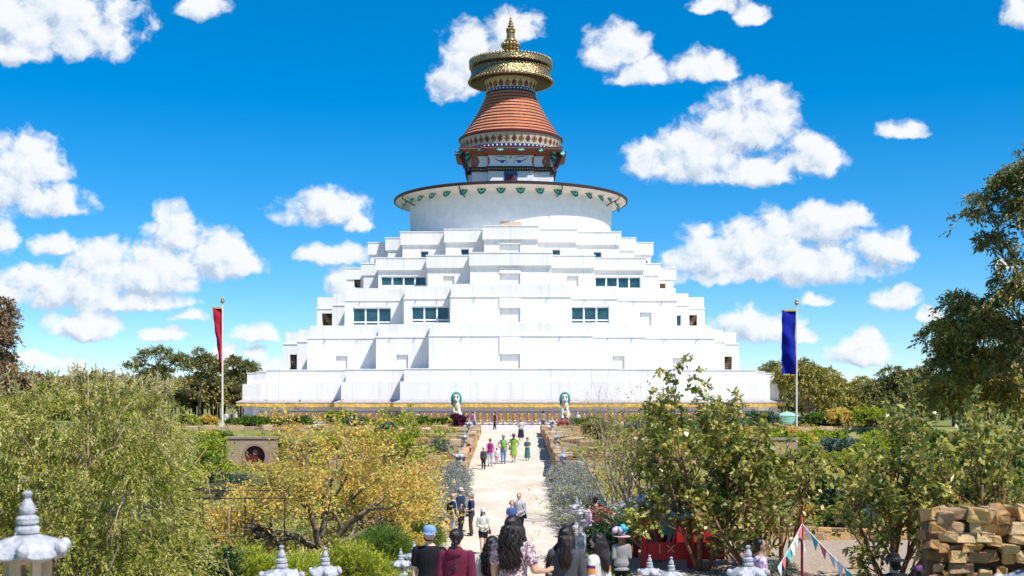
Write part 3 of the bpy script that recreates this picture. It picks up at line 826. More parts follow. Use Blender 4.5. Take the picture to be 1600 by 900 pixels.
# spire: lotus band, thirteen copper rings, neck, crown, finial
def ring_band(name, r0, z0, r1, z1, m, n=96):
    mb = MB(); mb.lathe([(r0-.4, z0), (r0, z0), (r1, z1), (r1-.4, z1)], n, (0, CC, 0), cap=False)
    return S(mb, name, m, smooth=True, auto=35)
def petals(parent, r0, z0, r1, z1, count, w):
    """flame shaped painted lotus petals in relief on a conical band, alternately red and orange hearted"""
    lay = [((1.0), M_black, .02), ((.78), M_teal, .035), ((.58), None, .05), ((.30), M_maroon, .065)]
    for li, (s, mm, off) in enumerate(lay):
        for par in ((0, 1) if mm is None else (2,)):
            mb = MB()
            for k in range(count):
                if par < 2 and k % 2 != par: continue
                a = 2*PI*(k+.5)/count
                if math.cos(a) < -.2: continue
                h = z1 - z0
                o = [(-.5,.42),(-.36,.12),(0,0),(.36,.12),(.5,.42),(.30,.66),(.10,.72),(0,1.0),(-.10,.72),(-.30,.66)]
                if li >= 2: o = [(-.5,.45),(-.34,.12),(0,0),(.34,.12),(.5,.45),(.28,.8),(0,1.0),(-.28,.8)]
                zc = .42
                pts = []
                for (px, pzv) in o:
                    t = zc + (pzv - zc)*s*.95
                    r = r0 + (r1-r0)*t + off
                    aa = a + px*w*s/r
                    pts.append((r*math.sin(aa), CC - r*math.cos(aa), z0 + h*t))
                mb.add(pts, [tuple(range(len(pts)))])
            m_ = mm if mm else (M_red if par == 0 else mat('petal_orange', (.60,.16,.02), .6))
            mb.build('lotus_pattern', m_, parent, fix=False)
lb = ring_band('lotus_band', 5.55, 31.28, 5.86, 32.62, M_cream)
petals(lb, 5.60, 31.62, 5.85, 32.56, 46, .62)
mb = MB()
mb.lathe([(5.40,31.24),(5.66,31.24),(5.70,31.56),(5.5,31.56)], 96, (0,CC,0), cap=False); pb = S(mb, 'pearl_band', M_navy, smooth=True, auto=35)
mb = MB()
for k in range(70):
    a = 2*PI*k/70
    if math.cos(a) > -.2: mb.ball((5.66*math.sin(a), CC-5.66*math.cos(a), 31.42), .105, 8, 5)
mb.build('pearl_trim', M_white, pb, smooth=True, fix=False)
mb = MB(); mb.lathe([(5.5,32.60),(5.98,32.62),(6.02,32.86),(5.80,33.0),(5.3,33.0)], 128, (0,CC,0), cap=False); S(mb, 'spire_rim', M_maroon, smooth=True, auto=35)
M_copper = mat('spire_copper', (0.80, 0.37, 0.215), 0.30, 0.5, 0.35, var=0.18, scale=1.5)
zs0, zs1 = 32.95, 38.05
def spire_r(t): return 5.72*(1-t) + 2.78*t - .22*math.sin(PI*t)
nt = M_copper.node_tree; b = nt.nodes['Principled BSDF']
tg = nt.nodes.new('ShaderNodeTangent'); tg.direction_type = 'RADIAL'; tg.axis = 'Z'
b.inputs['Anisotropic'].default_value = .75; nt.links.new(tg.outputs[0], b.inputs['Tangent'])
nr = 13
for k in range(nr):
    t0, t1 = k/nr, (k+1)/nr
    za, zb_ = zs0 + (zs1-zs0)*t0, zs0 + (zs1-zs0)*t1
    r0, r1 = spire_r(t0), spire_r(t1)
    hz = zb_-za
    mb = MB(); mb.lathe([(r0-.30, za), (r0-.02, za+.015), (r0+.03, za+.07), (r0*.5+r1*.5+.02, za+hz*.5), (r1+.03, zb_-.11), (r1-.06, zb_-.075), (r1-.16, zb_-.07), (r1-.25, zb_)], 128, (0,CC,0), cap=False)
    S(mb, 'spire_ring', M_copper, smooth=True, auto=50)
    mb = MB(); mb.lathe([(r1-.2, zb_-.075), (r1-.03, zb_-.072), (r1-.03, zb_+.005), (r1-.2, zb_+.01)], 96, (0,CC,0), cap=False)
    S(mb, 'spire_groove', M_maroon)
mb = MB(); mb.lathe([(2.4,38.0),(2.86,38.02),(2.88,38.34),(2.5,38.36)], 96, (0,CC,0), cap=False); pb = S(mb, 'pearl_band', M_navy, smooth=True, auto=35)
mb = MB()
for k in range(44):
    a = 2*PI*k/44
    if math.cos(a) > -.2: mb.ball((2.88*math.sin(a), CC-2.88*math.cos(a), 38.19), .09, 8, 5)
mb.build('pearl_trim', M_white, pb, smooth=True, fix=False)
lb = ring_band('neck_band', 2.80, 38.36, 3.02, 39.5, M_cream); petals(lb, 2.80, 38.40, 2.98, 39.32, 24, .60)
# crown: scalloped skirt, dark groove, upper ring with a row of balls
M_crown = bpy.data.materials.new('pierced_gilding'); M_crown.use_nodes = True
nt = M_crown.node_tree; b = nt.nodes['Principled BSDF']; b.inputs['Metallic'].default_value = .75; b.inputs['Roughness'].default_value = .36
tc = nt.nodes.new('ShaderNodeTexCoord'); vo = nt.nodes.new('ShaderNodeTexVoronoi'); vo.inputs['Scale'].default_value = 5.5
nt.links.new(tc.outputs['Object'], vo.inputs['Vector'])
cr = nt.nodes.new('ShaderNodeValToRGB'); cr.color_ramp.elements[0].position = .25; cr.color_ramp.elements[1].position = .62
cr.color_ramp.elements[0].color = (.50,.37,.19,1); cr.color_ramp.elements[1].color = (.27,.185,.085,1)
nt.links.new(vo.outputs['Distance'], cr.inputs[0]); nt.links.new(cr.outputs[0], b.inputs['Base Color'])
bp = nt.nodes.new('ShaderNodeBump'); bp.invert = True; bp.inputs['Strength'].default_value = .8; bp.inputs['Distance'].default_value = .08
nt.links.new(vo.outputs['Distance'], bp.inputs['Height']); nt.links.new(bp.outputs[0], b.inputs['Normal'])
mb = MB(); mb.lathe([(2.6,39.75),(4.55,39.38),(4.80,39.30),(4.86,39.42),(4.70,39.85),(4.52,40.45),(4.44,40.72),(4.2,40.75)], 144, (0,CC,0), cap=False,
   mod=lambda r, z, a: r + (.06*abs(math.sin(a*36)) if z < 39.7 and r > 4 else 0)); S(mb, 'crown_skirt', M_crown, smooth=True, auto=50)
mb = MB(); mb.lathe([(2.5,39.55),(4.62,39.33),(4.60,39.36),(2.5,39.78)], 96, (0,CC,0), cap=False); S(mb, 'crown_underside', M_dark, smooth=True)
mb = MB(); mb.lathe([(4.1,40.6),(4.38,40.7),(4.40,40.98),(4.2,41.0)], 96, (0,CC,0), cap=False); S(mb, 'crown_groove', M_dark, smooth=True)
mb = MB(); mb.lathe([(3.0,40.95),(4.66,40.97),(4.80,41.04),(4.80,41.52),(4.70,41.60),(4.2,41.66),(1.2,42.2),(.3,42.3)], 144, (0,CC,0), cap=False); S(mb, 'crown_ring', M_crown, smooth=True, auto=50)
mb = MB()
for k in range(72):
    a = 2*PI*k/72; mb.ball((4.68*math.sin(a), CC-4.68*math.cos(a), 41.68), .15, 8, 6, (1,1,1.25))
S(mb, 'crown_trim', M_gold, smooth=True)
mb = MB()
for k in range(72):
    a = 2*PI*(k+.5)/72; mb.ball((4.80*math.sin(a), CC-4.80*math.cos(a), 39.42), .16, 8, 6)
    mb.ball((4.52*math.sin(a), CC-4.52*math.cos(a), 40.62), .10, 6, 5)
S(mb, 'skirt_trim', M_gold, smooth=True)
# finial
mb = MB(); mb.lathe([(.5,42.2),(1.0,42.4),(.8,42.75),(.6,42.85)], 32, (0,CC,0), cap=False)
for k in range(14):
    a = 2*PI*k/14; mb.ball((.92*math.sin(a), CC-.92*math.cos(a), 43.42), .23, 10, 7, (1,1,1.1)); mb.ball((.80*math.sin(a), CC-.80*math.cos(a), 43.02), .18, 8, 6)
mb.lathe([(.6,42.8),(.85,43.1),(.95,43.55),(.6,43.72),(.70,43.80),(.74,43.95),(.62,44.08),(.50,44.12),(.47,44.5),(.44,44.85),(.54,44.92),(.52,45.02),(.3,45.06)], 32, (0,CC,0))
for k in range(10):
    a = 2*PI*k/10; mb.ball((.42*math.sin(a), CC-.42*math.cos(a), 45.24), .145, 8, 6, (1,1,1.15))
mb.lathe([(.3,45.05),(.42,45.3),(.24,45.42),(.24,45.5),(.38,45.58),(.34,45.68),(.2,45.74),(.2,45.82),(.30,45.9),(.26,45.98),(.15,46.04),(.15,46.12),(.22,46.2),(.18,46.28),(.10,46.33),(.10,46.42),(.15,46.5),(.10,46.6),(.05,46.68),(.015,46.9)], 24, (0,CC,0))
S(mb, 'finial', M_gold, smooth=True, auto=60)

ZMAP = None
# ------------------------------------------------------------------ prayer wheels along the gallery
def prayer_drum():
    t = thing('prayer_drum', 'brass prayer wheel drum hanging in the long row under the saffron valance', 'prayer wheel', (0,0,0), 0, 'prayer wheels in the gallery along the stupa base')
    mb = MB(); mb.lathe([(.10,.02),(.20,.03),(.22,.07),(.195,.11),(.20,.30),(.195,.50),(.22,.54),(.21,.60),(.12,.66),(.10,.70)], 20); mb.build('drum', M_brass, t, smooth=True, auto=40)
    mb = MB(); mb.lathe([(.05,.68),(.085,.72),(.085,.76),(.03,.80),(.02,.84)], 10); mb.build('cap', M_dark, t, smooth=True)
    mb = MB(); mb.lathe([(.022,-.12),(.03,-.08),(.022,.03)], 8); mb.build('handle', M_dark, t, smooth=True)
    return t
pw = prayer_drum(); first = True
A0 = [CC - bay_depth(wb0, i) for i in range(5)]
sp = 0.635
for bay in (0, 1, 2):
    d = wb0[4-bay]; yy = CC - d - 0.45
    xs = np.arange(-wb0[0]+.32, wb0[0], sp) if bay == 0 else np.arange(wb0[bay-1]+.45, wb0[bay]+.2, sp)
    for s in ((1,) if bay == 0 else (-1, 1)):
        for x in xs:
            if first: pw.location = (s*x, yy, 0.66); first = False; continue
            copy_thing(pw, (s*x, yy, 0.66))
# the rail that carries them belongs to the stupa
mb = MB()
for bay in (0, 1, 2):
    d = wb0[4-bay]; yy = CC - d - 0.45
    for s in ((1,) if bay == 0 else (-1, 1)):
        xa, xb = (-wb0[0], wb0[0]) if bay == 0 else (s*wb0[bay-1], s*wb0[bay])
        mb.box(min(xa,xb), max(xa,xb), yy-.03, yy+.03, 1.49, 1.55)
S(mb, 'hanging_rail', M_dark)
# ------------------------------------------------------------------ planting
NR = np.random.default_rng(11)
G_bottle = ramp_mat('weeping_leaf', [(.05,.065,.015),(.22,.25,.035),(.45,.455,.075),(.60,.55,.18),(.70,.63,.38)], .5, .35, .40, .22, 1.6)
G_autumn = ramp_mat('autumn_leaf', [(.56,.30,.11),(.72,.44,.11),(.76,.57,.13),(.66,.58,.13),(.44,.44,.10)], .6, .2, .45, .30, .8)
G_lime = ramp_mat('lime_leaf', [(.18,.26,.025),(.36,.42,.035),(.52,.52,.06)], .6, .2, .3, .15, 1.0)
G_big = ramp_mat('glossy_leaf', [(.025,.055,.014),(.10,.15,.028),(.28,.30,.055),(.52,.46,.11),(.60,.40,.15)], .34, .5, .34, .12, 1.0)
G_euc = ramp_mat('eucalypt_leaf', [(.06,.075,.03),(.15,.165,.055),(.27,.26,.08),(.40,.33,.10)], .5, .35, .22, .28, .30)
G_eucy = ramp_mat('eucalypt_new_leaf', [(.09,.11,.03),(.24,.23,.055),(.42,.36,.075),(.54,.40,.09)], .5, .3, .2, .28, .35)
G_rust = ramp_mat('rusty_leaf', [(.11,.065,.045),(.22,.14,.08),(.30,.21,.12),(.23,.20,.10)], .6, .2, .15, .2, .6)
G_silver = ramp_mat('silver_leaf', [(.12,.135,.095),(.27,.29,.23),(.40,.41,.37),(.48,.47,.47)], .75, .15, .12, .22, 1.4)
G_green = ramp_mat('bright_leaf', [(.03,.075,.012),(.085,.16,.02),(.17,.25,.03),(.30,.32,.04)], .5, .3, .25, .22, 1.0)
G_yel = ramp_mat('yellow_green_blade', [(.10,.18,.016),(.27,.34,.028),(.46,.48,.045),(.56,.52,.08)], .5, .3, .3, .22, 1.3)
G_dark = ramp_mat('dark_shiny_leaf', [(.012,.03,.012),(.03,.07,.02),(.07,.12,.035),(.13,.17,.07)], .32, .5, .12, .2, 1.5)
G_mix = ramp_mat('mixed_planting', [(.14,.15,.04),(.28,.31,.06),(.50,.46,.10),(.60,.42,.13),(.46,.28,.14),(.34,.36,.22)], .7, .2, .2, .35, .5)
G_blue = ramp_mat('blue_green_leaf', [(.05,.09,.07),(.12,.18,.14),(.20,.26,.20)], .6, .2, .15, .2, 1.0)
G_purple = ramp_mat('purple_leaf', [(.05,.012,.03),(.13,.025,.06),(.22,.06,.10)], .5, .3, .2, .1, 1.0)
B_grey = mat('grey_bark', (.26, .21, .17), .9, .1, col2=(.10,.08,.065), scale=5.0, bump=.6)
B_dark = mat('dark_bark', (.13, .095, .07), .9, .1, col2=(.05,.035,.028), scale=6.0, bump=.6)
B_pale = mat('pale_bark', (.42, .33, .25), .85, .1, col2=(.22,.15,.10), scale=3.0, bump=.4)
B_red = mat('reddish_bark', (.30, .15, .085), .8, .15, col2=(.13,.07,.045), scale=4.0, bump=.4)
B_twig = mat('pale_twig', (.42, .36, .30), .9, .1, var=.3, scale=8)

def rnd_dirs(n, rng=NR):
    v = rng.normal(size=(n, 3)); return v / np.linalg.norm(v, axis=1, keepdims=True)
def twigs(P0, D, L, droop, m, spread, jit, rng=NR, t0=.1):
    """m leaves along each of len(P0) bending twigs: returns bases, axes, normals and twig index"""
    n = len(P0)
    D = D / (np.linalg.norm(D, axis=1, keepdims=True) + 1e-9)
    L = np.broadcast_to(np.asarray(L, float), (n,))
    t = t0 + (1 - t0) * rng.random((n, m))
    Lt = (L[:, None] * t)[..., None]
    pos = P0[:, None, :] + D[:, None, :] * Lt
    pos[..., 2] -= droop * L[:, None] * t * t
    pos += rng.normal(size=pos.shape) * jit
    tan = np.repeat(D[:, None, :], m, 1).copy(); tan[..., 2] -= 2 * droop * t
    ax = tan + rng.normal(size=pos.shape) * spread
    nn = rng.normal(size=pos.shape) * .6; nn[..., 2] += .7
    idx = np.repeat(np.arange(n), m)
    return pos.reshape(-1, 3), ax.reshape(-1, 3), nn.reshape(-1, 3), idx
class Tree:
    """recursive skeleton; keeps anchor points on the last branches"""
    def __init__(s, seed): s.r = random.Random(seed); s.mb = MB(); s.anchor = []; s.sides = 7
    def limb(s, p, d, L, r, lv, spec, r_end=None):
        sp = spec[lv]; rr = s.r; nseg = sp.get('seg', 5)
        p = Vector(p); d = Vector(d).normalized(); pts = [p.copy()]; rad = [r]; dirs = [d.copy()]
        re = r * sp.get('taper', .45)
        for k in range(nseg):
            w = sp.get('wob', .18)
            d = (d + Vector((rr.gauss(0, w), rr.gauss(0, w), rr.gauss(0, w) + sp.get('up', .05)))).normalized()
            p = p + d * (L / nseg); pts.append(p.copy()); dirs.append(d.copy()); rad.append(r + (re - r) * (k + 1) / nseg)
        s.mb.cur = rr.random()
        s.mb.tube(pts, rad, s.sides if lv == 0 else (5 if lv == 1 else 4))
        if lv + 1 >= len(spec):
            for k in range(1, len(pts)): s.anchor.append((pts[k], dirs[k], k / nseg))
            return
        nx = spec[lv + 1]; nch = nx['n']
        for c in range(nch):
            t = nx.get('from', .35) + (1 - nx.get('from', .35)) * (c + rr.random()) / nch
            i = min(nseg - 1, int(t * nseg)); f = t * nseg - i
            q = pts[i].lerp(pts[i + 1], f)
            ang = R(nx['ang']) * rr.uniform(.7, 1.3)
            axis = dirs[i].cross(Vector((rr.gauss(0, 1), rr.gauss(0, 1), rr.gauss(0, 1)))).normalized()
            dd = Matrix.Rotation(ang, 3, axis) @ dirs[i]
            dd.z = dd.z * nx.get('flat', 1.0)
            rq = (rad[i] + (rad[i + 1] - rad[i]) * f)
            s.limb(q, dd, L * nx['len'] * rr.uniform(.7, 1.2), rq * nx.get('rad', .6), lv + 1, spec)
        if sp.get('lead', True):
            for k in range(2):
                pass
def arr(a): return np.array([tuple(v) for v in a])
def crown_on(anch, m, twL, droop, spread, jit, up=.3, rng=NR, per=1):
    P = np.repeat(arr([a[0] for a in anch]), per, 0); D = np.repeat(arr([a[1] for a in anch]), per, 0)
    D = D + rnd_dirs(len(D), rng) * .9; D[:, 2] += up
    return twigs(P, D, twL, droop, m, spread, jit, rng)
def make_tree(name, label, cat, loc, seed, spec, h0, r0, dirs, leafm, bark, m, per, twL, leafL, leafW, droop=.3, spread=.6, jit=.05, up=.3, rz=0, group=None, crown='crown', trunk='trunk', base_r=.1):
    T = Tree(seed)
    for d, k in dirs:
        T.limb((T.r.uniform(-base_r, base_r), T.r.uniform(-base_r, base_r), -.15), d, h0 * k, r0 * (.6 + .4 * k), 0, spec)
    t = thing(name, label, cat, loc, rz, group)
    T.mb.build(trunk, bark, t, smooth=True, fix=False)
    rng = np.random.default_rng(seed)
    if m != int(m):
        T.anchor = [a for a in T.anchor if T.r.random() < m / math.ceil(m)]; m = math.ceil(m)
    P, A, Nn, ix = crown_on(T.anchor, m, twL, droop, spread, jit, up, rng, per)
    n = len(P)
    tw = rng.random(ix.max() + 1)[ix] * .55 + rng.random(n) * .45
    leaf_mesh(crown, P, A, Nn, leafL * rng.uniform(.6, 1.3, n), leafW * rng.uniform(.6, 1.3, n), tw, leafm, t)
    return t
def lumps_crown(rng, lumps, n, twL, m, droop, spread, jit):
    """twigs set on the surface of overlapping lumps (c, r3)"""
    w = np.array([r[0] * r[1] + r[1] * r[2] + r[0] * r[2] for c, r in lumps]); w = w / w.sum()
    k = rng.choice(len(lumps), n, p=w)
    Cn = np.array([c for c, r in lumps])[k]; Rn = np.array([r for c, r in lumps])[k]
    d = rnd_dirs(n, rng); d[:, 2] = np.where(d[:, 2] < -.35, -d[:, 2], d[:, 2])
    rad = rng.uniform(.55, 1.0, n)[:, None]
    P0 = Cn + d * Rn * rad
    D = d + rnd_dirs(n, rng) * .5; D[:, 2] += .25
    return twigs(P0, D, twL * rng.uniform(.6, 1.2, n), droop, m, spread, jit, rng)
def shrub(name, label, cat, loc, size, leafm, n=400, m=14, leafL=.09, leafW=.035, twL=.3, droop=.35, spread=.6, seed=1, nl=9, group=None, stems=True, bark=None, core=True, rz=0, crown='foliage'):
    sx, sy, h = size
    rng = np.random.default_rng(seed); rr = random.Random(seed)
    t = thing(name, label, cat, loc, rz, group)
    L = []
    for k in range(nl):
        a = rr.uniform(0, 2 * PI); q = math.sqrt(rr.random()) * .62
        hh = h * rr.uniform(.38, .66) * (1 - .35 * q)
        L.append(((sx * q * math.cos(a), sy * q * math.sin(a), hh), (sx * rr.uniform(.32, .5), sy * rr.uniform(.32, .5), h * rr.uniform(.24, .36))))
    P, A, Nn, ix = lumps_crown(rng, L, n, twL, m, droop, spread, leafL * .25)
    keep = P[:, 2] > .02; P, A, Nn, ix = P[keep], A[keep], Nn[keep], ix[keep]
    q = rng.random(n)[ix] * .5 + rng.random(len(P)) * .5
    leaf_mesh(crown, P, A, Nn, leafL * rng.uniform(.6, 1.3, len(P)), leafW * rng.uniform(.6, 1.3, len(P)), q, leafm, t)
    if stems:
        mb = MB()
        for k in range(16):
            c, r = L[k % len(L)]
            e = Vector(c) + Vector((rr.gauss(0, .5) * r[0], rr.gauss(0, .5) * r[1], r[2] * rr.uniform(.2, .9)))
            b = Vector((rr.gauss(0, .12) * sx, rr.gauss(0, .12) * sy, -.1))
            md = b.lerp(e, .5) + Vector((rr.gauss(0, .08), rr.gauss(0, .08), .1)) * h
            mb.tube([b, md, e], [.03 * h + .006, .018 * h + .004, .004], 5)
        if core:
            for c, r in L: mb.ball(c, 1.0, 8, 6, (r[0] * .55, r[1] * .55, r[2] * .55))  # dark filler balls added among the stems to close the view through
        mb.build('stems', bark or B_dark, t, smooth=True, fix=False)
    return t

# --- the two silver hedges along the path
def hedge(label, sgn, seed):
    t = thing('lavender_hedge', label, 'hedge', (0, 0, 0), 0, 'silver hedges flanking the path')
    rng = np.random.default_rng(seed); L = []; rr = random.Random(seed); mb = MB()
    for y in np.arange(49.5 if sgn < 0 else 47.2, 65.5, .62):
        for k in range(3 if (y > 53 or sgn < 0) else 1):
            x = 2.55 + .62 * k + rr.uniform(-.15, .15)
            if sgn < 0: x += .1
            w = rr.uniform(.5, .72)
            hh = rr.uniform(.75, 1.0) * (1.12 if k == 1 else .95)
            zb = gz(sgn * 3.4, y)
            yy = y + rr.uniform(-.25, .25)
            L.append(((sgn * x, yy, zb + hh * .42), (w, .7, hh * .55)))
            mb.ball((sgn * x, yy, zb + hh * .36), 1, 8, 6, (w * .72, .55, hh * .42))
    mb.build('stems', mat('hedge_core', (.10, .10, .075), .9), t, smooth=True, fix=False)  # added dark filler balls in place of stems, to block the view through
    P, A, Nn, ix = lumps_crown(rng, L, 4600, .22, 10, .1, .6, .03)
    q = rng.random(4600)[ix] * .6 + rng.random(len(P)) * .4
    leaf_mesh('foliage', P, A, Nn, .085 * rng.uniform(.6, 1.4, len(P)), .034 * rng.uniform(.6, 1.3, len(P)), q, G_silver, t)
hedge('long clipped silver grey hedge on the red sign side of the sandy path', -1, 5)
hedge('long clipped silver grey hedge behind the man in red plaid', 1, 6)

# --- weeping shrub filling the left
def weeping():
    rng = np.random.default_rng(21); rr = random.Random(21)
    t = thing('weeping_shrub', 'huge weeping olive green shrub with fine pale leaf tips behind the largest stone lantern', 'shrub', (X(105, 22), 22, -2.2))
    L = []
    # (x, z, rx, rz) of the crown's masses, seen from the front, metres from the base
    for (x, z, rx, rz) in ((-.2,1.6,1.9,1.4),(1.0,1.1,1.2,1.1),(-1.5,1.7,1.3,1.5),(.4,3.0,1.3,1.3),(-1.2,3.1,1.2,1.2),(1.15,2.6,.9,1.1),(1.3,4.2,.55,.6),(.5,4.3,.8,.7),(-.5,4.2,.9,.7),(-1.5,4.1,.8,.8),(-2.4,2.8,.9,1.5),(1.55,3.5,.6,.8),(1.75,1.5,.6,1.1),(1.3,.5,.9,.7)):
        L.append(((x, rr.uniform(-.5, .5), z), (rx, 1.3, rz)))
    n = 3600
    P, A, Nn, ix = lumps_crown(rng, L, n, .7, 27, .7, .55, .025)
    q = np.clip(rng.random(n)[ix] * .55 + rng.random(len(P)) * .45, 0, 1)
    leaf_mesh('foliage', P, A, Nn, .085 * rng.uniform(.6, 1.4, len(P)), .021 * rng.uniform(.7, 1.4, len(P)), q, G_bottle, t)
    # upright feathery shoots on top
    mb = MB()
    S0 = []; D0 = []
    for k in range(150):
        c, r = L[rr.choice([3,4,6,7,8,9,10,11])]
        p = Vector(c) + Vector((rr.gauss(0, .45) * r[0], rr.gauss(0, .4), r[2] * rr.uniform(.35, .8)))
        d = Vector((rr.gauss(.12, .35), rr.gauss(0, .3), 1)).normalized()
        S0.append(tuple(p)); D0.append(tuple(d))
        mb.tube([p, p + d * .35, p + d * .7], [.008, .006, .003], 4)
    P, A, Nn, ix = twigs(np.array(S0), np.array(D0), .75, .15, 26, .35, .012, rng)
    leaf_mesh('shoots', P, A, Nn, .10 * rng.uniform(.6, 1.3, len(P)), .02, np.clip(.45 + rng.random(len(P)) * .55, 0, 1), G_bottle, t)
    for k in range(120):
        c, r = rr.choice(L)
        e = Vector(c) + Vector((rr.gauss(0, .6) * r[0], rr.gauss(0, .6) * r[1], rr.gauss(0, .5) * r[2]))
        if k < 40:
            b = Vector((rr.gauss(0, .35), rr.gauss(0, .3), -.3)); md = b.lerp(e, .55) + Vector((0, 0, .3))
            mb.tube([b, md, e], [.05, .028, .008], 5)
        else:
            e2 = e + Vector((rr.gauss(0, .25), -abs(rr.gauss(.5, .4)), -rr.uniform(.3, .9)))
            mb.tube([e, e.lerp(e2, .5) + Vector((0, -.1, .12)), e2], [.014, .01, .004], 4)
    mb.build('stems', B_pale, t, smooth=True, fix=False)
weeping()

# --- autumn tree and its smaller neighbour
sp_a = [dict(seg=5, wob=.12, up=.03, taper=.6), dict(n=4, len=.75, ang=38, rad=.62, seg=5, wob=.2, up=.04), dict(n=5, len=.62, ang=42, rad=.55, seg=4, wob=.22, up=.03, flat=.8), dict(n=4, len=.55, ang=45, rad=.5, seg=4, wob=.25, flat=.6)]
D = 43.5
make_tree('autumn_tree', 'wide low tree with bare dark limbs and golden autumn leaves beside the black garden frame', 'tree', (X(502, D), D, gz(X(502, D), D)), 33, sp_a, 2.5, .125,
          [((-.75, .1, .62), 1.15), ((-.35, -.3, 1), 1.05), ((.12, .25, 1), 1.1), ((.62, -.1, .75), 1.05), ((.95, .2, .42), 1.05), ((-1, -.2, .38), 1.0)], G_autumn, B_grey, 7, 1, .45, .14, .08, droop=.1, spread=.9, jit=.10, up=.12)
D = 47
make_tree('autumn_tree', 'small yellow leaved tree with a leaning dark trunk right of the wide autumn tree', 'tree', (X(562, D), D, gz(X(562, D), D)), 41, sp_a, 1.9, .09,
          [((.55, .0, .8), 1.15), ((.85, .2, .5), 1.1), ((.1, .2, 1), .9)], G_autumn, B_dark, 7, 1, .45, .14, .08, droop=.1, spread=.9, jit=.10, up=.12)
# --- lime trees by the terraces
sp_l = [dict(seg=5, wob=.1, up=.08, taper=.5), dict(n=6, len=.6, ang=45, rad=.5, seg=4, wob=.18, up=.06), dict(n=4, len=.6, ang=45, rad=.5, seg=3, wob=.2)]
D = 63
make_tree('lime_tree', 'bright lime green young tree in front of the stone terraces', 'tree', (X(618, D), D, gz(X(618, D), D)), 51, sp_l, 2.6, .08, [((.1, 0, 1), 1), ((-.35, 0, 1), .85), ((.35, .1, 1), .9)], G_lime, B_grey, 9, 2, .42, .17, .09, droop=.3)
D = 66
make_tree('lime_tree', 'pale yellow green tree with a thin pale trunk beside the round arched brick wall', 'tree', (X(328, D), D, gz(X(328, D), D)), 52, sp_l, 2.3, .06, [((.05, 0, 1), 1), ((-.35, 0, 1), .8), ((.4, .1, 1), .8)], G_lime, B_pale, 6, 2, .4, .15, .08, droop=.3)
D = 58
make_tree('lime_tree', 'bright green tree glowing behind the glossy leaved trees', 'tree', (X(1125, D), D, gz(X(1125, D), D)), 53, sp_l, 3.3, .09, [((.1, 0, 1), 1), ((-.4, 0, 1), .85), ((.5, .1, 1), .9)], G_green, B_grey, 8, 2, .5, .17, .09, droop=.3)
# --- bare twiggy tree
sp_b = [dict(seg=5, wob=.08, up=.08, taper=.5), dict(n=7, len=.62, ang=30, rad=.5, seg=5, wob=.12, up=.10, **{'from': .25}), dict(n=6, len=.6, ang=32, rad=.5, seg=4, wob=.14, up=.08), dict(n=5, len=.55, ang=34, rad=.55, seg=3, wob=.15)]
D = 52
T = Tree(61)
for d, k in (((-.05, 0, 1), 1), ((-.45, 0, 1), .85), ((.4, .1, 1), .9), ((.15, 0, 1), .75)): T.limb((0, 0, -.1), d, 4.3 * k, .06, 0, sp_b)
t = thing('bare_tree', 'leafless pale twiggy tree rising in front of the white base wall', 'tree', (X(965, D), D, gz(X(965, D), D)))
T.mb.build('branches', B_twig, t, smooth=True, fix=False)
# --- glossy big leaved trees on the right
sp_g = [dict(seg=6, wob=.09, up=.08, taper=.45), dict(n=8, len=.55, ang=36, rad=.5, seg=5, wob=.14, up=.09, **{'from': .12}), dict(n=5, len=.45, ang=38, rad=.5, seg=4, wob=.16, up=.10)]
D = 36.5
def glossy(label, px, seed, dirs, h, per, m, D=D, leaf=.205, thin=1.0, bark=None):
    return make_tree('glossy_tree', label, 'tree', (X(px, D), D, gz(X(px, D), D)), seed, sp_g, h, .085, dirs, G_big, bark or B_red, m, per, .36, leaf, leaf * .6, droop=.35, spread=.75, jit=.05, up=.25)
glossy('tall glossy leaved tree with upright leaders and reddish stems beside the red shelter', 1185, 71, [((-.35, 0, 1), 1.1), ((-.02, .1, 1), 1.08), ((.22, -.1, 1), .9), ((-.65, .1, .9), .98)], 2.3, 1, 1.6)
glossy('glossy leaved tree whose stems rise through the roof corner of the red shelter', 1098, 72, [((-.1, 0, 1), 1.12), ((.15, .15, 1), 1.05), ((-.45, 0, 1), .9), ((.4, 0, 1), .85)], 3.7, 1, 12, 37.8)
glossy('thin glossy leaved sapling leaning above the prayer flag pole', 1222, 73, [((.12, 0, 1), 1.15), ((.28, .1, 1), .95)], 2.7, 1, 1.6, 38.5)
glossy('broad dense glossy leaved tree behind the foreground stone wall', 1395, 74, [((-.15, 0, 1), 1.0), ((.35, .1, 1), 1.05), ((.75, 0, .9), 1.1), ((1.05, .1, .75), 1.15), ((-.45, 0, 1), .95), ((.1, -.3, 1), .95)], 3.55, 1, 6, 34)
glossy('glossy leaved tree spreading past the right end of the stone wall', 1545, 75, [((-.3, 0, 1), 1.0), ((.2, .1, 1), 1.0), ((.6, 0, .9), 1.0), ((-.7, .2, .8), .9)], 3.4, 1, 6, 31)
sp_o = [dict(seg=5, wob=.1, up=.06, taper=.5), dict(n=6, len=.6, ang=40, rad=.5, seg=4, wob=.18, up=.06, **{'from': .4}), dict(n=4, len=.55, ang=40, rad=.5, seg=3, wob=.2, up=.04)]
D = 40
make_tree('olive_tree', 'sparse yellow green tree with many bare pale stems over the shelter roof', 'tree', (X(1032, D), D, gz(X(1032, D), D)), 76, sp_o, 3.3, .07, [((-.35, 0, 1), 1.05), ((-.6, .1, 1), 1.0), ((.05, .1, 1), 1.05), ((-.85, 0, .8), .95), ((.3, 0, 1), .9)], G_lime, B_pale, 4, 1, .35, .11, .05, droop=.3, spread=.7)
D = 50
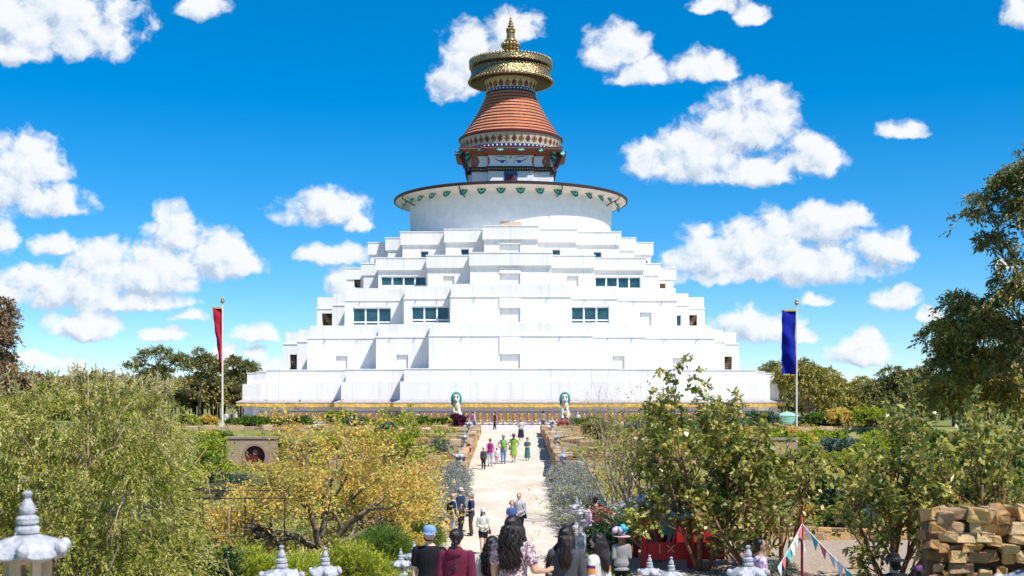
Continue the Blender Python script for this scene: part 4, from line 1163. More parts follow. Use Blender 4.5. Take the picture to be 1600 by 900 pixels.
make_tree('olive_tree', 'loose yellow green tree in front of the bare twiggy tree', 'tree', (X(985, D), D, gz(X(985, D), D)), 77, sp_o, 3.4, .07, [((-.1, 0, 1), 1.0), ((.15, .1, 1), 1.0), ((.45, 0, 1), .85)], G_eucy, B_pale, 9, 1, .45, .15, .07, droop=.3, spread=.7)

# --- eucalypts
sp_e = [dict(seg=6, wob=.10, up=.06, taper=.5), dict(n=6, len=.55, ang=42, rad=.5, seg=4, wob=.18, up=.08, **{'from': .4}), dict(n=5, len=.55, ang=42, rad=.5, seg=3, wob=.22, up=.05), dict(n=3, len=.6, ang=45, rad=.5, seg=2, wob=.25)]
def euc(label, px, D, seed, h, dirs, m, per, leaf=.22, twL=.75, gm=None, r0=.2, spec=sp_e, bark=None, name='eucalypt', droop=.75):
    return make_tree(name, label, 'tree', (X(px, D), D, gz(X(px, D), D)), seed, spec, h, r0, dirs, gm or G_euc, bark or B_grey, m, per, twL, leaf, leaf * .36, droop=droop, spread=.5, jit=.08, up=.1)
def lump_tree(name, label, bpx, D, lumps, gm, seed, n=900, m=16, leaf=.24, twL=.8, r0=.22, depth=1.0, bark=None, droop=.6, lean=0.0, fork=.35, zb=None):
    """trunk forking to every clump of the crown; clumps given as seen (column, row, half width, half height)"""
    rng = np.random.default_rng(seed); rr = random.Random(seed)
    bx = X(bpx, D); z0 = gz(bx, D) if zb is None else zb
    t = thing(name, label, 'tree', (bx, D, z0))
    L = []; mb = MB()
    for (px, py, rx, ry) in lumps:
        rx, ry = rx * D / F, ry * D / F
        c = Vector((X(px, D) - bx, rr.uniform(-1, 1) * depth * .8, Z(py, D) - z0))
        for k in range(4):   # break each clump up
            q = c + Vector((rr.gauss(0, .45) * rx, rr.gauss(0, .4) * depth, rr.gauss(0, .42) * ry)); L.append((tuple(q), (rx * rr.uniform(.42, .62), max(.3, depth * rr.uniform(.4, .7)), ry * rr.uniform(.38, .58))))
        f = fork * rr.uniform(.6, 1.3); p0 = Vector((lean * c.z * f, 0, c.z * f)); md = p0.lerp(c, .55) + Vector((0, 0, .12 * c.z * rr.uniform(.3, 1)))
        rb = r0 * (1 - f * .8) * .55
        mb.tube([p0, p0.lerp(md, .5) + Vector((rr.gauss(0,.1), 0, .05)), md, c], [rb, rb * .8, rb * .55, rb * .25], 6)
        for k in range(7):
            e = c + Vector((rr.gauss(0, .6) * rx, rr.gauss(0, .5) * depth, rr.gauss(0.1, .6) * ry)); s = md.lerp(c, rr.uniform(.2, 1)); mb.tube([s, s.lerp(e, .5) + Vector((0, 0, .1)), e], [rb * .28, rb * .18, .01], 4)
    H = max(c[2] for c, r in L)
    mb.tube([(0, 0, -.3), (lean * H * .2, 0, H * .2), (lean * H * .45, 0, H * .45), (lean * H * .75, .1, H * .75)], [r0, r0 * .8, r0 * .55, r0 * .2], 9)
    mb.build('trunk', bark or B_grey, t, smooth=True, fix=False)
    P, A, Nn, ix = lumps_crown(rng, L, n, twL, m, droop, .5, .06)
    q = rng.random(n)[ix] * .55 + rng.random(len(P)) * .45
    leaf_mesh('crown', P, A, Nn, leaf * rng.uniform(.6, 1.3, len(P)), leaf * .34 * rng.uniform(.6, 1.3, len(P)), q, gm, t)
    return t
lump_tree('eucalypt', 'towering dark eucalypt at the right edge with clumps hanging high against the sky', 1650, 52, [(1574,285,26,20),(1602,268,24,24),(1550,325,20,22),(1578,345,24,18),(1625,310,40,40),(1560,378,16,10),(1606,440,34,26),(1578,470,30,26),(1625,520,50,50),(1600,575,45,42),(1650,420,50,50),(1560,505,22,28)], G_euc, 81, 1300, 16, .26, .85, .3, 1.3, lean=-.06, fork=.55)
lump_tree('eucalypt', 'bushy eucalypt with golden new growth left of the towering one', 1530, 56, [(1498,492,22,20),(1478,535,18,28),(1515,540,32,30),(1484,582,28,30),(1535,505,20,24),(1545,572,34,34),(1505,622,40,28),(1558,622,36,28),(1470,612,16,18)], G_eucy, 82, 1500, 16, .26, .8, .24, 1.2, lean=-.03)
lump_tree('eucalypt', 'dark bushy eucalypt low behind the glossy tree at the right edge', 1605, 62, [(1600,590,50,40),(1570,630,45,35),(1630,640,50,40)], G_euc, 83, 900, 16, .28, .9, .2, 1.2)
lump_tree('eucalypt', 'rusty leaved tree cut by the left edge above the weeping shrub', -8, 60, [(0,500,16,14),(14,532,11,18),(-15,540,22,30),(4,572,20,16),(-25,500,22,24)], G_rust, 84, 1000, 14, .22, .7, .18, 1.0)
lump_tree('eucalypt', 'lower rusty bush tree just right of the left edge', 32, 66, [(28,598,16,14),(8,615,20,18),(50,618,16,14),(30,635,34,18)], G_rust, 85, 700, 14, .24, .7, .12, .9)
sp_f = [dict(seg=5, wob=.10, up=.06, taper=.5), dict(n=5, len=.5, ang=48, rad=.5, seg=4, wob=.16, up=.10, **{'from': .5}), dict(n=4, len=.5, ang=45, rad=.5, seg=3, wob=.2, up=.05)]
BT = [ # px, D, height, label
 (246, 150, 7.2, 'tall open eucalypt with a flat layered crown left of the red banner', 'o'),
 (312, 158, 6.6, 'thin open eucalypt just left of the red banner pole', 'o'),
 (378, 165, 6.5, 'open eucalypt between the red banner and the stupa base', 'o'),
 (1262, 128, 6.6, 'broad brown green eucalypt behind the blue banner pole', 'd'),
 (1222, 140, 6.6, 'dark eucalypt between the stupa corner and the blue banner', 'd'),
 (1300, 150, 5.6, 'lower spreading eucalypt to the right of the blue banner', 'd'),
 (1388, 138, 5.6, 'eucalypt with a dark rounded crown and open trunks midway to the golden eucalypt', 'd'),
 (1345, 160, 5.2, 'small far eucalypt left of the rounded dark one', 'd'),
 (1440, 145, 5.8, 'eucalypt partly hidden by the golden bushy eucalypt', 'd'),
 (1490, 120, 5.2, 'low eucalypt behind the trunk of the golden eucalypt', 'd'),
]
for k, (px, D, h, lab, kd) in enumerate(BT):
    if kd == 'o':
        lm = {246: [(214,574,13,7),(238,554,20,8),(268,564,17,8),(252,580,15,7),(226,590,10,6)], 312: [(298,574,10,7),(316,562,13,7),(334,576,10,6),(308,588,9,6)], 378: [(370,568,9,7),(386,574,10,7),(362,586,9,6),(380,592,9,6)]}[px]
        lump_tree('eucalypt', lab, px, D, lm, G_euc, 90 + k, 420, 12, .42, 1.1, .20, 1.6, fork=.5, droop=.3)
    else:
        
        rk = random.Random(k); tp = Z(HZ, D); tpy = HZ - (h - EYE) * F / D; hw = 2.6 * F / D
        lm = [(px + rk.uniform(-.9, .9) * hw * (.5 + .5 * j / 7), tpy + (8 + j * 7) , hw * rk.uniform(.35, .55), 12) for j in range(8)]
        lump_tree('eucalypt', lab, px, D, lm, G_eucy if k % 2 else G_euc, 90 + k, 900, 12, .40, 1.2, .17, 1.6, zb=gz(X(px, D), D))
# --- the far wood, one mass
def wood():
    rng = np.random.default_rng(7); rr = random.Random(7)
    Ls = []; n = 0
    spots = []
    for k in range(300):
        left = rr.random() < .66
        D = rr.uniform(175, 380)
        px = rr.uniform(-60, 430) if left else rr.uniform(1180, 1680)
        spots.append((px, D))
    PP = []; AA = []; NN = []; QQ = []; LL = []
    mb = MB()
    for px, D in spots:
        x = X(px, D); zb = gz(x, D)
        top = np.interp(px, [-60, 40, 110, 200, 290, 380, 430, 1180, 1260, 1340, 1420, 1680], [585, 598, 583, 590, 588, 580, 590, 600, 605, 612, 606, 600]) + rr.uniform(-6, 22)
        zt = Z(top, D); h = max(3.0, zt - zb); r = h * rr.uniform(.28, .45); r = min(r, 4.5)
        tone = rr.random()
        lum = [((x + rr.gauss(0, .5) * r, D + rr.gauss(0, .5) * r, zb + h * rr.uniform(.5, .8)), (r * rr.uniform(.5, .8), r * .7, h * rr.uniform(.16, .24))) for _ in range(5)]
        P, A, Nn, ix = lumps_crown(rng, lum, 70, 1.3, 8, .4, .7, .25)
        PP.append(P); AA.append(A); NN.append(Nn); QQ.append(np.clip(tone * .6 + rng.random(len(P)) * .4, 0, 1)); LL.append(np.full(len(P), .55 * D / 200))
        mb.tube([(x, D, zb - .5), (x + rr.uniform(-.4, .4), D, zb + h * .6)], [.22, .1], 5)
        for c, rr3 in lum: mb.ball(c, 1, 7, 5, (rr3[0]*.6, rr3[1]*.6, rr3[2]*.6))  # dark filler ball inside each crown lump, built together with the trunks
    P = np.concatenate(PP); Lf = np.concatenate(LL)
    o = leaf_mesh('far_woods', P, np.concatenate(AA), np.concatenate(NN), Lf, Lf * .5, np.concatenate(QQ), ramp_mat('far_wood_leaf', [(.07,.08,.03),(.16,.17,.05),(.27,.24,.06),(.38,.29,.08),(.32,.19,.09)], .7, .2, .1, .12, .1))
    tag(o, kind='stuff')
    o2 = mb.build('far_woods_trunks_cores', mat('far_wood_dark', (.05, .05, .022), .95, .1, var=.5, scale=.3), smooth=True, fix=False)
    tag(o2, kind='stuff')
wood()

# --- ground cover of the garden beds
def cover():
    rng = np.random.default_rng(15); rr = random.Random(15)
    P0 = []; D0 = []; Ln = []; tone = []
    def bed(x0, x1, y0, y1, n, h):
        for _ in range(n):
            x, y = rr.uniform(x0, x1), rr.uniform(y0, y1)
            hh = h * rr.uniform(.5, 1.4); w = rr.uniform(.25, .7); tn = rr.random()
            for k in range(16):
                a = rr.uniform(0, 2*PI); q = math.sqrt(rr.random())
                px, py = x + w*q*math.cos(a), y + w*q*math.sin(a)
                P0.append((px, py, gz(px, py) + hh * .5 * (1 - q*q) * rr.random())); D0.append((math.cos(a)*q*.8 + rr.gauss(0,.2), math.sin(a)*q*.8 + rr.gauss(0,.2), 1)); Ln.append(hh * rr.uniform(.4, .8)); tone.append(tn)
    bed(-27, -5.5, 27, 66.5, 620, .45); bed(-5.4, -2.9, 27, 44, 60, .4)
    bed(6, 26, 47.5, 66.5, 420, .45); bed(4.8, 6.5, 46, 66, 60, .4)
    bed(-30, -9.5, 68, 94, 620, .42); bed(9.5, 30, 68, 94, 560, .42); bed(-30, -4, 96, 102, 120, .3); bed(4, 30, 96, 102, 110, .3); bed(-9.5, -3.4, 68, 101, 26, .25); bed(3.4, 9, 68, 101, 24, .25)
    bed(-12, -3.2, 13, 27, 110, .4); bed(3.6, 10, 14, 25, 70, .3)
    P0 = np.array(P0); D0 = np.array(D0)
    P, A, Nn, ix = twigs(P0, D0, np.array(Ln), .25, 5, .7, .05, rng)
    q = np.clip(np.array(tone)[ix] * .7 + rng.random(len(P)) * .3, 0, 1)
    tag(leaf_mesh('garden_undergrowth', P, A, Nn, .15 * rng.uniform(.6, 1.5, len(P)), .06 * rng.uniform(.6, 1.4, len(P)), q, G_mix), kind='stuff')
cover()
# --- single shrubs
def sh(name, label, px, D, size, m, seed, cat='shrub', group=None, dz=0, **k):
    x = X(px, D); return shrub(name, label, cat, (x, D, gz(x, D) + dz), size, m, seed=seed, group=group, **k)
sh('dark_shrub', 'dark shiny leaved shrub below the black garden frame', 305, 24, (1.1, .8, 2.6), G_dark, 101, n=900, leafL=.10, leafW=.045)
sh('yellow_shrub', 'bright yellow green feathery shrub behind the left finialed lantern pair', 420, 25, (1.6, .9, 2.75), G_yel, 102, n=1700, leafL=.13, leafW=.02, droop=.15)
sh('yellow_shrub', 'bright yellow green feathery shrub under the small leaning autumn tree', 528, 27, (1.6, .9, 2.5), G_yel, 103, n=1700, leafL=.13, leafW=.02, droop=.15)
sh('grass_tuft', 'tall strappy green grass tuft behind the two small lanterns', 598, 37, (.9, .8, 1.5), G_green, 104, n=800, leafL=.32, leafW=.018, droop=.3, twL=.35, cat='grass tuft', stems=False)
sh('grass_tuft', 'green strappy tuft beside the lantern near the group in navy', 665, 42, (.6, .6, .9), G_green, 105, n=300, leafL=.3, leafW=.02, droop=.3, cat='grass tuft', stems=False)
sh('golden_shrub', 'golden leaved shrub at the foot of the silver hedge by the lanterns', 636, 39, (.7, .6, 1.3), G_autumn, 106, n=460, leafL=.10, leafW=.05)
sh('rose_bush', 'leafy olive bush climbing inside the black garden frame', 330, 41, (.95, .7, 1.1), G_mix, 107, n=300, cat='bush')
sh('rose_bush', 'tall loose bush with reddish tips behind the curved bar of the black frame', 292, 49, (.9, .8, 1.5), G_mix, 108, n=260, cat='bush')
sh('blue_shrub', 'low blue green shrub mass in front of the round arched brick wall', 345, 66, (2.4, .9, 1.0), G_blue, 109, n=420, leafL=.14, leafW=.05)
sh('blue_shrub', 'small blue green plant inside the black garden frame', 338, 45, (.4, .4, .6), G_blue, 110, n=120, leafL=.18, leafW=.03)
sh('green_shrub', 'dense green shrub with yellow flowers right of the prayer flag pole', 1310, 47.5, (1.15, .9, 1.35), G_green, 111, n=640, leafL=.08, leafW=.04)
sh('green_shrub', 'low grey green shrub beside the trunk of the broad glossy tree', 1350, 49, (.8, .7, .95), G_blue, 112, n=300)
sh('dark_shrub', 'dark shrub at the end of the silver hedge behind the woman with the hats', 955, 43, (.9, .8, 1.1), G_dark, 113, n=420, leafL=.12, leafW=.06)
sh('dark_shrub', 'dark leafy shrub in front of the man in red plaid', 990, 47, (.9, .8, 1.0), G_green, 114, n=380, leafL=.12, leafW=.06)
sh('purple_shrub', 'purple leaved shrub under the left snow lion', 714, 98, (.95, .6, 1.05), G_purple, 115, n=260, leafL=.16, leafW=.09)
sh('green_shrub', 'green shrub at the foot of the lowest terrace wall left of the path', 705, 65.3, (1.5, .6, .75), G_green, 116, n=360, leafL=.12)
sh('green_shrub', 'green shrub at the foot of the lowest terrace wall right of the path', 893, 65.3, (1.2, .6, .75), G_green, 117, n=300, leafL=.12)
sh('palm_plant', 'small spiky palm standing on the left terrace', 684, 69, (.35, .3, .9), G_blue, 118, n=36, leafL=.38, leafW=.04, droop=.4, cat='palm', core=False)
sh('olive_shrub', 'olive shrub high on the right terraces behind the white statue', 940, 80, (1.6, 1.0, 1.6), G_eucy, 119, n=360, leafL=.16, leafW=.07)
sh('green_shrub', 'pale green shrub right of the blue banner pole', 1290, 84, (2.0, 1.2, 1.9), G_lime, 120, n=420, leafL=.18, leafW=.08)
sh('olive_shrub', 'dry olive shrub beyond the broad glossy tree', 1420, 78, (2.4, 1.2, 2.0), G_eucy, 121, n=420, leafL=.18, leafW=.08)
sh('dark_shrub', 'dark green clump in the shade left of the broad glossy tree', 1318, 52, (1.0, .8, 1.9), G_dark, 122, n=360, leafL=.12, leafW=.06)
sh('wire_plant', 'wiry grey tuft on the gravel beside the red flag pole', 1222, 36.2, (.34, .3, .5), G_blue, 123, n=130, leafL=.2, leafW=.012, cat='plant', stems=False)
sh('yellow_shrub', 'yellow flowering weed in the gravel at the right', 1328, 33, (.4, .3, .6), G_yel, 124, n=90, leafL=.09, leafW=.05, cat='plant', core=False)
bp = sh('plaza_bush', 'low bright green bush along the plaza edge before the prayer wheels', 372, 99.5, (1.1, .6, .85), G_green, 130, n=260, leafL=.14, leafW=.07, group='low green bushes along the plaza edge', cat='bush')
for k, px in enumerate((408, 436, 465, 566, 590, 612, 662, 684, 704, 905, 930, 1015, 1060, 1100, 1160)):
    x = X(px, 99.5); copy_thing(bp, (x, 99.5, gz(x, 99.5)), k * 1.3, random.Random(k).uniform(.75, 1.1))

protos = []
for k, (mm, w, h) in enumerate(((G_green, .95, 1.1), (G_lime, 1.1, 1.3), (G_blue, 1.0, .8), (G_autumn, .9, 1.0))):
    protos.append(shrub('terrace_shrub', 'rounded garden shrub among the planted beds below the plaza', 'shrub', (0, 0, -50), (w, w * .75, h), mm, seed=300 + k, n=230, leafL=.15, leafW=.07, group='rounded shrubs in the garden beds'))
rr = random.Random(31); used = set()
for k in range(150):
    s = -1 if k % 2 else 1
    y = rr.choice([rr.uniform(68.5, 74), rr.uniform(76, 83), rr.uniform(86, 94), rr.uniform(96, 101), rr.uniform(52, 66)])
    x = s * rr.uniform(9.2 if y > 67 else 6.5, 27)
    q = rr.randrange(4); sc_ = rr.uniform(.6, 1.25)
    if q not in used: used.add(q); o = protos[q]; o.location = (x, y, gz(x, y)); continue
    copy_thing(protos[q], (x, y, gz(x, y)), rr.uniform(0, 6), sc_)

rr = random.Random(57)
for k in range(46):
    x = rr.uniform(10.5, 31); y = rr.uniform(58, 99)
    copy_thing(protos[rr.choice((0, 1, 1, 2, 3))], (x, y, gz(x, y)), rr.uniform(0, 6), rr.uniform(1.1, 1.65))
# ------------------------------------------------------------------ stone walls, lanterns and other furniture
M_sand = ramp_mat('golden_sandstone', [(.18,.10,.055),(.40,.22,.09),(.54,.33,.13),(.52,.37,.20),(.42,.28,.16),(.27,.17,.10)], .92, .12, 0, .30, 5.0, bump=1.0)
M_sandpale = ramp_mat('pale_ochre_stone', [(.22,.11,.055),(.42,.25,.11),(.54,.36,.19),(.56,.42,.27),(.32,.20,.13)], .9, .15, 0, .22, 1.2, bump=.8)
M_core = mat('wall_backing', (.13, .08, .05), .95, .1, var=.4, scale=4)
def stone(mb, c, s, rr, jit=.16, rot=.08):
    """one quarried block: a box with every corner pulled about and its edges knocked off"""
    mb.cur = rr.random()
    M = Matrix.Translation(c) @ Matrix.Rotation(rr.gauss(0, rot), 4, 'Z') @ Matrix.Rotation(rr.gauss(0, rot), 4, 'Y') @ Matrix.Rotation(rr.gauss(0, rot), 4, 'X')
    bm = bmesh.new(); bmesh.ops.create_cube(bm, size=1)
    for v in bm.verts: v.co = Vector([v.co[i] * s[i] * (1 + rr.uniform(-jit, jit)) for i in range(3)])
    bmesh.ops.bevel(bm, geom=bm.edges[:], offset=min(s) * .16, segments=2, profile=.7, affect='EDGES')
    for v in bm.verts: v.co += Vector((rr.gauss(0, .02), rr.gauss(0, .02), rr.gauss(0, .02))) * min(s) * (2.2 if jit > .2 else 1)
    bm.verts.index_update()
    mb.add([M @ v.co for v in bm.verts], [[v.index for v in f.verts] for f in bm.faces]); bm.free()
def wall_run(mb, core, a, b, zb0, zb1, zt, th, rr, sw=(.35, .8), shh=(.16, .32), rough=0):
    """dry stone wall from a to b (x,y), ground from zb0 to zb1, top zt(t)"""
    a, b = Vector((*a, 0)), Vector((*b, 0)); d = b - a; Lg = d.length; d.normalize(); nrm = Vector((d.y, -d.x, 0))
    ang = math.atan2(d.y, d.x)
    z = min(zb0, zb1) - .1
    ztm = max(zt(k / 20) for k in range(21))
    while z < ztm - .04:
        h = rr.uniform(*shh); s = rr.uniform(-.3, 0)
        while s < Lg:
            w = rr.uniform(*sw); e = min(Lg + .05, s + w); m = (max(s, 0) + e) / 2; t = m / Lg
            hh = min(h, zt(t) - z)
            if hh > .06 and e - max(s, 0) > .08 and z + h > (zb0 + (zb1 - zb0) * t) - .1:
                if z + h > zt(t) - .05: hh *= rr.uniform(.85, 1.05) if rough else rr.uniform(.8, 1.35)
                p = a + d * m + Vector((0, 0, z + hh / 2)) + nrm * rr.uniform(-.02, .05)
                n0 = len(mb.v); q = rr.uniform(.95, 1.2) if rough else 1
                p = p + nrm * (rr.uniform(-.02, .04) * rough)
                stone(mb, (0, 0, 0), ((e - max(s, 0)) * (1.0 + .12 * rough), th * rr.uniform(.9, 1.1), hh * 1.02 * q), rr, .10 + .15 * rough, .025 + .06 * rough)
                M = Matrix.Translation(p) @ Matrix.Rotation(ang, 4, 'Z')
                for i in range(n0, len(mb.v)): mb.v[i] = tuple(M @ Vector(mb.v[i]))
            s += w
        z += h
    q = nrm * (th * .36)
    za, zb = zt(0) - .12, zt(1) - .12
    core.add([a + q + Vector((0,0,zb0-.3)), b + q + Vector((0,0,zb1-.3)), b - q + Vector((0,0,zb1-.3)), a - q + Vector((0,0,zb0-.3)), a + q + Vector((0,0,za)), b + q + Vector((0,0,zb)), b - q + Vector((0,0,zb)), a - q + Vector((0,0,za))],
             [(3,2,1,0),(4,5,6,7),(0,1,5,4),(1,2,6,5),(2,3,7,6),(3,0,4,7)])
def stone_wall(label, runs, seed, m=None, th=.4, sw=(.35,.8), shh=(.16,.32), group=None, name='stone_wall', rough=0):
    rr = random.Random(seed); mb = MB(); core = MB()
    t = thing(name, label, 'stone wall', (0, 0, 0), 0, group)
    for (a, b, zb0, zb1, zt0, zt1) in runs: wall_run(mb, core, a, b, zb0, zb1, lambda f: zt0 + (zt1 - zt0) * f, th, rr, sw, shh, rough)
    mb.build('stonework', m or M_sandpale, t, fix=False); core.build('backing', M_core, t, fix=True)  # dark backing behind the stones shows in the gaps between them
    return t
names = ['lowest', 'second', 'third', 'topmost']
for s, side in ((-1, 'left'), (1, 'right')):
    for k, (y, yn, zt, xo) in enumerate(((67, 74.6, -.33, 10.2), (75, 84, .12, 10.4), (84.5, 94.2, .34, 10.4), (95, 100.2, .52, 29))):
        zg = gd(y - .7) - (1.0 if k == 3 else 0)
        runs = [((s*2.72, y), (s*xo, y + .4), zg, zg, zt, zt), ((s*2.66, yn), (s*2.66, y - .15), pz(yn), pz(y), zt + .02, zt)]
        if s < 0: runs = [(b, a, zb1, zb0, t1, t0) for (a, b, zb0, zb1, t0, t1) in runs]
        stone_wall(f'{names[k]} of the four ochre dry stone terrace walls {side} of the path', runs, 200 + k + 10*s, sw=(.5, 1.3), shh=(.2, .42), group='dry stone terrace walls by the path')
stone_wall('rough golden sandstone wall in the corner in front of the broad glossy tree', [((4.12, 12.1), (7.2, 11.6), -.4, -.4, 1.52, 1.72)], 230, M_sand, .42, (.06, .19), (.045, .125), rough=1)
stone_wall('low sandstone kerb edging the gravel yard behind the prayer flags', [((8.3, 46.6), (17.2, 46.2), -2.7, -2.7, -2.28, -2.28)], 231, M_sand, .4, (.5, 1.1), (.3, .4), name='stone_kerb')
stone_wall('low golden kerb at the foot of the hedge behind the grey coated woman', [((3.1, 43.4), (7.4, 43.2), -2.75, -2.75, -2.35, -2.35)], 232, M_sand, .35, (.6, 1.2), (.3, .4), name='stone_kerb')
stone_wall('low ochre kerb at the bottom of the steps beside the girl in white', [((3.0, 30.0), (5.9, 29.6), -2.75, -2.75, -2.2, -2.2)], 233, M_sand, .35, (.5, 1.0), (.3, .4), name='stone_kerb')
stone_wall('brown stone edging on the hedge side left of the path', [((-2.58, 65.2), (-2.5, 45.0), pz(65), -2.7, pz(65)+.38, -2.32)], 234, M_sandpale, .22, (.5, 1.0), (.2, .3), name='stone_kerb')
stone_wall('brown stone edging under the hedge right of the path', [((2.5, 45.0), (2.58, 65.2), -2.7, pz(65), -2.32, pz(65)+.38)], 235, M_sandpale, .22, (.5, 1.0), (.2, .3), name='stone_kerb')
def boulder(label, px, D, s, seed, m=None):
    rr = random.Random(seed); mb = MB(); stone(mb, (0, 0, 0), s, rr, .25, .2); x = X(px, D)
    o = mb.build('boulder', m or M_sand, loc=(x, D, gz(x, D) + s[2]*.35)); tag(o, label, 'boulder')
boulder('single rounded brown boulder on the gravel in front of the kerb', 1341, 38.5, (.42, .4, .36), 5)
boulder('pale block of stone among the olive planting left of the frame', 256, 60, (1.3, .8, .7), 6, mat('pale_rock', (.42,.34,.29), .9, .1, var=.3, scale=3, bump=.5))
boulder('brown boulder beside the person in the teal hat', 919, 64.4, (.75, .6, .8), 7)
boulder('ochre slab leaning on the lowest terrace left of the path', 672, 66.2, (1.1, .5, .6), 8)

rr = random.Random(77)
for k in range(44):
    s = -1 if k % 2 else 1; y = rr.choice([68.3, 70, 72, 76.5, 79, 82, 86.5, 90, 93]); x = s * rr.uniform(2.9, 8.2); mb = MB(); q = rr.uniform(.5, 1.0)
    stone(mb, (0,0,0), (q, q * .7, q * rr.uniform(.35, .6)), rr, .22, .15)
    o = mb.build('terrace_rock', M_sandpale, loc=(x, y, gz(x, y) + .12)); tag(o, 'loose ochre rock lying on the stone terraces beside the path', 'rock', 'loose rocks on the terraces')
# red box on the terrace
mb = MB(); t = thing('red_box', 'small red box with a pitched lid on the left terrace edge', 'box', (X(730, 72.5), 72.5, -.50))
mb.box(-.24, .24, -.18, .18, 0, .18); mb.build('body', M_red, t, bevel=.02)
mb = MB(); mb.prism([(-.28,.18),(.28,.18),(.20,.27),(-.20,.27)], -.21, .21); mb.build('lid', mat('red_lid', (.30,.03,.03), .6), t, bevel=.02)

# --- white granite lanterns
M_lant = mat('white_granite', (.55, .55, .58), .75, .3, col2=(.27,.28,.32), scale=9.0, bump=.35)
M_lantb = mat('tan_granite', (.70, .50, .34), .8, .2, var=.3, scale=6)
def lantern(label, x, y, top, h=None, rz=0.0, base=None, warm=False, proto=None):
    """hexagonal garden lantern, height h, top of the finial at z = top"""
    if proto is not None:
        return copy_thing(proto, (x, y, top - h), rz, h / 1.25, label)
    t = thing('stone_lantern', label, 'lantern', (x, y, top - h), rz, 'white stone garden lanterns'); t.scale = (h/1.25,)*3
    mb = MB(); mb.lathe([(.19,-.75),(.19,.05),(.16,.09),(.10,.12)], 6); mb.lathe([(.10,.12),(.075,.2),(.085,.3),(.07,.42),(.10,.47)], 16); mb.build('base', M_lant, t, auto=30, smooth=True)
    mb = MB(); mb.lathe([(.09,.46),(.20,.52),(.21,.57),(.16,.585)], 6, a0=PI/6); mb.build('platform', M_lant, t)
    mb = MB()
    for k in range(6):     # posts of the light chamber leave six windows
        a = PI/6 + PI*k/3
        M = Matrix.Translation((.135*math.sin(a), -.135*math.cos(a), 0)) @ Matrix.Rotation(a, 4, 'Z')
        mb.box(-.032, .032, -.026, .026, .58, .76, M)
    mb.lathe([(.10,.585),(.10,.62)], 6); mb.lathe([(.145,.735),(.15,.77)], 6, a0=PI/6)
    mb.build('light_chamber', M_lantb if warm else M_lant, t)
    # roof: six sagging faces, fat curled ears at the corners
    mb = MB(); n = 48
    def md(r, z, a):
        u = abs(((a / (PI/3)) % 1) - .5) * 2      # 1 at the corners
        return r * (1 + .13 * u**3 * (r > .1))
    prof = [(.10,.755),(.235,.765),(.262,.785),(.255,.815),(.20,.855),(.14,.90),(.085,.935),(.06,.945)]
    vs = []
    mb.lathe(prof, n, mod=md)
    for i, p in enumerate(mb.v):
        r = math.hypot(p[0], p[1]); a = math.atan2(p[0], -p[1]); u = abs(((a / (PI/3)) % 1) - .5) * 2
        if r > .15: mb.v[i] = (p[0], p[1], p[2] + .05 * u**4 * (r - .12) / .15)
    for k in range(6):
        a = PI*k/3
        mb.ball((.275*math.sin(a), -.275*math.cos(a), .842), .046, 10, 8, (1,1,1.15))
    mb.build('roof', M_lant, t, smooth=True, auto=60)
    mb = MB(); mb.lathe([(.05,.94),(.082,.95),(.085,.985),(.07,1.0),(.055,1.005),(.078,1.02),(.08,1.055),(.055,1.075),(.045,1.08),(.06,1.10),(.055,1.13),(.03,1.18),(.02,1.205),(.034,1.215),(.036,1.235),(.02,1.25)], 24)
    mb.build('finial', M_lant, t, smooth=True, auto=50)
    return t
BIG = lantern('largest white stone lantern, on a tan light chamber at the left corner', X(43, 7.4), 7.4, Z(767, 7.4), 1.06, .25, warm=True)
LP = lantern('blurred white lantern roof corner in front of the right stone wall', X(1624, 7.4), 7.4, Z(822, 7.4), 1.06, .1)
def lan(label, px, py, D, h=1.25, rz=.3): lantern(label, X(px, D), D, Z(py, D), h, rz, proto=LP)
lan('white stone lantern in front of the yellow green shrub, left of two alike', 440, 852, 12.6, .95, .5)
lan('white stone lantern right of its twin in front of the yellow green shrub', 508, 855, 16.7, 1.0, .2)
lan('white stone lantern in front of the man in the floral shirt', 1169, 852, 13.8, .95, .4)
lan('white stone lantern before the red post of the shelter', 1015, 867, 24, 1.0, .1)
lan('white stone lantern just right of the one at the shelter post', 1049, 870, 21, .98, .6)
lan('left one of two small lanterns by the man in the blue cap', 626, 857, 32, 1.2)
lan('right one of two small lanterns by the man in the blue cap', 647, 846, 34, 1.25, .7)
lan('lantern half hidden beside the woman with the backpack', 696, 797, 50)
lan('slender lantern at the bottom corner of the left terrace walls', 717, 699, 66, 1.35)
lan('slender lantern on the second left terrace wall', 726, 673, 73.8, 1.05, .8)
lan('slender lantern on the highest left terrace below the purple shrub', 732.7, 653, 86, 1.15)
lan('slender lantern at the bottom corner of the right terrace walls', 879.5, 699, 66, 1.35, .9)
lan('slender lantern on the second right terrace wall', 869.5, 673, 73.8, 1.05)
lan('slender lantern on the highest right terrace near the red pedestal', 862.5, 650, 86, 1.15, .2)
lan('lantern at the hedge behind the woman in the dark cap', 901, 775, 46.5, 1.22)
lan('lantern in front of the man in red plaid', 907, 781, 41.5, 1.25, .5)
lan('lantern between the girl in white and the grey coated woman', 946, 845, 40, 1.25, .5)

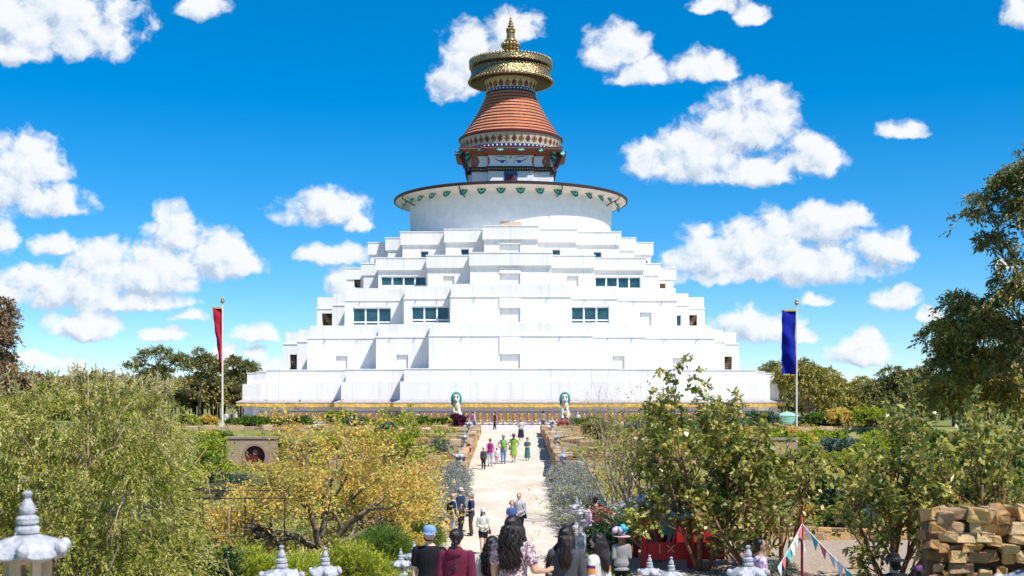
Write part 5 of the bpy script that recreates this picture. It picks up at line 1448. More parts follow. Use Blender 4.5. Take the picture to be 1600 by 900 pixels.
# --- snow lions
def prim_remesh(name, parts, vox, m, parent, smooth=3, loc=None):
    mb = MB()
    for f in parts: f(mb)
    me = bpy.data.meshes.new(name); me.from_pydata(mb.v, [], mb.f)
    bm = bmesh.new(); bm.from_mesh(me); bmesh.ops.recalc_face_normals(bm, faces=bm.faces); bm.to_mesh(me); bm.free()
    o = bpy.data.objects.new(name, me); C.objects.link(o)
    r = o.modifiers.new('v', 'REMESH'); r.mode = 'VOXEL'; r.voxel_size = vox
    s = o.modifiers.new('s', 'SMOOTH'); s.iterations = smooth; s.factor = .5
    dg = bpy.context.evaluated_depsgraph_get(); dg.update()
    me2 = bpy.data.meshes.new_from_object(o.evaluated_get(dg), depsgraph=dg)
    me2.name = name
    o.modifiers.clear(); o.data = me2; bpy.data.meshes.remove(me)
    me2.materials.clear(); me2.materials.append(m)
    me2.polygons.foreach_set('use_smooth', [True]*len(me2.polygons))
    if parent is not None: o.parent = parent
    if loc is not None: o.location = loc
    return o
def snow_lion(label, px, D):
    x = X(px, D); z0 = 0.12
    t = thing('snow_lion', label, 'statue', (x, D, z0), 0, 'snow lion statues'); t.scale = (.80, .85, 1.10)
    mb = MB(); mb.box(-.78, .78, -.62, .62, 0, .50); mb.box(-.86, .86, -.70, .70, .50, .62); mb.build('pedestal', M_red, t, bevel=.02)
    mb = MB(); mb.box(-.62, .62, -.5, .5, .62, .86); mb.build('pedestal_block', mat('pink_stone', (.42,.14,.13), .7, var=.3, scale=5), t, bevel=.03)
    mb = MB()
    for k in range(7): mb.box(-.42+.12*k, -.36+.12*k, -.515, -.505, .70, .78)   # a line of pale marks
    mb.build('pedestal_mark', M_cream, t)
    b = lambda c, r, s=(1,1,1): (lambda mb: mb.ball(c, r, 14, 10, s))
    prim_remesh('body', [b((0,.05,1.3),.48,(1,.9,1.0)), b((0,-.05,1.75),.44,(.95,.85,1.1)), b((-.36,.05,1.15),.28,(.8,1.2,1.0)), b((.36,.05,1.15),.28,(.8,1.2,1.0)),
        lambda m: m.tube([(-.25,-.36,.9),(-.24,-.33,1.5),(-.2,-.2,1.9)], [.14,.13,.17], 12), lambda m: m.tube([(.25,-.36,.9),(.24,-.33,1.5),(.2,-.2,1.9)], [.14,.13,.17], 12),
        b((-.25,-.45,.93),.15,(1,1.3,.6)), b((.25,-.45,.93),.15,(1,1.3,.6)), b((0,-.12,2.35),.36,(1,.9,.95)), b((0,-.38,2.22),.20,(1.1,.9,.7)), b((-.3,-.02,2.62),.12), b((.3,-.02,2.62),.12)], .03, M_white, t)
    def mane(mb):
        for k in range(11):
            a = PI*(-.18+1.36*k/10); mb.ball((.45*math.cos(a), .02, 2.32+.42*math.sin(a)), .15, 10, 7, (1,1.2,1))
    prim_remesh('mane', [mane, b((-.42,0,1.95),.13), b((.42,0,1.95),.13)], .03, M_teal, t)
    mb = MB(); mb.ball((0,-.36,1.72),.24,14,9,(1.05,.5,1.0)); mb.ball((0,-.45,1.22),.17,12,8,(1.2,.6,1.1)); mb.build('bib', M_yellow, t, smooth=True)
    mb = MB(); mb.ball((0,-.57,2.10),.10,10,7,(1.3,.5,.6)); mb.build('mouth', M_red, t, smooth=True)
    mb = MB()
    for s in (-1, 1): mb.ball((s*.15,-.43,2.42),.065,8,6)
    mb.ball((0,-.58,2.27),.06,8,6,(1.3,.8,.8)); mb.build('face', M_black, t, smooth=True)
    mb = MB()
    for s in (-1, 1): mb.tube([(s*.05,-.42,2.53),(s*.18,-.44,2.58),(s*.28,-.36,2.52)], [.02,.05,.02], 8)
    mb.build('brow', M_teal, t, smooth=True)
snow_lion('white snow lion with teal mane left of the path, above the purple shrub', 713, 102)
snow_lion('white snow lion with teal mane on a red pedestal right of the path', 882.5, 102)

# --- banners
def banner(label, px, D, top_py, flag, w0, w1, py0, py1, m, dx0, dx1, trim):
    x = X(px, D); zt = Z(top_py, D); t = thing('banner_pole', label, 'banner', (x, D, 0))
    mb = MB(); mb.tube([(0,0,-.3),(0,0,zt*.5),(0,0,zt-.45)], [.085,.075,.055], 14); mb.build('pole', mat('pole_white', (.72,.68,.64), .5), t, smooth=True, auto=50)
    mb = MB(); mb.lathe([(.06,zt-.46),(.16,zt-.42),(.16,zt-.30),(.08,zt-.26),(.12,zt-.2),(.10,zt-.1),(.03,zt-.02),(.01,zt+.05)], 14); mb.build('finial', M_gold, t, smooth=True)
    za, zb = Z(py0, D), Z(py1, D)
    mb = MB(); nx, nz = 8, 46; vs = []; fs = []
    rr = random.Random(int(px))
    for side in (0, 1):
        for j in range(nz+1):
            v = j/nz; w = w0 + (w1-w0)*v**1.1; off = dx0 + (dx1-dx0)*v
            for i in range(nx+1):
                u = i/nx
                y = .20*math.sin(u*4.5+v*5)*(.25+v) + .04*math.sin(v*21+u*4) + (.012 if side else 0) + (.22*u*v if w1 < w0*.6 else 0)
                vs.append((off - w*u + .015*math.sin(v*30)*(u > .9), -.02 + y, za + (zb-za)*v))
    N1 = (nx+1)*(nz+1)
    for side in (0, 1):
        for j in range(nz):
            for i in range(nx):
                q = [j*(nx+1)+i, j*(nx+1)+i+1, (j+1)*(nx+1)+i+1, (j+1)*(nx+1)+i]
                fs.append([k + side*N1 for k in (q if side == 0 else q[::-1])])
    mb.add(vs, fs); mb.build('flag', m, t, smooth=True, fix=False)
    mb = MB()
    for v in (0, 1):
        w = w0 + (w1-w0)*v; off = dx0 + (dx1-dx0)*v; z = za + (zb-za)*v
        mb.box(off-w-.03, off+.03, -.05+.1*v, .03+.1*v, z-.07, z+.05)
    mb.build('hem', trim, t)
    mb = MB()
    for k in range(6): mb.tube([(.0,0,za+(zb-za)*(k+.3)/6.5),(dx0+(dx1-dx0)*k/6-.02,-.02,za+(zb-za)*(k+.3)/6.5)], .012, 4)
    mb.build('tie', M_dark, t)
M_bred = mat('red_banner_cloth', (.50, .018, .04), .8, .1, var=.25, scale=1.5)
M_bblue = mat('blue_banner_cloth', (.012, .022, .34), .8, .1, var=.25, scale=1.5)
banner('red cloth banner twisted narrow on a white pole left of the stupa', 347.5, 96, 464, 0, .72, .20, 481, 583, M_bred, -.04, -.04, M_yellow)
banner('blue cloth banner hanging wide on a pole right of the stupa', 1244.5, 96, 467, 0, 1.12, 1.02, 485, 585, M_bblue, -.06, -.10, M_yellow)

# --- brick garden walls with round openings
def brick_mat(name, c1, c2, mo):
    m = bpy.data.materials.new(name); m.use_nodes = True; nt = m.node_tree; b = nt.nodes['Principled BSDF']; b.inputs['Roughness'].default_value = .9
    tc = nt.nodes.new('ShaderNodeTexCoord'); s = nt.nodes.new('ShaderNodeSeparateXYZ'); cx = nt.nodes.new('ShaderNodeCombineXYZ')
    nt.links.new(tc.outputs['Object'], s.inputs[0]); nt.links.new(s.outputs[0], cx.inputs[0]); nt.links.new(s.outputs[2], cx.inputs[1])
    br = nt.nodes.new('ShaderNodeTexBrick'); br.inputs['Scale'].default_value = 1; br.inputs['Brick Width'].default_value = .39; br.inputs['Row Height'].default_value = .15; br.inputs['Mortar Size'].default_value = .012
    br.inputs['Color1'].default_value = (*c1,1); br.inputs['Color2'].default_value = (*c2,1); br.inputs['Mortar'].default_value = (*mo,1)
    nt.links.new(cx.outputs[0], br.inputs['Vector']); nt.links.new(br.outputs[0], b.inputs['Base Color'])
    return m
M_bk = brick_mat('tan_block', (.46,.33,.22), (.38,.26,.17), (.28,.21,.15)); M_bk2 = brick_mat('pink_block', (.52,.34,.23), (.45,.29,.19), (.34,.23,.16))
M_cap = mat('block_cap', (.40,.30,.22), .9, var=.3, scale=3); M_arch = mat('arch_brick', (.24,.085,.06), .85, var=.4, scale=5)
def arch_wall(label, x0, x1, D, zt, zb, cx, cz, r, m, filled=False, pillar=None, disc=False):
    t = thing('block_wall', label, 'wall', (x0, D, zb)); W = x1-x0; H = zt-zb; cx -= x0; cz -= zb; th = .45
    mb = MB()
    if r > 0:
        n = 40; ring = [(cx+r*math.cos(2*PI*k/n), cz+r*math.sin(2*PI*k/n)) for k in range(n)]
        def out(a):
            c, s = math.cos(a), math.sin(a); f = 1e9
            if c > 1e-9: f = min(f, (W-cx)/c)
            if c < -1e-9: f = min(f, -cx/c)
            if s > 1e-9: f = min(f, (H-cz)/s)
            if s < -1e-9: f = min(f, -cz/s)
            return (cx+f*c, cz+f*s)
        angs = sorted([2*PI*k/n for k in range(n)] + [math.atan2(v-cz, u-cx) % (2*PI) for u in (0, W) for v in (0, H)])
        ri = [(cx+r*math.cos(a), cz+r*math.sin(a)) for a in angs]; ro = [out(a) for a in angs]; q = len(angs)
        V = [(x, 0, z) for x, z in ri] + [(x, 0, z) for x, z in ro] + [(x, th, z) for x, z in ri] + [(x, th, z) for x, z in ro]
        fs = []
        for i in range(q):
            j = (i+1) % q
            fs += [(i, j, q+j, q+i), (2*q+i, 3*q+i, 3*q+j, 2*q+j), (i, 2*q+i, 2*q+j, j), (q+i, q+j, 3*q+j, 3*q+i)]
        mb.add(V, fs)
    else: mb.box(0, W, 0, th, 0, H)
    mb.build('blockwork', m, t)
    mb = MB(); mb.box(-.06, W+.06, -.06, th+.06, H+.002, H+.14); mb.build('coping', M_cap, t, bevel=.01)
    if r > 0:
        mb = MB(); n = 40
        for k in range(n):
            if filled and math.sin(2*PI*(k+.5)/n) < 0: continue
            a0, a1 = 2*PI*k/n+.01, 2*PI*(k+1)/n-.01
            p = [(cx+q*math.cos(a), cz+q*math.sin(a)) for q, a in ((r-.01,a0),(r+.14,a0),(r+.14,a1),(r-.01,a1))]
            mb.prism(p, -.02, .05)
        mb.build('arch_ring', M_cap if disc else M_arch, t)
        if disc:
            mb = MB(); mb.prism([(cx+r*math.cos(PI*k/20), cz+r*math.sin(PI*k/20)) for k in range(40)], .22, .28); mb.build('round_infill', M_maroon, t)  # maroon disc filling the round opening
            mb = MB(); mb.prism([(cx+.25*r*math.cos(PI*k/10), cz+.35*r+.25*r*math.sin(PI*k/10)) for k in range(20)], .19, .22); mb.build('infill_spot', M_cap, t)  # small pale disc on the maroon one
        if filled:
            mb = MB(); mb.prism([(cx+r*math.cos(PI*k/20), cz+r*math.sin(PI*k/20)) for k in range(21)], .18, .24); mb.build('arch_infill', M_arch, t)
    if pillar is not None:
        mb = MB(); mb.box(pillar-x0, pillar-x0+.30, -.10, th+.10, -.2, H+.02); mb.build('pillar', M_tan, t, bevel=.01)
arch_wall('tan block garden wall pierced by a round opening left of the autumn tree', X(354,72), X(432,72), 72, .30, -1.5, X(398,72), -.72, .62, M_bk, disc=True)
arch_wall('tan block garden wall ending in a pale pillar left of the round opening wall', X(205,72), X(304,72), 72, .38, -1.5, X(238,72), -.72, .62, M_bk, disc=True, pillar=X(296,72))
arch_wall('pinkish block wall with a red brick arch behind the glossy saplings', X(1172,70), X(1246,70), 70, .28, -1.7, X(1206,70), -1.25, .68, M_bk2, filled=True)
mb = MB(); x = X(38, 60); t = thing('garden_pillar', 'pale rendered pillar glimpsed through the weeping shrub', 'pillar', (x, 60, gz(x, 60)))
mb.box(-.2,.2,-.2,.2,-.2,1.5); mb.build('shaft', M_tan, t, bevel=.02); mb = MB(); mb.box(-.26,.26,-.26,.26,1.5,1.62); mb.build('cap', M_cap, t, bevel=.02)

# --- water tank
x = X(1230, 122); t = thing('water_tank', 'round pale green water tank with a domed lid beside the stupa corner', 'tank', (x, 122, 0))
mb = MB(); mb.lathe([(1.1,-.1),(1.1,.12),(1.13,.15),(1.1,.18),(1.1,.42),(1.13,.45),(1.1,.48),(1.1,.72),(1.13,.75),(1.1,.78),(1.1,1.02)], 40); mb.build('body', mat('tank_green', (.20,.42,.33), .5, var=.1, scale=2), t, smooth=True, auto=40)
mb = MB(); mb.lathe([(1.14,1.0),(1.14,1.06),(.6,1.3),(.2,1.42),(.05,1.44)], 40); mb.build('lid', mat('tank_lid', (.30,.50,.44), .5), t, smooth=True, auto=40)

# --- black garden frame
t = thing('garden_trellis', 'black steel garden frame with mesh and a curved end bar', 'frame', (X(360,41), 41, 0))
ox = X(360, 41); M_steel = mat('black_steel', (.018,.019,.022), .45, .5)
def fx(px): return X(px, 41) - ox
def bar(pts, r, name='bar'):
    mb = MB(); mb.tube(pts, r, 8); mb.build(name, M_steel, t, smooth=True, auto=50)
zt = Z(779, 41); zb = -2.75
bar([(fx(252),0,zt),(fx(345),0,zt)], .04); bar([(fx(345),0,zt),(fx(500),0,zt+.02)], .018); bar([(fx(252),2.2,zt+.1),(fx(500),2.2,zt+.1)], .018)
bar([(fx(277),0,zb),(fx(280),0,Z(820,41)),(fx(284),0,Z(790,41)),(fx(288),.02,Z(770,41)),(fx(296),.5,Z(767,41)),(fx(300),1.4,Z(767,41)),(fx(300),2.2,zt+.1)], .05, 'curved_bar')
for px in (302, 306): bar([(fx(px),.8,zt),(fx(px+5),.8,zb)], .022, 'post')
for px in (383, 445, 462): bar([(fx(px),0,zb),(fx(px),0,zt if px != 462 else Z(846,41))], .022, 'post')
bar([(fx(277),0,Z(838,41)),(fx(465),0,Z(838,41))], .016); bar([(fx(287),0,Z(849,41)),(fx(310),0,Z(849,41))], .02); bar([(fx(375),0,Z(846,41)),(fx(447),0,Z(844,41))], .035)
mb = MB()
for k in range(26):
    a = fx(296) + (fx(345)-fx(296))*k/25
    mb.tube([(a,.4,Z(767,41)),(a+.1,0,zt)], .004, 3)
for k in range(8):
    f = k/7; mb.tube([(fx(296)+.1*f,.4-.4*f,Z(767,41)*(1-f)+zt*f),(fx(345)+.1*f,.4-.4*f,Z(767,41)*(1-f)+zt*f)], .004, 3)
mb.build('mesh_panel', M_steel, t)

# --- red shelter
D = 38.5; x0 = X(1006, D); x1 = X(1078, D); zb = -2.75
t = thing('garden_shelter', 'red timber shelter with a grey metal hipped roof under the glossy trees', 'shelter', ((x0+x1)/2, D, zb))
w = (x1-x0)/2; ze = Z(806, D) - zb; zr = Z(764, D) - zb
for sx in (-1, 1):
    for sy in (-1, 1):
        mb = MB(); mb.box(sx*w-.09, sx*w+.09, 1.3+sy*1.3-.09, 1.3+sy*1.3+.09, -.2, ze); mb.build('post', M_red, t, bevel=.012)
for y in (-.05, 2.6):
    if y > 0 or True:
        mb = MB(); mb.box(-w+.1, w-.1 + (1.5 if y > 0 else 1.2), y, y+.06, .30, .85 if y < 0 else 1.0); mb.build('panel', M_red, t, bevel=.01)
mb = MB()
for k in range(2):
    c = -w+.5+k*1.3
    mb.box(c-.01,c+.01,-.075,-.055,.5,.8); 
    for a in (R(45), R(-45)):
        M = Matrix.Translation((c+.35,-.065,.65)) @ Matrix.Rotation(a,4,'Y'); mb.box(-.16,.16,-.01,.01,-.012,.012,M)
mb.build('panel_mark', M_cream, t)
mb = MB(); ov = .72
rz_ = [(-w-ov, -ov, ze),(w+ov*.4, -ov, ze),(w+ov*.4, 2.6+ov, ze),(-w-ov, 2.6+ov, ze)]; rt = [(-w+.9, 1.3, zr),(w-.9, 1.3, zr)]
mb.add(rz_+rt, [(0,1,5,4),(1,2,5),(2,3,4,5),(3,0,4),(3,2,1,0)])
M_tin = mat('grey_roof_sheet', (.62,.62,.63), .65, .3, 0, var=.12, scale=1.5); rf = mb.build('roof', M_tin, t)
mb = MB()
for (a, b) in ((rz_[0],rt[0]),(rz_[1],rt[1]),(rz_[2],rt[1]),(rz_[3],rt[0]),(rt[0],rt[1])): mb.tube([Vector(a)+Vector((0,0,.02)), Vector(b)+Vector((0,0,.02))], .04, 6)
for k in range(1, 9):
    f = k/9; xa = rz_[0][0]+(rz_[1][0]-rz_[0][0])*f; xb = min(max(xa, rt[0][0]), rt[1][0]); zz = 1.0
    if xa < rt[0][0]: zz = (xa-rz_[0][0])/(rt[0][0]-rz_[0][0])
    if xa > rt[1][0]: zz = (rz_[1][0]-xa)/(rz_[1][0]-rt[1][0])
    mb.tube([(xa,-ov,ze+.02),(xa,-ov+(1.3+ov)*zz,ze+(zr-ze)*zz+.02)], .018, 5)
mb.build('roof_rib', mat('roof_rib_metal', (.46,.46,.48), .6), rf)

# --- prayer flags
D = 33.0; x = X(1253, D); t = thing('prayer_flag_pole', 'thin red pole with strings of white, turquoise and pink flags on the gravel', 'flag pole', (x, D, -2.75))
mb = MB(); zp = Z(808, D)+2.75; mb.tube([(0,0,-.1),(0,0,zp)], .035, 10); mb.build('pole', M_red, t, smooth=True)
FC = [mat('flag_white', (.75,.76,.80), .8), mat('flag_turquoise', (.05,.45,.50), .8), mat('flag_pink', (.66,.16,.20), .8), mat('flag_pale_blue', (.45,.62,.72), .8)]
def string(a, b, n, sag, s0, size, seed):
    rr = random.Random(seed); a, b = Vector(a), Vector(b); pts = [a.lerp(b, k/12)+Vector((0,0,-sag*4*(k/12)*(1-k/12))) for k in range(13)]
    mb = MB(); mb.tube(pts, .008, 4); mb.build('string', M_white, t)
    for k in range(n):
        f = (k+.5)/n; p = a.lerp(b, f)+Vector((0,0,-sag*4*f*(1-f))); d = (b-a).normalized(); w = size*.5; y = rr.uniform(-.05,.05)
        q0, q1 = p-d*w, p+d*w; tip = p+Vector((rr.uniform(-.05,.05)+.06, y-.05, -size*1.15))
        mb = MB(); off = Vector((0,.006,0))
        mb.add([q0,q1,tip,q0+off,q1+off,tip+off],[(0,1,2),(5,4,3),(0,3,4,1),(1,4,5,2),(2,5,3,0)])
        mb.build('pennant', FC[(s0+k) % 4], t)
zz = lambda py: Z(py, D)+2.75
string((0,-.02,zz(818)), (X(1312,D)-x,-1.2,zz(888)), 6, .04, 0, .33, 1)
string((.0,-.04,zz(838)), (.12,-.1,zz(893)), 3, 0, 0, .33, 2)
string((0,-.02,zz(812)), (X(1262,D)-x+.5,2.5,zz(835)), 4, .1, 2, .3, 3)
string((0,-.02,zz(818)), (X(1205,D)-x,-.8,zz(880)), 6, .05, 2, .28, 4)
# ------------------------------------------------------------------ people
def fabric(name, c, var=.18, scale=7.0, rough=.9): return mat(name, c, rough, .1, var=var, scale=scale, bump=.25, bsc=10)
SKIN = {k: mat('skin_' + k, c, .55, .3) for k, c in {'fair': (.62,.40,.30), 'tan': (.50,.29,.19), 'brown': (.36,.20,.13)}.items()}
HAIRM = {k: ramp_mat('hair_' + k, c, .48, .35, 0, .1, 20) for k, c in {'black': [(.008,.006,.007),(.018,.013,.013),(.035,.024,.022)], 'brown': [(.03,.016,.010),(.07,.038,.022),(.12,.065,.04)],
   'blond': [(.20,.11,.05),(.34,.21,.10),(.42,.29,.16)], 'grey': [(.22,.22,.22),(.34,.34,.34),(.45,.44,.43)], 'auburn': [(.06,.02,.012),(.14,.05,.028),(.22,.09,.05)]}.items()}
FM = {}
TALL = {}
def fm(c):
    if c not in FM: FM[c] = fabric('cloth_%02d' % len(FM), c)
    return FM[c]
def voro_fabric(name, cols, scale):
    m = bpy.data.materials.new(name); m.use_nodes = True; nt = m.node_tree; b = nt.nodes['Principled BSDF']; b.inputs['Roughness'].default_value = .9; b.inputs['Specular IOR Level'].default_value = .1
    tc = nt.nodes.new('ShaderNodeTexCoord'); v = nt.nodes.new('ShaderNodeTexVoronoi'); v.inputs['Scale'].default_value = scale
    s = nt.nodes.new('ShaderNodeSeparateColor'); cr = nt.nodes.new('ShaderNodeValToRGB'); cr.color_ramp.interpolation = 'CONSTANT'
    el = cr.color_ramp.elements
    for i, c in enumerate(cols):
        e = el[i] if i < 2 else el.new(i/len(cols))
        e.position = i/len(cols); e.color = (*c, 1)
    nt.links.new(tc.outputs['Object'], v.inputs['Vector']); nt.links.new(v.outputs['Color'], s.inputs[0]); nt.links.new(s.outputs[0], cr.inputs[0]); nt.links.new(cr.outputs[0], b.inputs['Base Color'])
    return m
def plaid_fabric(name, c0, c1, c2, scale):
    m = bpy.data.materials.new(name); m.use_nodes = True; nt = m.node_tree; b = nt.nodes['Principled BSDF']; b.inputs['Roughness'].default_value = .9
    tc = nt.nodes.new('ShaderNodeTexCoord'); last = None
    for d in ('X', 'Z'):
        w = nt.nodes.new('ShaderNodeTexWave'); w.bands_direction = d; w.inputs['Scale'].default_value = scale; nt.links.new(tc.outputs['Object'], w.inputs['Vector'])
        cr = nt.nodes.new('ShaderNodeValToRGB'); cr.color_ramp.interpolation = 'CONSTANT'; cr.color_ramp.elements[0].color = (*c0, 1); cr.color_ramp.elements[1].position = .55; cr.color_ramp.elements[1].color = (*(c1 if d == 'X' else c2), 1)
        nt.links.new(w.outputs['Fac'], cr.inputs[0])
        if last is not None:
            mx = nt.nodes.new('ShaderNodeMixRGB'); mx.inputs[0].default_value = .5; nt.links.new(last, mx.inputs[1]); nt.links.new(cr.outputs[0], mx.inputs[2]); last = mx.outputs[0]
        else: last = cr.outputs[0]
    nt.links.new(last, b.inputs['Base Color']); return m
FLORAL = voro_fabric('floral_cloth', [(.42,.26,.26),(.60,.52,.50),(.10,.05,.07),(.36,.12,.16),(.66,.60,.58),(.24,.20,.26),(.48,.30,.34)], 62)
FLORAL2 = voro_fabric('lilac_print', [(.62,.54,.66),(.70,.66,.70),(.34,.16,.36),(.66,.58,.68),(.50,.28,.46)], 24)
PLAIDR = plaid_fabric('red_plaid', (.45,.02,.05), (.03,.01,.015), (.10,.015,.02), 4.2)
PLAIDG = plaid_fabric('teal_plaid', (.03,.16,.14), (.03,.04,.10), (.05,.25,.20), 3.6)
M_lens = mat('dark_lens', (.01,.01,.012), .2); M_lip = mat('lip', (.36,.12,.11), .5); M_shoe = mat('dark_shoe', (.03,.028,.03), .6); M_teeth = mat('teeth', (.7,.68,.63), .4)
def loft(mb, rings, n=18):
    vs = []; fs = []
    for (z, cx, cy, rx, ry) in rings:
        for i in range(n):
            a = 2*PI*i/n; vs.append((cx+rx*math.cos(a), cy+ry*math.sin(a), z))
    k = len(rings)
    for j in range(k-1):
        for i in range(n):
            q = (i+1) % n; fs.append((j*n+i, j*n+q, (j+1)*n+q, (j+1)*n+i))
    fs.append(tuple(range(n))[::-1]); fs.append(tuple((k-1)*n+i for i in range(n)))
    mb.add(vs, fs)
def capsule(mb, p, q, r0, r1, n=12):
    p, q = Vector(p), Vector(q); d = (q-p).normalized()
    pts = [p-d*r0*.95, p-d*r0*.8, p-d*r0*.45, p, p.lerp(q,.5), q, q+d*r1*.45, q+d*r1*.8, q+d*r1*.95]
    mb.tube(pts, [r0*.3, r0*.6, r0*.9, r0, (r0+r1)/2, r1, r1*.9, r1*.6, r1*.3], n)
TORSO = [(.455,.070,.052),(.485,.092,.064),(.52,.097,.068),(.56,.088,.060),(.60,.079,.054),(.65,.082,.056),(.70,.090,.061),(.75,.098,.062),(.785,.100,.058),(.81,.088,.050),(.828,.058,.042),(.85,.036,.036)]
def person(label, px, D, h, heading, top=((.1,.1,.12),'short'), bottom=('trousers',(.05,.05,.06)), skin='fair', hair=('brown','short'), hat=None, pack=None, bag=None,
           arms=None, stride=0.0, vox=None, z=None, wide=1.0, face=False, shades=False, head_turn=0.0, beard=None, shoes=None, hem=.47, group=None, hood=None, scarf=None, x=None, top_py=None):
    x = X(px, D) if x is None else x
    if z is None: z = pz(D) if abs(x) < 2.6 else gz(x, D)
    if top_py is not None: h = (Z(top_py, D) - z) / (1.015 if hat else 1.0)
    t = thing('person', label, 'person', (x, D, z), R(heading), group)
    v = vox or (.0095 if D < 18 else .014 if D < 60 else .019)
    near = D < 18
    stride = stride or random.Random(int(px)).uniform(-.16, .16)
    S_ = lambda p: Vector((p[0]*h*wide if abs(p[0]) < .2 else p[0]*h, p[1]*h, p[2]*h))
    # joints
    arms = arms or {}
    J = {}
    for s, k in ((-1,'l'), (1,'r')):
        sh = Vector((s*.100*wide, -.004, .788)); a = arms.get(k, 'down')
        if a == 'down': el, wr, fd = sh+Vector((s*.022,-.012,-.165)), sh+Vector((s*.024,.02,-.305)), Vector((0,.15,-1))
        elif a == 'bent': el, wr, fd = sh+Vector((s*.018,-.02,-.165)), sh+Vector((-s*.055,.105,-.20)), Vector((-s*.7,.6,.1))
        elif a == 'fold': el, wr, fd = sh+Vector((s*.03,.0,-.16)), sh+Vector((-s*.075,.095,-.115)), Vector((-s*.8,.4,.5))
        elif a == 'akimbo': el, wr, fd = sh+Vector((s*.10,-.02,-.13)), sh+Vector((s*.01,.04,-.24)), Vector((-s*.8,.2,-.3))
        elif a == 'point': el, wr, fd = sh+Vector((s*.10,.09,-.07)), sh+Vector((s*.20,.17,-.11)), Vector((s*.7,.6,-.2))
        elif a == 'out': el, wr, fd = sh+Vector((s*.055,-.02,-.155)), sh+Vector((s*.095,.10,-.175)), Vector((s*.2,.9,.15))
        elif a == 'swing': el, wr, fd = sh+Vector((s*.02,.05,-.155)), sh+Vector((s*.015,.15,-.24)), Vector((0,.7,-.7))
        elif a == 'back': el, wr, fd = sh+Vector((s*.03,-.07,-.145)), sh+Vector((s*.03,-.08,-.285)), Vector((0,-.1,-1))
        J[k] = (sh, el, wr, fd.normalized())
        hp = Vector((s*.05*wide, 0, .50)); st = stride*s
        kn = hp + Vector((s*.002, .012+.09*st, -.225+.01*abs(st))); an = Vector((s*.048*wide, .17*st-.01, .045+(.03 if st < 0 else 0)))
        J[k+'leg'] = (hp, kn, an)
    sc_ = lambda r: [(a*h, 0, .0, b*h*wide, c*h*(1+(wide-1)*.8)) for a, b, c in r]
    ht = Matrix.Translation((0,0,0)) @ Matrix.Rotation(R(head_turn), 4, 'Z')
    # body: one continuous surface
    def body(mb):
        loft(mb, [(a*h, 0, -.004*h, b*h*wide, c*h*(1+(wide-1)*.8)) for a, b, c in TORSO])
        capsule(mb, S_((0,-.006,.83)), S_((0,.004,.885)), .034*h, .031*h)
        mb.ball((0,.002*h,.938*h), 1, 20, 14, (.0475*h,.057*h,.062*h)); mb.ball((0,.014*h,.903*h), 1, 16, 10, (.037*h,.041*h,.034*h), ht.to_3x3().to_4x4())
        M = ht.to_3x3()
        def hb(c, r, s3=(1,1,1)): mb.ball(M @ Vector((c[0]*h, c[1]*h, c[2]*h)), r*h, 10, 7, s3)
        hb((0,.060,.926), .0105, (.85,1.1,1.0)); hb((0,.057,.938), .008)
        for s in (-1, 1): hb((s*.0485,-.004,.930), .013, (.5,.8,1.3))
        for s, k in ((-1,'l'), (1,'r')):
            sh, el, wr, fd = J[k]
            capsule(mb, sh*h, el*h, .031*h*wide, .024*h*wide); capsule(mb, el*h, wr*h, .024*h*wide, .0155*h)
            # hand: palm, four fingers of different length curled a little, thumb from the side
            side = fd.cross(Vector((s, .2, .3))).normalized(); nrm = side.cross(fd).normalized()
            pc = wr*h + fd*.030*h
            capsule(mb, wr*h + fd*.008*h, pc + fd*.008*h, .015*h, .017*h, 10)
            for i, fl in enumerate((.034,.040,.037,.029)):
                b0 = pc + fd*.014*h + side*(.0095*(i-1.5))*h
                m1 = b0 + fd*fl*.5*h + nrm*.003*h; e1 = m1 + (fd*.8 + nrm*.6).normalized()*fl*.5*h
                capsule(mb, b0, m1, .0058*h, .0054*h, 8); capsule(mb, m1, e1, .0054*h, .0046*h, 8)
            b0 = wr*h + fd*.018*h + side*.014*h; m1 = b0 + (side*.8+fd*.5).normalized()*.020*h; e1 = m1 + (fd*.8+side*.25+nrm*.4).normalized()*.018*h
            capsule(mb, b0, m1, .0075*h, .0065*h, 8); capsule(mb, m1, e1, .0065*h, .005*h, 8)
            hp, kn, an = J[k+'leg']
            capsule(mb, hp*h, kn*h, .052*h*wide, .034*h); capsule(mb, kn*h, (kn.lerp(an,.35))*h, .034*h, .034*h); capsule(mb, (kn.lerp(an,.35))*h, an*h, .034*h, .020*h)
            capsule(mb, (an+Vector((0,-.012,-.025)))*h, (an+Vector((s*.008,.085,-.030)))*h, .020*h, .015*h)
    prim_remesh('body', [body], v, SKIN[skin], t, 2)
    # shoes
    if D < 80:
        def shoe(mb):
            for s, k in ((-1,'l'), (1,'r')):
                an = J[k+'leg'][2]; capsule(mb, (an+Vector((0,-.014,-.024)))*h, (an+Vector((s*.008,.09,-.029)))*h, .025*h, .019*h)
        if not near: prim_remesh('shoes', [shoe], v, shoes or M_shoe, t, 2)
    # top
    tm = top[0] if isinstance(top[0], bpy.types.Material) else fm(top[0]); sl = top[1]
    g = .013 if sl in ('coat', 'hoodie') else .010
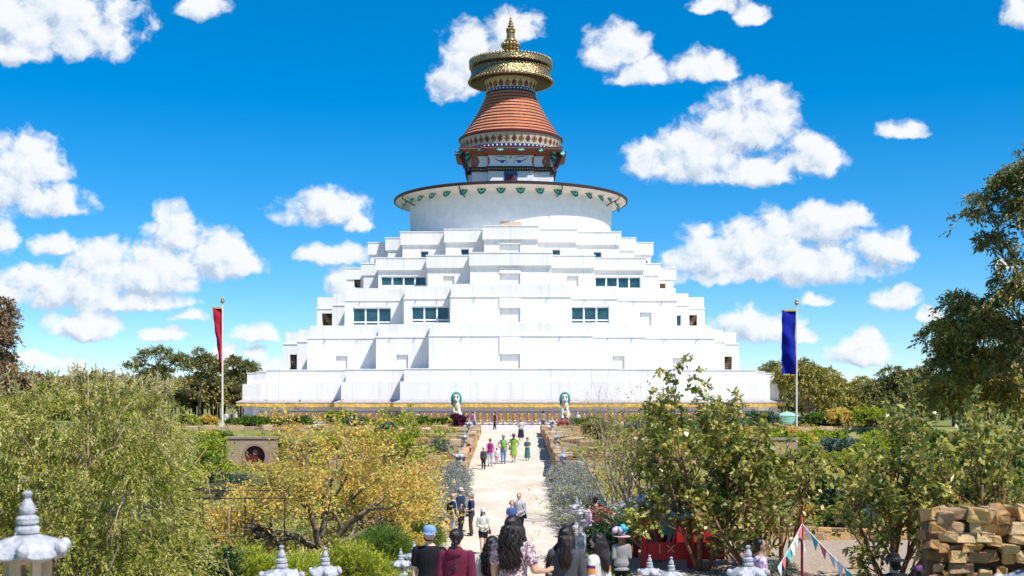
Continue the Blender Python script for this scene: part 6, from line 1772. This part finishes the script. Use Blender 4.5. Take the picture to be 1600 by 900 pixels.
    def shirt(mb):
        R_ = [(a, b+g, c+g) for a, b, c in TORSO if hem <= a <= .815]
        if hem < .455: R_ = [(hem, .102+g, .075+g), (.43, .100+g, .073+g)] + [(a, b+g*1.3, c+g*1.3) for a, b, c in TORSO if a <= .815]
        R_ += [(.828, .066+g*.6, .047+g*.4), (.838, .046, .042)]
        loft(mb, [(a*h, 0, -.004*h, b*h*wide, c*h*(1+(wide-1)*.8)) for a, b, c in R_])
        for k in 'lr':
            sh, el, wr, fd = J[k]
            if sl == 'none': continue
            if sl == 'short': capsule(mb, sh*h, sh.lerp(el,.62)*h, (.029+g)*h*wide, (.028+g)*h*wide)
            else:
                capsule(mb, sh*h, el*h, (.028+g)*h*wide, (.023+g)*h*wide); capsule(mb, el*h, el.lerp(wr,.92)*h, (.023+g)*h*wide, (.016+g)*h)
        if sl == 'hoodie':
            loft(mb, [(.775*h,0,-.066*h,.050*h,.018*h),(.80*h,0,-.070*h,.066*h,.032*h),(.83*h,0,-.056*h,.070*h,.040*h),(.85*h,0,-.035*h,.060*h,.040*h),(.862*h,0,-.03*h,.048*h,.030*h)])
    nm = {'coat':'coat','hoodie':'hooded_jacket','dress':'dress'}.get(sl, 'shirt')
    prim_remesh(nm, [shirt], v, tm, t, 3)
    # bottom
    kind, bc = bottom; bm_ = bc if isinstance(bc, bpy.types.Material) else fm(bc)
    def lower(mb):
        if kind in ('trousers', 'shorts'):
            loft(mb, [(a*h, 0, -.004*h, (b+.006)*h*wide, (c+.006)*h*(1+(wide-1)*.8)) for a, b, c in TORSO if a <= .575])
            for k in ('lleg', 'rleg'):
                hp, kn, an = J[k]
                if kind == 'shorts': capsule(mb, hp*h, hp.lerp(kn,.5)*h, .060*h*wide, .055*h*wide)
                else: capsule(mb, hp*h, kn*h, .058*h*wide, .042*h); capsule(mb, kn*h, (an+Vector((0,0,.008)))*h, .042*h, .034*h)
        else:
            z1 = {'skirt': .12, 'midskirt': .25, 'dress': .25, 'longdress': .10}[kind]
            loft(mb, [(z1*h,0,0,.135*h*wide,.115*h),(z1*h+.02*h,0,0,.134*h*wide,.114*h),(.40*h,0,0,.112*h*wide,.088*h),(.50*h,0,0,.106*h*wide,.078*h),(.58*h,0,0,.088*h*wide,.066*h),(.61*h,0,0,.084*h*wide,.062*h)], 24)
    prim_remesh({'trousers':'trousers','shorts':'shorts'}.get(kind, 'skirt'), [lower], v, bm_, t, 3)
    # hair
    hc, hl = hair
    rr = random.Random(int(px*7+D)); HM = HAIRM[hc]
    M3 = ht.to_3x3()
    if hl != 'none':
        if near and hl in ('long', 'wavy', 'braid', 'pony'):
            mb = MB()
            Lz = {'long': .70, 'wavy': .63, 'braid': .86, 'pony': .86}[hl]
            nl = 380 if hl in ('wavy', 'long') else 240
            for q in range(nl):
                ph = rr.uniform(-1.95, 1.95)        # around the head, 0 = straight back
                st = rr.uniform(.0, 2.2)
                mb.cur = rr.random()
                pts = []; wv = rr.uniform(0, 6.28); amp = (.013 if hl == 'wavy' else .004)*h
                sx, sy = math.sin(ph), -math.cos(ph)
                zend = (Lz + rr.gauss(0, .02) + .05*abs(ph)/1.95)*h if hl in ('wavy', 'long') else .885*h
                spread = 1.0 + rr.uniform(-.10, .26)*(1 if hl == 'wavy' else .5)
                n = 16
                for i in range(n+1):
                    u = i/n
                    if u < .35:
                        th = st*.25 + (PI/2 + .25 - st*.25)*(u/.35)
                        rx, ry, rz = .0545*h, .0625*h, .066*h
                        p = Vector((sx*math.sin(th)*rx, sy*math.sin(th)*ry - .004*h, .940*h + math.cos(th)*rz))
                        last = p
                    else:
                        f = (u-.35)/.65
                        zz_ = last.z + (zend-last.z)*f
                        e = math.sin(min(1, f*1.5)*PI/2)
                        if hl in ('wavy', 'long'):
                            rxx = (.0535 + (.020 if hl == 'wavy' else .006)*e)*h*spread; ryy = (.0625 + .030*e)*h*spread
                            p = Vector((sx*rxx, sy*ryy - .004*h, zz_))
                            if sy > -.2: p.y = min(p.y, .02*h)
                            p += Vector((math.sin(f*16+wv)*amp*f**.4, math.cos(f*13+wv)*amp*.7, 0))
                        else:
                            p = Vector((sx*.054*h*(1-.55*e), sy*.062*h - .006*h*e, zz_))
                    pts.append(M3 @ p if u < .5 else (M3 @ p).lerp(p, min(1, (u-.5)*3)))
                rad = [(.0048 + .0028*math.sin(PI*min(1, i/n*1.05)))*h*(.9 if i < n-1 else .3) for i in range(n+1)]
                mb.tube(pts, rad, 5)
            mb.ball(M3 @ Vector((0,-.008*h,.944*h)), 1, 18, 12, (.0525*h,.0585*h,.0635*h), M3.to_4x4())
            if hl == 'braid':
                for k in range(9):
                    zz_ = (.885-.028*k)*h; w = (.021-.0014*k)*h
                    for s in (-1, 1): mb.ball((s*.55*w, -.066*h-.002*k*h, zz_+s*.007*h), w, 8, 6, (.9,.8,1.25))
            if hl == 'pony':
                mb.tube([(0,-.062*h,.95*h),(0,-.09*h,.93*h),(0,-.09*h,.85*h),(0,-.08*h,.76*h)], [.014*h,.024*h,.022*h,.006*h], 8)
            if hl == 'long' and arms.get('wind'):
                for q in range(34):
                    a = rr.random(); p = Vector((-.045*h, -.03*h*a, (.90-.05*a)*h)); mb.cur = rr.random()
                    e = p + Vector((-.085-.05*rr.random(), -.03, -.13-.07*rr.random()))*h
                    mb.tube([p, p.lerp(e,.4)+Vector((-.008,0,-.012))*h, p.lerp(e,.75)+Vector((.004*rr.gauss(0,1),0,-.012))*h, e], [.007*h,.006*h,.005*h,.0015*h], 5)
            mb.build('hair', HM, t, smooth=True, fix=False)
        else:
            def hairf(mb):
                B = lambda c, r, s3: mb.ball(M3 @ Vector((c[0]*h, c[1]*h, c[2]*h)), r*h, 14, 10, s3, M3.to_4x4())
                B((0,-.016,.953), 1, (.054,.054,.055)); B((0,-.026,.925), 1, (.050,.040,.052))
                if hl in ('bob', 'long', 'wavy'):
                    zb_ = {'bob': .865, 'long': .76, 'wavy': .74}[hl]
                    loft(mb, [(zb_*h,0,-.056*h,.040*h,.014*h),((zb_+.04)*h,0,-.054*h,.058*h,.022*h),(.89*h,0,-.038*h,.056*h,.032*h),(.94*h,0,-.02*h,.054*h,.042*h)])
                if hl == 'curly':
                    for k in range(26):
                        a = rr.uniform(0, 2*PI); e = rr.uniform(-.5, 1.3); B((.052*math.cos(a)*math.cos(e), -.014+.046*math.sin(a)*math.cos(e) - (.02 if math.sin(a) > .4 else 0), .945+.055*math.sin(e)), .021, (1,1,1))
                if hl == 'bun': B((0,-.07,.965), .024, (1,1,1))
                if hl == 'pony': loft(mb, [(.82*h,0,-.085*h,.010*h,.010*h),(.87*h,0,-.088*h,.019*h,.017*h),(.93*h,0,-.075*h,.016*h,.016*h)], 10)
            prim_remesh('hair', [hairf], min(v, .014), HM, t, 2)
    # face
    if face or near:
        mb = MB(); W_ = lambda c: M3 @ Vector((c[0]*h, c[1]*h, c[2]*h))
        for s in (-1, 1):
            mb.ball(W_((s*.019,.0495,.940)), .0052*h, 8, 6, (1.3,.6,.75)); mb.tube([W_((s*.010,.0545,.952)), W_((s*.020,.0535,.954)), W_((s*.031,.0455,.950))], [.0015*h,.0024*h,.0012*h], 5)
        mb.build('eyes', M_lens, t, smooth=True)
        mb = MB(); mb.tube([W_((-.017,.048,.904)), W_((-.008,.0535,.900)), W_((.008,.0535,.900)), W_((.017,.048,.904))], [.001*h,.0042*h,.0042*h,.001*h], 6); mb.build('mouth', M_lip, t, smooth=True)
        if beard:
            mb = MB(); mb.tube([W_((-.012,.0555,.903)), W_((0,.0575,.902)), W_((.012,.0555,.903))], [.0012*h,.0026*h,.0012*h], 6); mb.build('smile', M_teeth, t, smooth=True)
    if beard:
        def bd(mb):
            for k in range(13):
                a = PI*k/12; mb.ball(M3 @ Vector((.0425*math.cos(a)*h, (.004+.040*math.sin(a))*h, (.905-.022*math.sin(a))*h)), .0115*h, 8, 6)
            for s in (-1, 1): mb.ball(M3 @ Vector((s*.012*h,.052*h,.911*h)), .006*h, 8, 6, (1.5,.8,.6))
        prim_remesh('beard', [bd], min(v, .010), HAIRM[beard], t, 2)
    if shades:
        mb = MB()
        for s in (-1, 1): mb.ball(M3 @ Vector((s*.020*h,.053*h,.940*h)), .013*h, 10, 7, (1.15,.45,.85)); mb.tube([M3 @ Vector((s*.030*h,.050*h,.942*h)), M3 @ Vector((s*.050*h,0,.940*h))], .0025*h, 5)
        mb.build('sunglasses', M_lens, t, smooth=True)
    if hat:
        kd, hcx = hat; hm_ = hcx if isinstance(hcx, bpy.types.Material) else fm(hcx)
        mb = MB(); Mh = Matrix.Translation((0, -.002*h, 0)) @ M3.to_4x4()
        if kd == 'cap':
            prof = [(.0575,.950),(.0585,.962),(.057,.982),(.048,1.000),(.030,1.012),(.008,1.016)]
            mb.lathe([(r*h, z_*h) for r, z_ in prof], 28)
            vs = []; n = 14
            for lay in (0, -.004):
                for i in range(n+1):
                    a = PI*i/n; vs.append((.054*h*math.cos(a), .030*h*math.sin(a)+.012*h, (.957+lay)*h)); vs.append((.052*h*math.cos(a), (.030*math.sin(a)+.062*math.sin(a)**.8+.012 if 0 < i < n else .012)*h, (.951-.012*math.sin(a)+lay)*h))
            q = 2*(n+1)
            fs = [(2*i,2*i+1,2*i+3,2*i+2) for i in range(n)] + [(q+2*i,q+2*i+2,q+2*i+3,q+2*i+1) for i in range(n)] + [(2*i+1,q+2*i+1,q+2*i+3,2*i+3) for i in range(n)]
            mb.add(vs, fs)
        elif kd in ('sun', 'wide'):
            w = .115 if kd == 'sun' else .15
            mb.lathe([(r*h, z_*h) for r, z_ in [(w,.955),(w,.961),(.09,.968),(.060,.968),(.058,.985),(.050,1.015),(.030,1.028),(.006,1.030)]], 30, mod=lambda r, z_, a: r*(1+.07*math.sin(2*a+.6)*(r > .08*h)))
        elif kd == 'beanie':
            mb.lathe([(r*h, z_*h) for r, z_ in [(.056,.945),(.060,.955),(.060,.985),(.046,1.010),(.025,1.024),(.005,1.028)]], 24)
        mb.v = [tuple(Mh @ Vector(p)) for p in mb.v]
        hobj = mb.build('hat', hm_, t, smooth=True, auto=50)
        if kd in ('sun', 'wide'):
            mb = MB(); mb.lathe([(.0595*h,.968*h),(.0605*h,.984*h),(.058*h,.986*h)], 26, cap=False); mb.v = [tuple(Mh @ Vector(p)) for p in mb.v]; mb.build('hat_band', M_dark, hobj, smooth=True)
    if pack:
        prim_remesh('backpack', [lambda mb: loft(mb, [(.56*h,0,-.105*h,.060*h,.030*h),(.60*h,0,-.112*h,.075*h,.042*h),(.70*h,0,-.112*h,.074*h,.044*h),(.77*h,0,-.102*h,.064*h,.034*h),(.80*h,0,-.088*h,.040*h,.02*h)])], min(v,.016), fm(pack), t, 3)
        mb = MB()
        for s in (-1, 1): mb.tube([(s*.055*h,-.075*h,.79*h),(s*.065*h,-.02*h,.838*h),(s*.070*h,.055*h,.79*h),(s*.075*h,.062*h,.70*h),(s*.09*h,.0*h,.64*h)], .008*h, 6)
        mb.build('straps', fm(pack), t, smooth=True)
    if bag:
        bc_, side = bag; bx = (.105*wide+.03)*side*h
        def bg(mb): loft(mb, [(.44*h,bx,.05*h,.022*h,.060*h),(.46*h,bx,.05*h,.034*h,.068*h),(.53*h,bx,.05*h,.026*h,.060*h),(.55*h,bx,.05*h,.012*h,.050*h)])
        prim_remesh('handbag', [bg], min(v,.014), fm(bc_), t, 2)
        mb = MB(); mb.tube([(bx,.095*h,.545*h),(bx*.6,.075*h,.70*h),(side*.05*h,.03*h,.845*h),(bx*.5,-.06*h,.74*h),(bx,.0*h,.545*h)], .006*h, 6); mb.build('strap', fm(bc_), t, smooth=True)
    if scarf:
        prim_remesh('scarf', [lambda mb: loft(mb, [(.50*h,.045*h,.085*h,.03*h,.012*h),(.66*h,.045*h,.080*h,.03*h,.014*h),(.80*h,.04*h,.055*h,.03*h,.018*h),(.845*h,.03*h,.02*h,.04*h,.04*h)])], min(v,.014), fm(scarf), t, 2)
    TALL[label] = h
    return t
W1 = (.62,.60,.58); CREAM = (.62,.55,.45); NAVY = (.02,.03,.10); JEAN = (.20,.30,.44); BLK = (.018,.018,.022); GREY = (.22,.22,.23)
# near the camera, on the upper steps
person('bearded man in a pale blue cap and black t-shirt smiling towards the steps', 671, 16.2, 1.76, 172, (BLK,'short'), ('trousers',BLK), 'fair', ('brown','short'), ('cap',(.20,.33,.55)), arms={'r':'down'}, wide=1.12, face=True, beard='auburn', head_turn=10, top_py=820)
person('woman in a maroon hooded top with a long black plait down her back', 713, 14.8, 1.70, -12, ((.15,.022,.05),'hoodie'), ('trousers',BLK), 'brown', ('black','braid'), wide=1.12, head_turn=12, top_py=827)
person('person in a cream top mostly hidden behind the long wavy haired woman', 769, 15.6, 1.56, -8, (CREAM,'long'), ('trousers',JEAN), 'tan', ('black','wavy'), wide=1.08, top_py=838)
person('woman with very long wavy dark hair in a pink floral dress with her forearm raised', 802, 13.6, 1.73, -22, (FLORAL,'short'), ('dress',FLORAL), 'tan', ('black','wavy'), arms={'r':'out'}, wide=1.14, head_turn=-6, top_py=806)
person('woman in a dark grey hooded jacket with windblown straight black hair', 885, 14.2, 1.60, -8, ((.075,.075,.082),'hoodie'), ('trousers',GREY), 'tan', ('black','long'), wide=1.06, arms={'wind':1}, head_turn=8, top_py=823)
gp = person('young woman in a white jacket with purple and orange sleeve bands, head turned left', 934, 14.6, 1.64, 50, ((.66,.62,.57),'long'), ('trousers',BLK), 'fair', ('black','long'), wide=1.0, head_turn=38, top_py=833)
for (f0, f1, c) in ((.30,.44,(.10,.03,.14)), (.46,.72,(.62,.24,.06))):   # bands around both upper sleeves
    for s in (-1, 1):
        sh = Vector((s*.100, -.004, .788)); el = sh+Vector((s*.022,-.012,-.165)); mb = MB(); h = TALL[gp['label']]
        mb.tube([sh.lerp(el,f0)*h, sh.lerp(el,f1)*h], [(.0400-.005*f0)*h,(.0400-.005*f1)*h], 20); mb.build('sleeve_band', fm(c), gp, smooth=True, auto=40)
person('person in a lilac print shirt and sunglasses in profile on the gravel', 1188, 20.5, 1.72, -88, (FLORAL2,'short'), ('trousers',BLK), 'brown', ('black','short'), shades=True, z=-1.46, face=True)
person('person in a black coat and black brimmed hat left of the stone wall', 1397, 20, 1.70, 8, (BLK,'coat'), ('trousers',BLK), 'fair', ('black','bob'), ('sun',BLK), z=-1.66)
person('person in a purple top just left of the corner stone wall', 1437, 20, 1.50, 0, ((.13,.06,.20),'long'), ('trousers',BLK), 'fair', ('black','bob'), ('beanie',(.16,.07,.22)), z=-1.66)
w_ = person('long haired woman in a grey coat wearing a tall pink and turquoise hat', 971, 33, 1.66, 8, ((.30,.29,.29),'coat'), ('trousers',BLK), 'fair', ('blond','long'), ('wide',(.62,.40,.44)), hem=.40, wide=1.12, arms={'l':'bent','r':'bent'})
mb = MB(); rr = random.Random(3)
for k in range(12): mb.ball((rr.gauss(.05,.07), rr.gauss(0,.06), 1.70+rr.uniform(0,.16)), rr.uniform(.05,.085), 9, 7, (1.2,1,.9))
mb.build('turquoise_ruffle', mat('turquoise_net', (.05,.38,.45), .7), w_, smooth=True)
mb = MB()
for k in range(6): mb.ball((rr.gauss(-.13,.04), rr.gauss(0,.06), 1.67+rr.uniform(0,.13)), rr.uniform(.05,.08), 9, 7)
mb.build('lilac_ruffle', mat('lilac_net', (.55,.42,.66), .7), w_, smooth=True)
person('bearded man in a teal shirt and dark open jacket inside the red shelter', 1043, 40.3, 1.72, 172, ((.10,.36,.46),'long'), ('trousers',BLK), 'fair', ('brown','short'), face=True, beard='brown')
# on the path by the hedges
person('woman in a navy top and peach cap with a black backpack beside the lantern', 708, 47.6, 1.62, -82, (NAVY,'short'), ('trousers',(.34,.44,.56)), 'fair', ('blond','bob'), ('cap',(.60,.40,.33)), pack=BLK, shades=True, face=True, scarf=(.30,.50,.52), wide=1.1)
person('tall man in a navy jacket and pale cap looking at a map with two women', 720, 48.4, 1.80, -120, ((.035,.05,.10),'long'), ('trousers',(.035,.03,.035)), 'fair', ('grey','short'), ('cap',(.55,.48,.47)), arms={'l':'bent'}, face=True, wide=1.1)
person('grey haired woman in navy t-shirt and brown trousers with a blue bag', 736, 47.4, 1.68, 96, ((.03,.04,.13),'short'), ('trousers',(.075,.05,.045)), 'fair', ('grey','bob'), arms={'l':'bent','r':'bent'}, bag=((.12,.17,.24), 1), face=True, wide=1.15)
person('girl in a white top, black shorts and white cap walking down the path', 755, 41.8, 1.58, 192, ((.64,.63,.58),'long'), ('shorts',BLK), 'fair', ('auburn','long'), ('cap',(.66,.67,.70)), arms={'l':'bent','r':'bent'}, bag=((.20,.06,.08), -1), stride=.45, face=True, shades=True)
person('curly haired child in a blue t-shirt leaning on a woman in grey', 799.5, 46.2, 1.46, 192, ((.07,.12,.32),'short'), ('shorts',(.45,.40,.36)), 'fair', ('auburn','curly'), face=True)
person('woman in a pale grey top with a black handbag next to the curly child', 811, 46.8, 1.70, 176, ((.44,.44,.47),'long'), ('trousers',BLK), 'fair', ('black','pony'), arms={'l':'bent'}, bag=(BLK, -1), face=True, shades=True, wide=1.15)
person('man in a red plaid shirt and black cap reaching out his arm over the hedge', 931, 44.5, 1.78, -42, (PLAIDR,'long'), ('shorts',BLK), 'tan', ('black','short'), ('cap',BLK), arms={'r':'point'}, bag=(BLK, 1))
person('woman in a dark cap and pale patterned top in front of the man in plaid', 919, 43.6, 1.64, -60, (FLORAL2,'long'), ('trousers',(.05,.055,.08)), 'fair', ('black','short'), ('cap',(.03,.05,.05)), arms={'r':'bent'})
# walking up by the terraces
person('teenager in dark grey with a pale hat at the left of the walking group', 755.5, 70.5, 1.30, -8, ((.075,.075,.085),'long'), ('trousers',(.04,.04,.05)), 'fair', ('grey','short'), ('beanie',(.50,.48,.46)), stride=.2)
person('woman in a magenta vest over a white top and pale jeans seen from behind', 766, 72, 1.66, -4, ((.42,.02,.22),'none'), ('trousers',(.48,.52,.60)), 'fair', ('blond','short'), stride=.25, arms={'r':'swing'})
person('small child in a red cap and pink trousers between two adults', 776, 73, .98, 4, ((.60,.55,.55),'long'), ('trousers',(.62,.30,.36)), 'fair', ('brown','short'), ('cap',(.55,.03,.03)))
person('man with a bright green backpack and blue jeans walking up the path', 786.5, 73.2, 1.75, 2, ((.30,.36,.34),'short'), ('trousers',(.16,.27,.42)), 'fair', ('grey','short'), ('sun',(.48,.45,.38)), pack=(.18,.42,.05), stride=.2, arms={'l':'akimbo'})
person('woman in a bright green dress and wide purple hat with hands on hips', 802.5, 74, 1.72, 10, ((.26,.42,.05),'short'), ('dress',(.26,.42,.05)), 'fair', ('brown','short'), ('wide',(.22,.08,.30)), arms={'l':'akimbo','r':'akimbo'}, bag=((.18,.03,.05), -1), stride=.3)
person('girl in a teal plaid dress and purple hat at the right of the walking group', 824, 75.2, 1.42, 176, (PLAIDG,'short'), ('skirt',PLAIDG), 'fair', ('auburn','bob'), ('beanie',(.30,.05,.22)), arms={'l':'bent','r':'bent'})
person('woman in a white blouse and long black skirt and straw hat coming down the path', 814, 92, 1.66, 178, (W1,'short'), ('skirt',(.035,.03,.045)), 'tan', ('brown','bob'), ('sun',(.55,.40,.26)), arms={'l':'bent','r':'fold'}, wide=1.1)
person('person in white and navy with a teal hat beside the boulder on the right terrace', 906, 65.2, 1.10, 186, ((.68,.68,.70),'long'), ('longdress',(.66,.66,.68)), 'fair', ('black','short'), ('beanie',(.10,.45,.38)), wide=1.2, pack=NAVY)
# along the prayer wheels
person('person in a pale blue jacket carrying a magenta bag right of the left snow lion', 741, 106.5, 1.62, -75, ((.45,.52,.62),'long'), ('trousers',(.03,.05,.10)), 'fair', ('black','short'), bag=((.40,.04,.20), -1), pack=(.40,.04,.25))
person('person in dark clothes with a pink backpack walking past the prayer wheels', 773, 105.6, 1.60, 80, ((.05,.03,.05),'long'), ('trousers',BLK), 'tan', ('black','short'), pack=(.60,.16,.20), stride=.4)
person('man in an olive tan jacket and jeans facing the prayer wheels', 848.5, 106.8, 1.68, 5, ((.30,.26,.17),'long'), ('trousers',(.05,.10,.18)), 'tan', ('black','short'))
person('child in navy and white standing left of the red pedestal', 862, 104.8, 1.12, 0, (NAVY,'long'), ('trousers',(.50,.50,.52)), 'fair', ('black','bob'))
person('woman in a long white dress with black hair right of the red pedestal', 903, 106.4, 1.60, 150, ((.70,.68,.70),'long'), ('longdress',(.68,.66,.68)), 'fair', ('black','long'))
person('dark haired person in a grey top behind the bushes left of the purple shrub', 654, 106.6, 1.60, 90, ((.34,.34,.38),'long'), ('trousers',BLK), 'fair', ('black','short'), arms={'l':'bent'})
person('person in white at the foot of the red banner pole', 353, 110, 1.62, -20, (W1,'long'), ('trousers',(.40,.36,.33)), 'fair', ('blond','short'))
person('person in dark navy at the left corner of the stupa', 362, 108.5, 1.66, 90, (NAVY,'long'), ('trousers',BLK), 'fair', ('black','short'))
person('person in a pale pink top right of the one in navy at the stupa corner', 369, 109, 1.58, -90, ((.62,.45,.42),'long'), ('trousers',(.55,.42,.38)), 'fair', ('blond','short'))
person('person in black seen above the far left terrace wall', 303, 104, 1.60, 20, (BLK,'long'), ('trousers',BLK), 'fair', ('black','short'))
person('person in white seen above the far left terrace wall', 293, 105, 1.56, -20, (W1,'long'), ('trousers',JEAN), 'fair', ('grey','short'))
person('person in a white shirt standing on the far right terrace under the eucalypts', 1302, 103, 1.62, 30, (W1,'long'), ('trousers',(.40,.40,.44)), 'fair', ('black','short'))
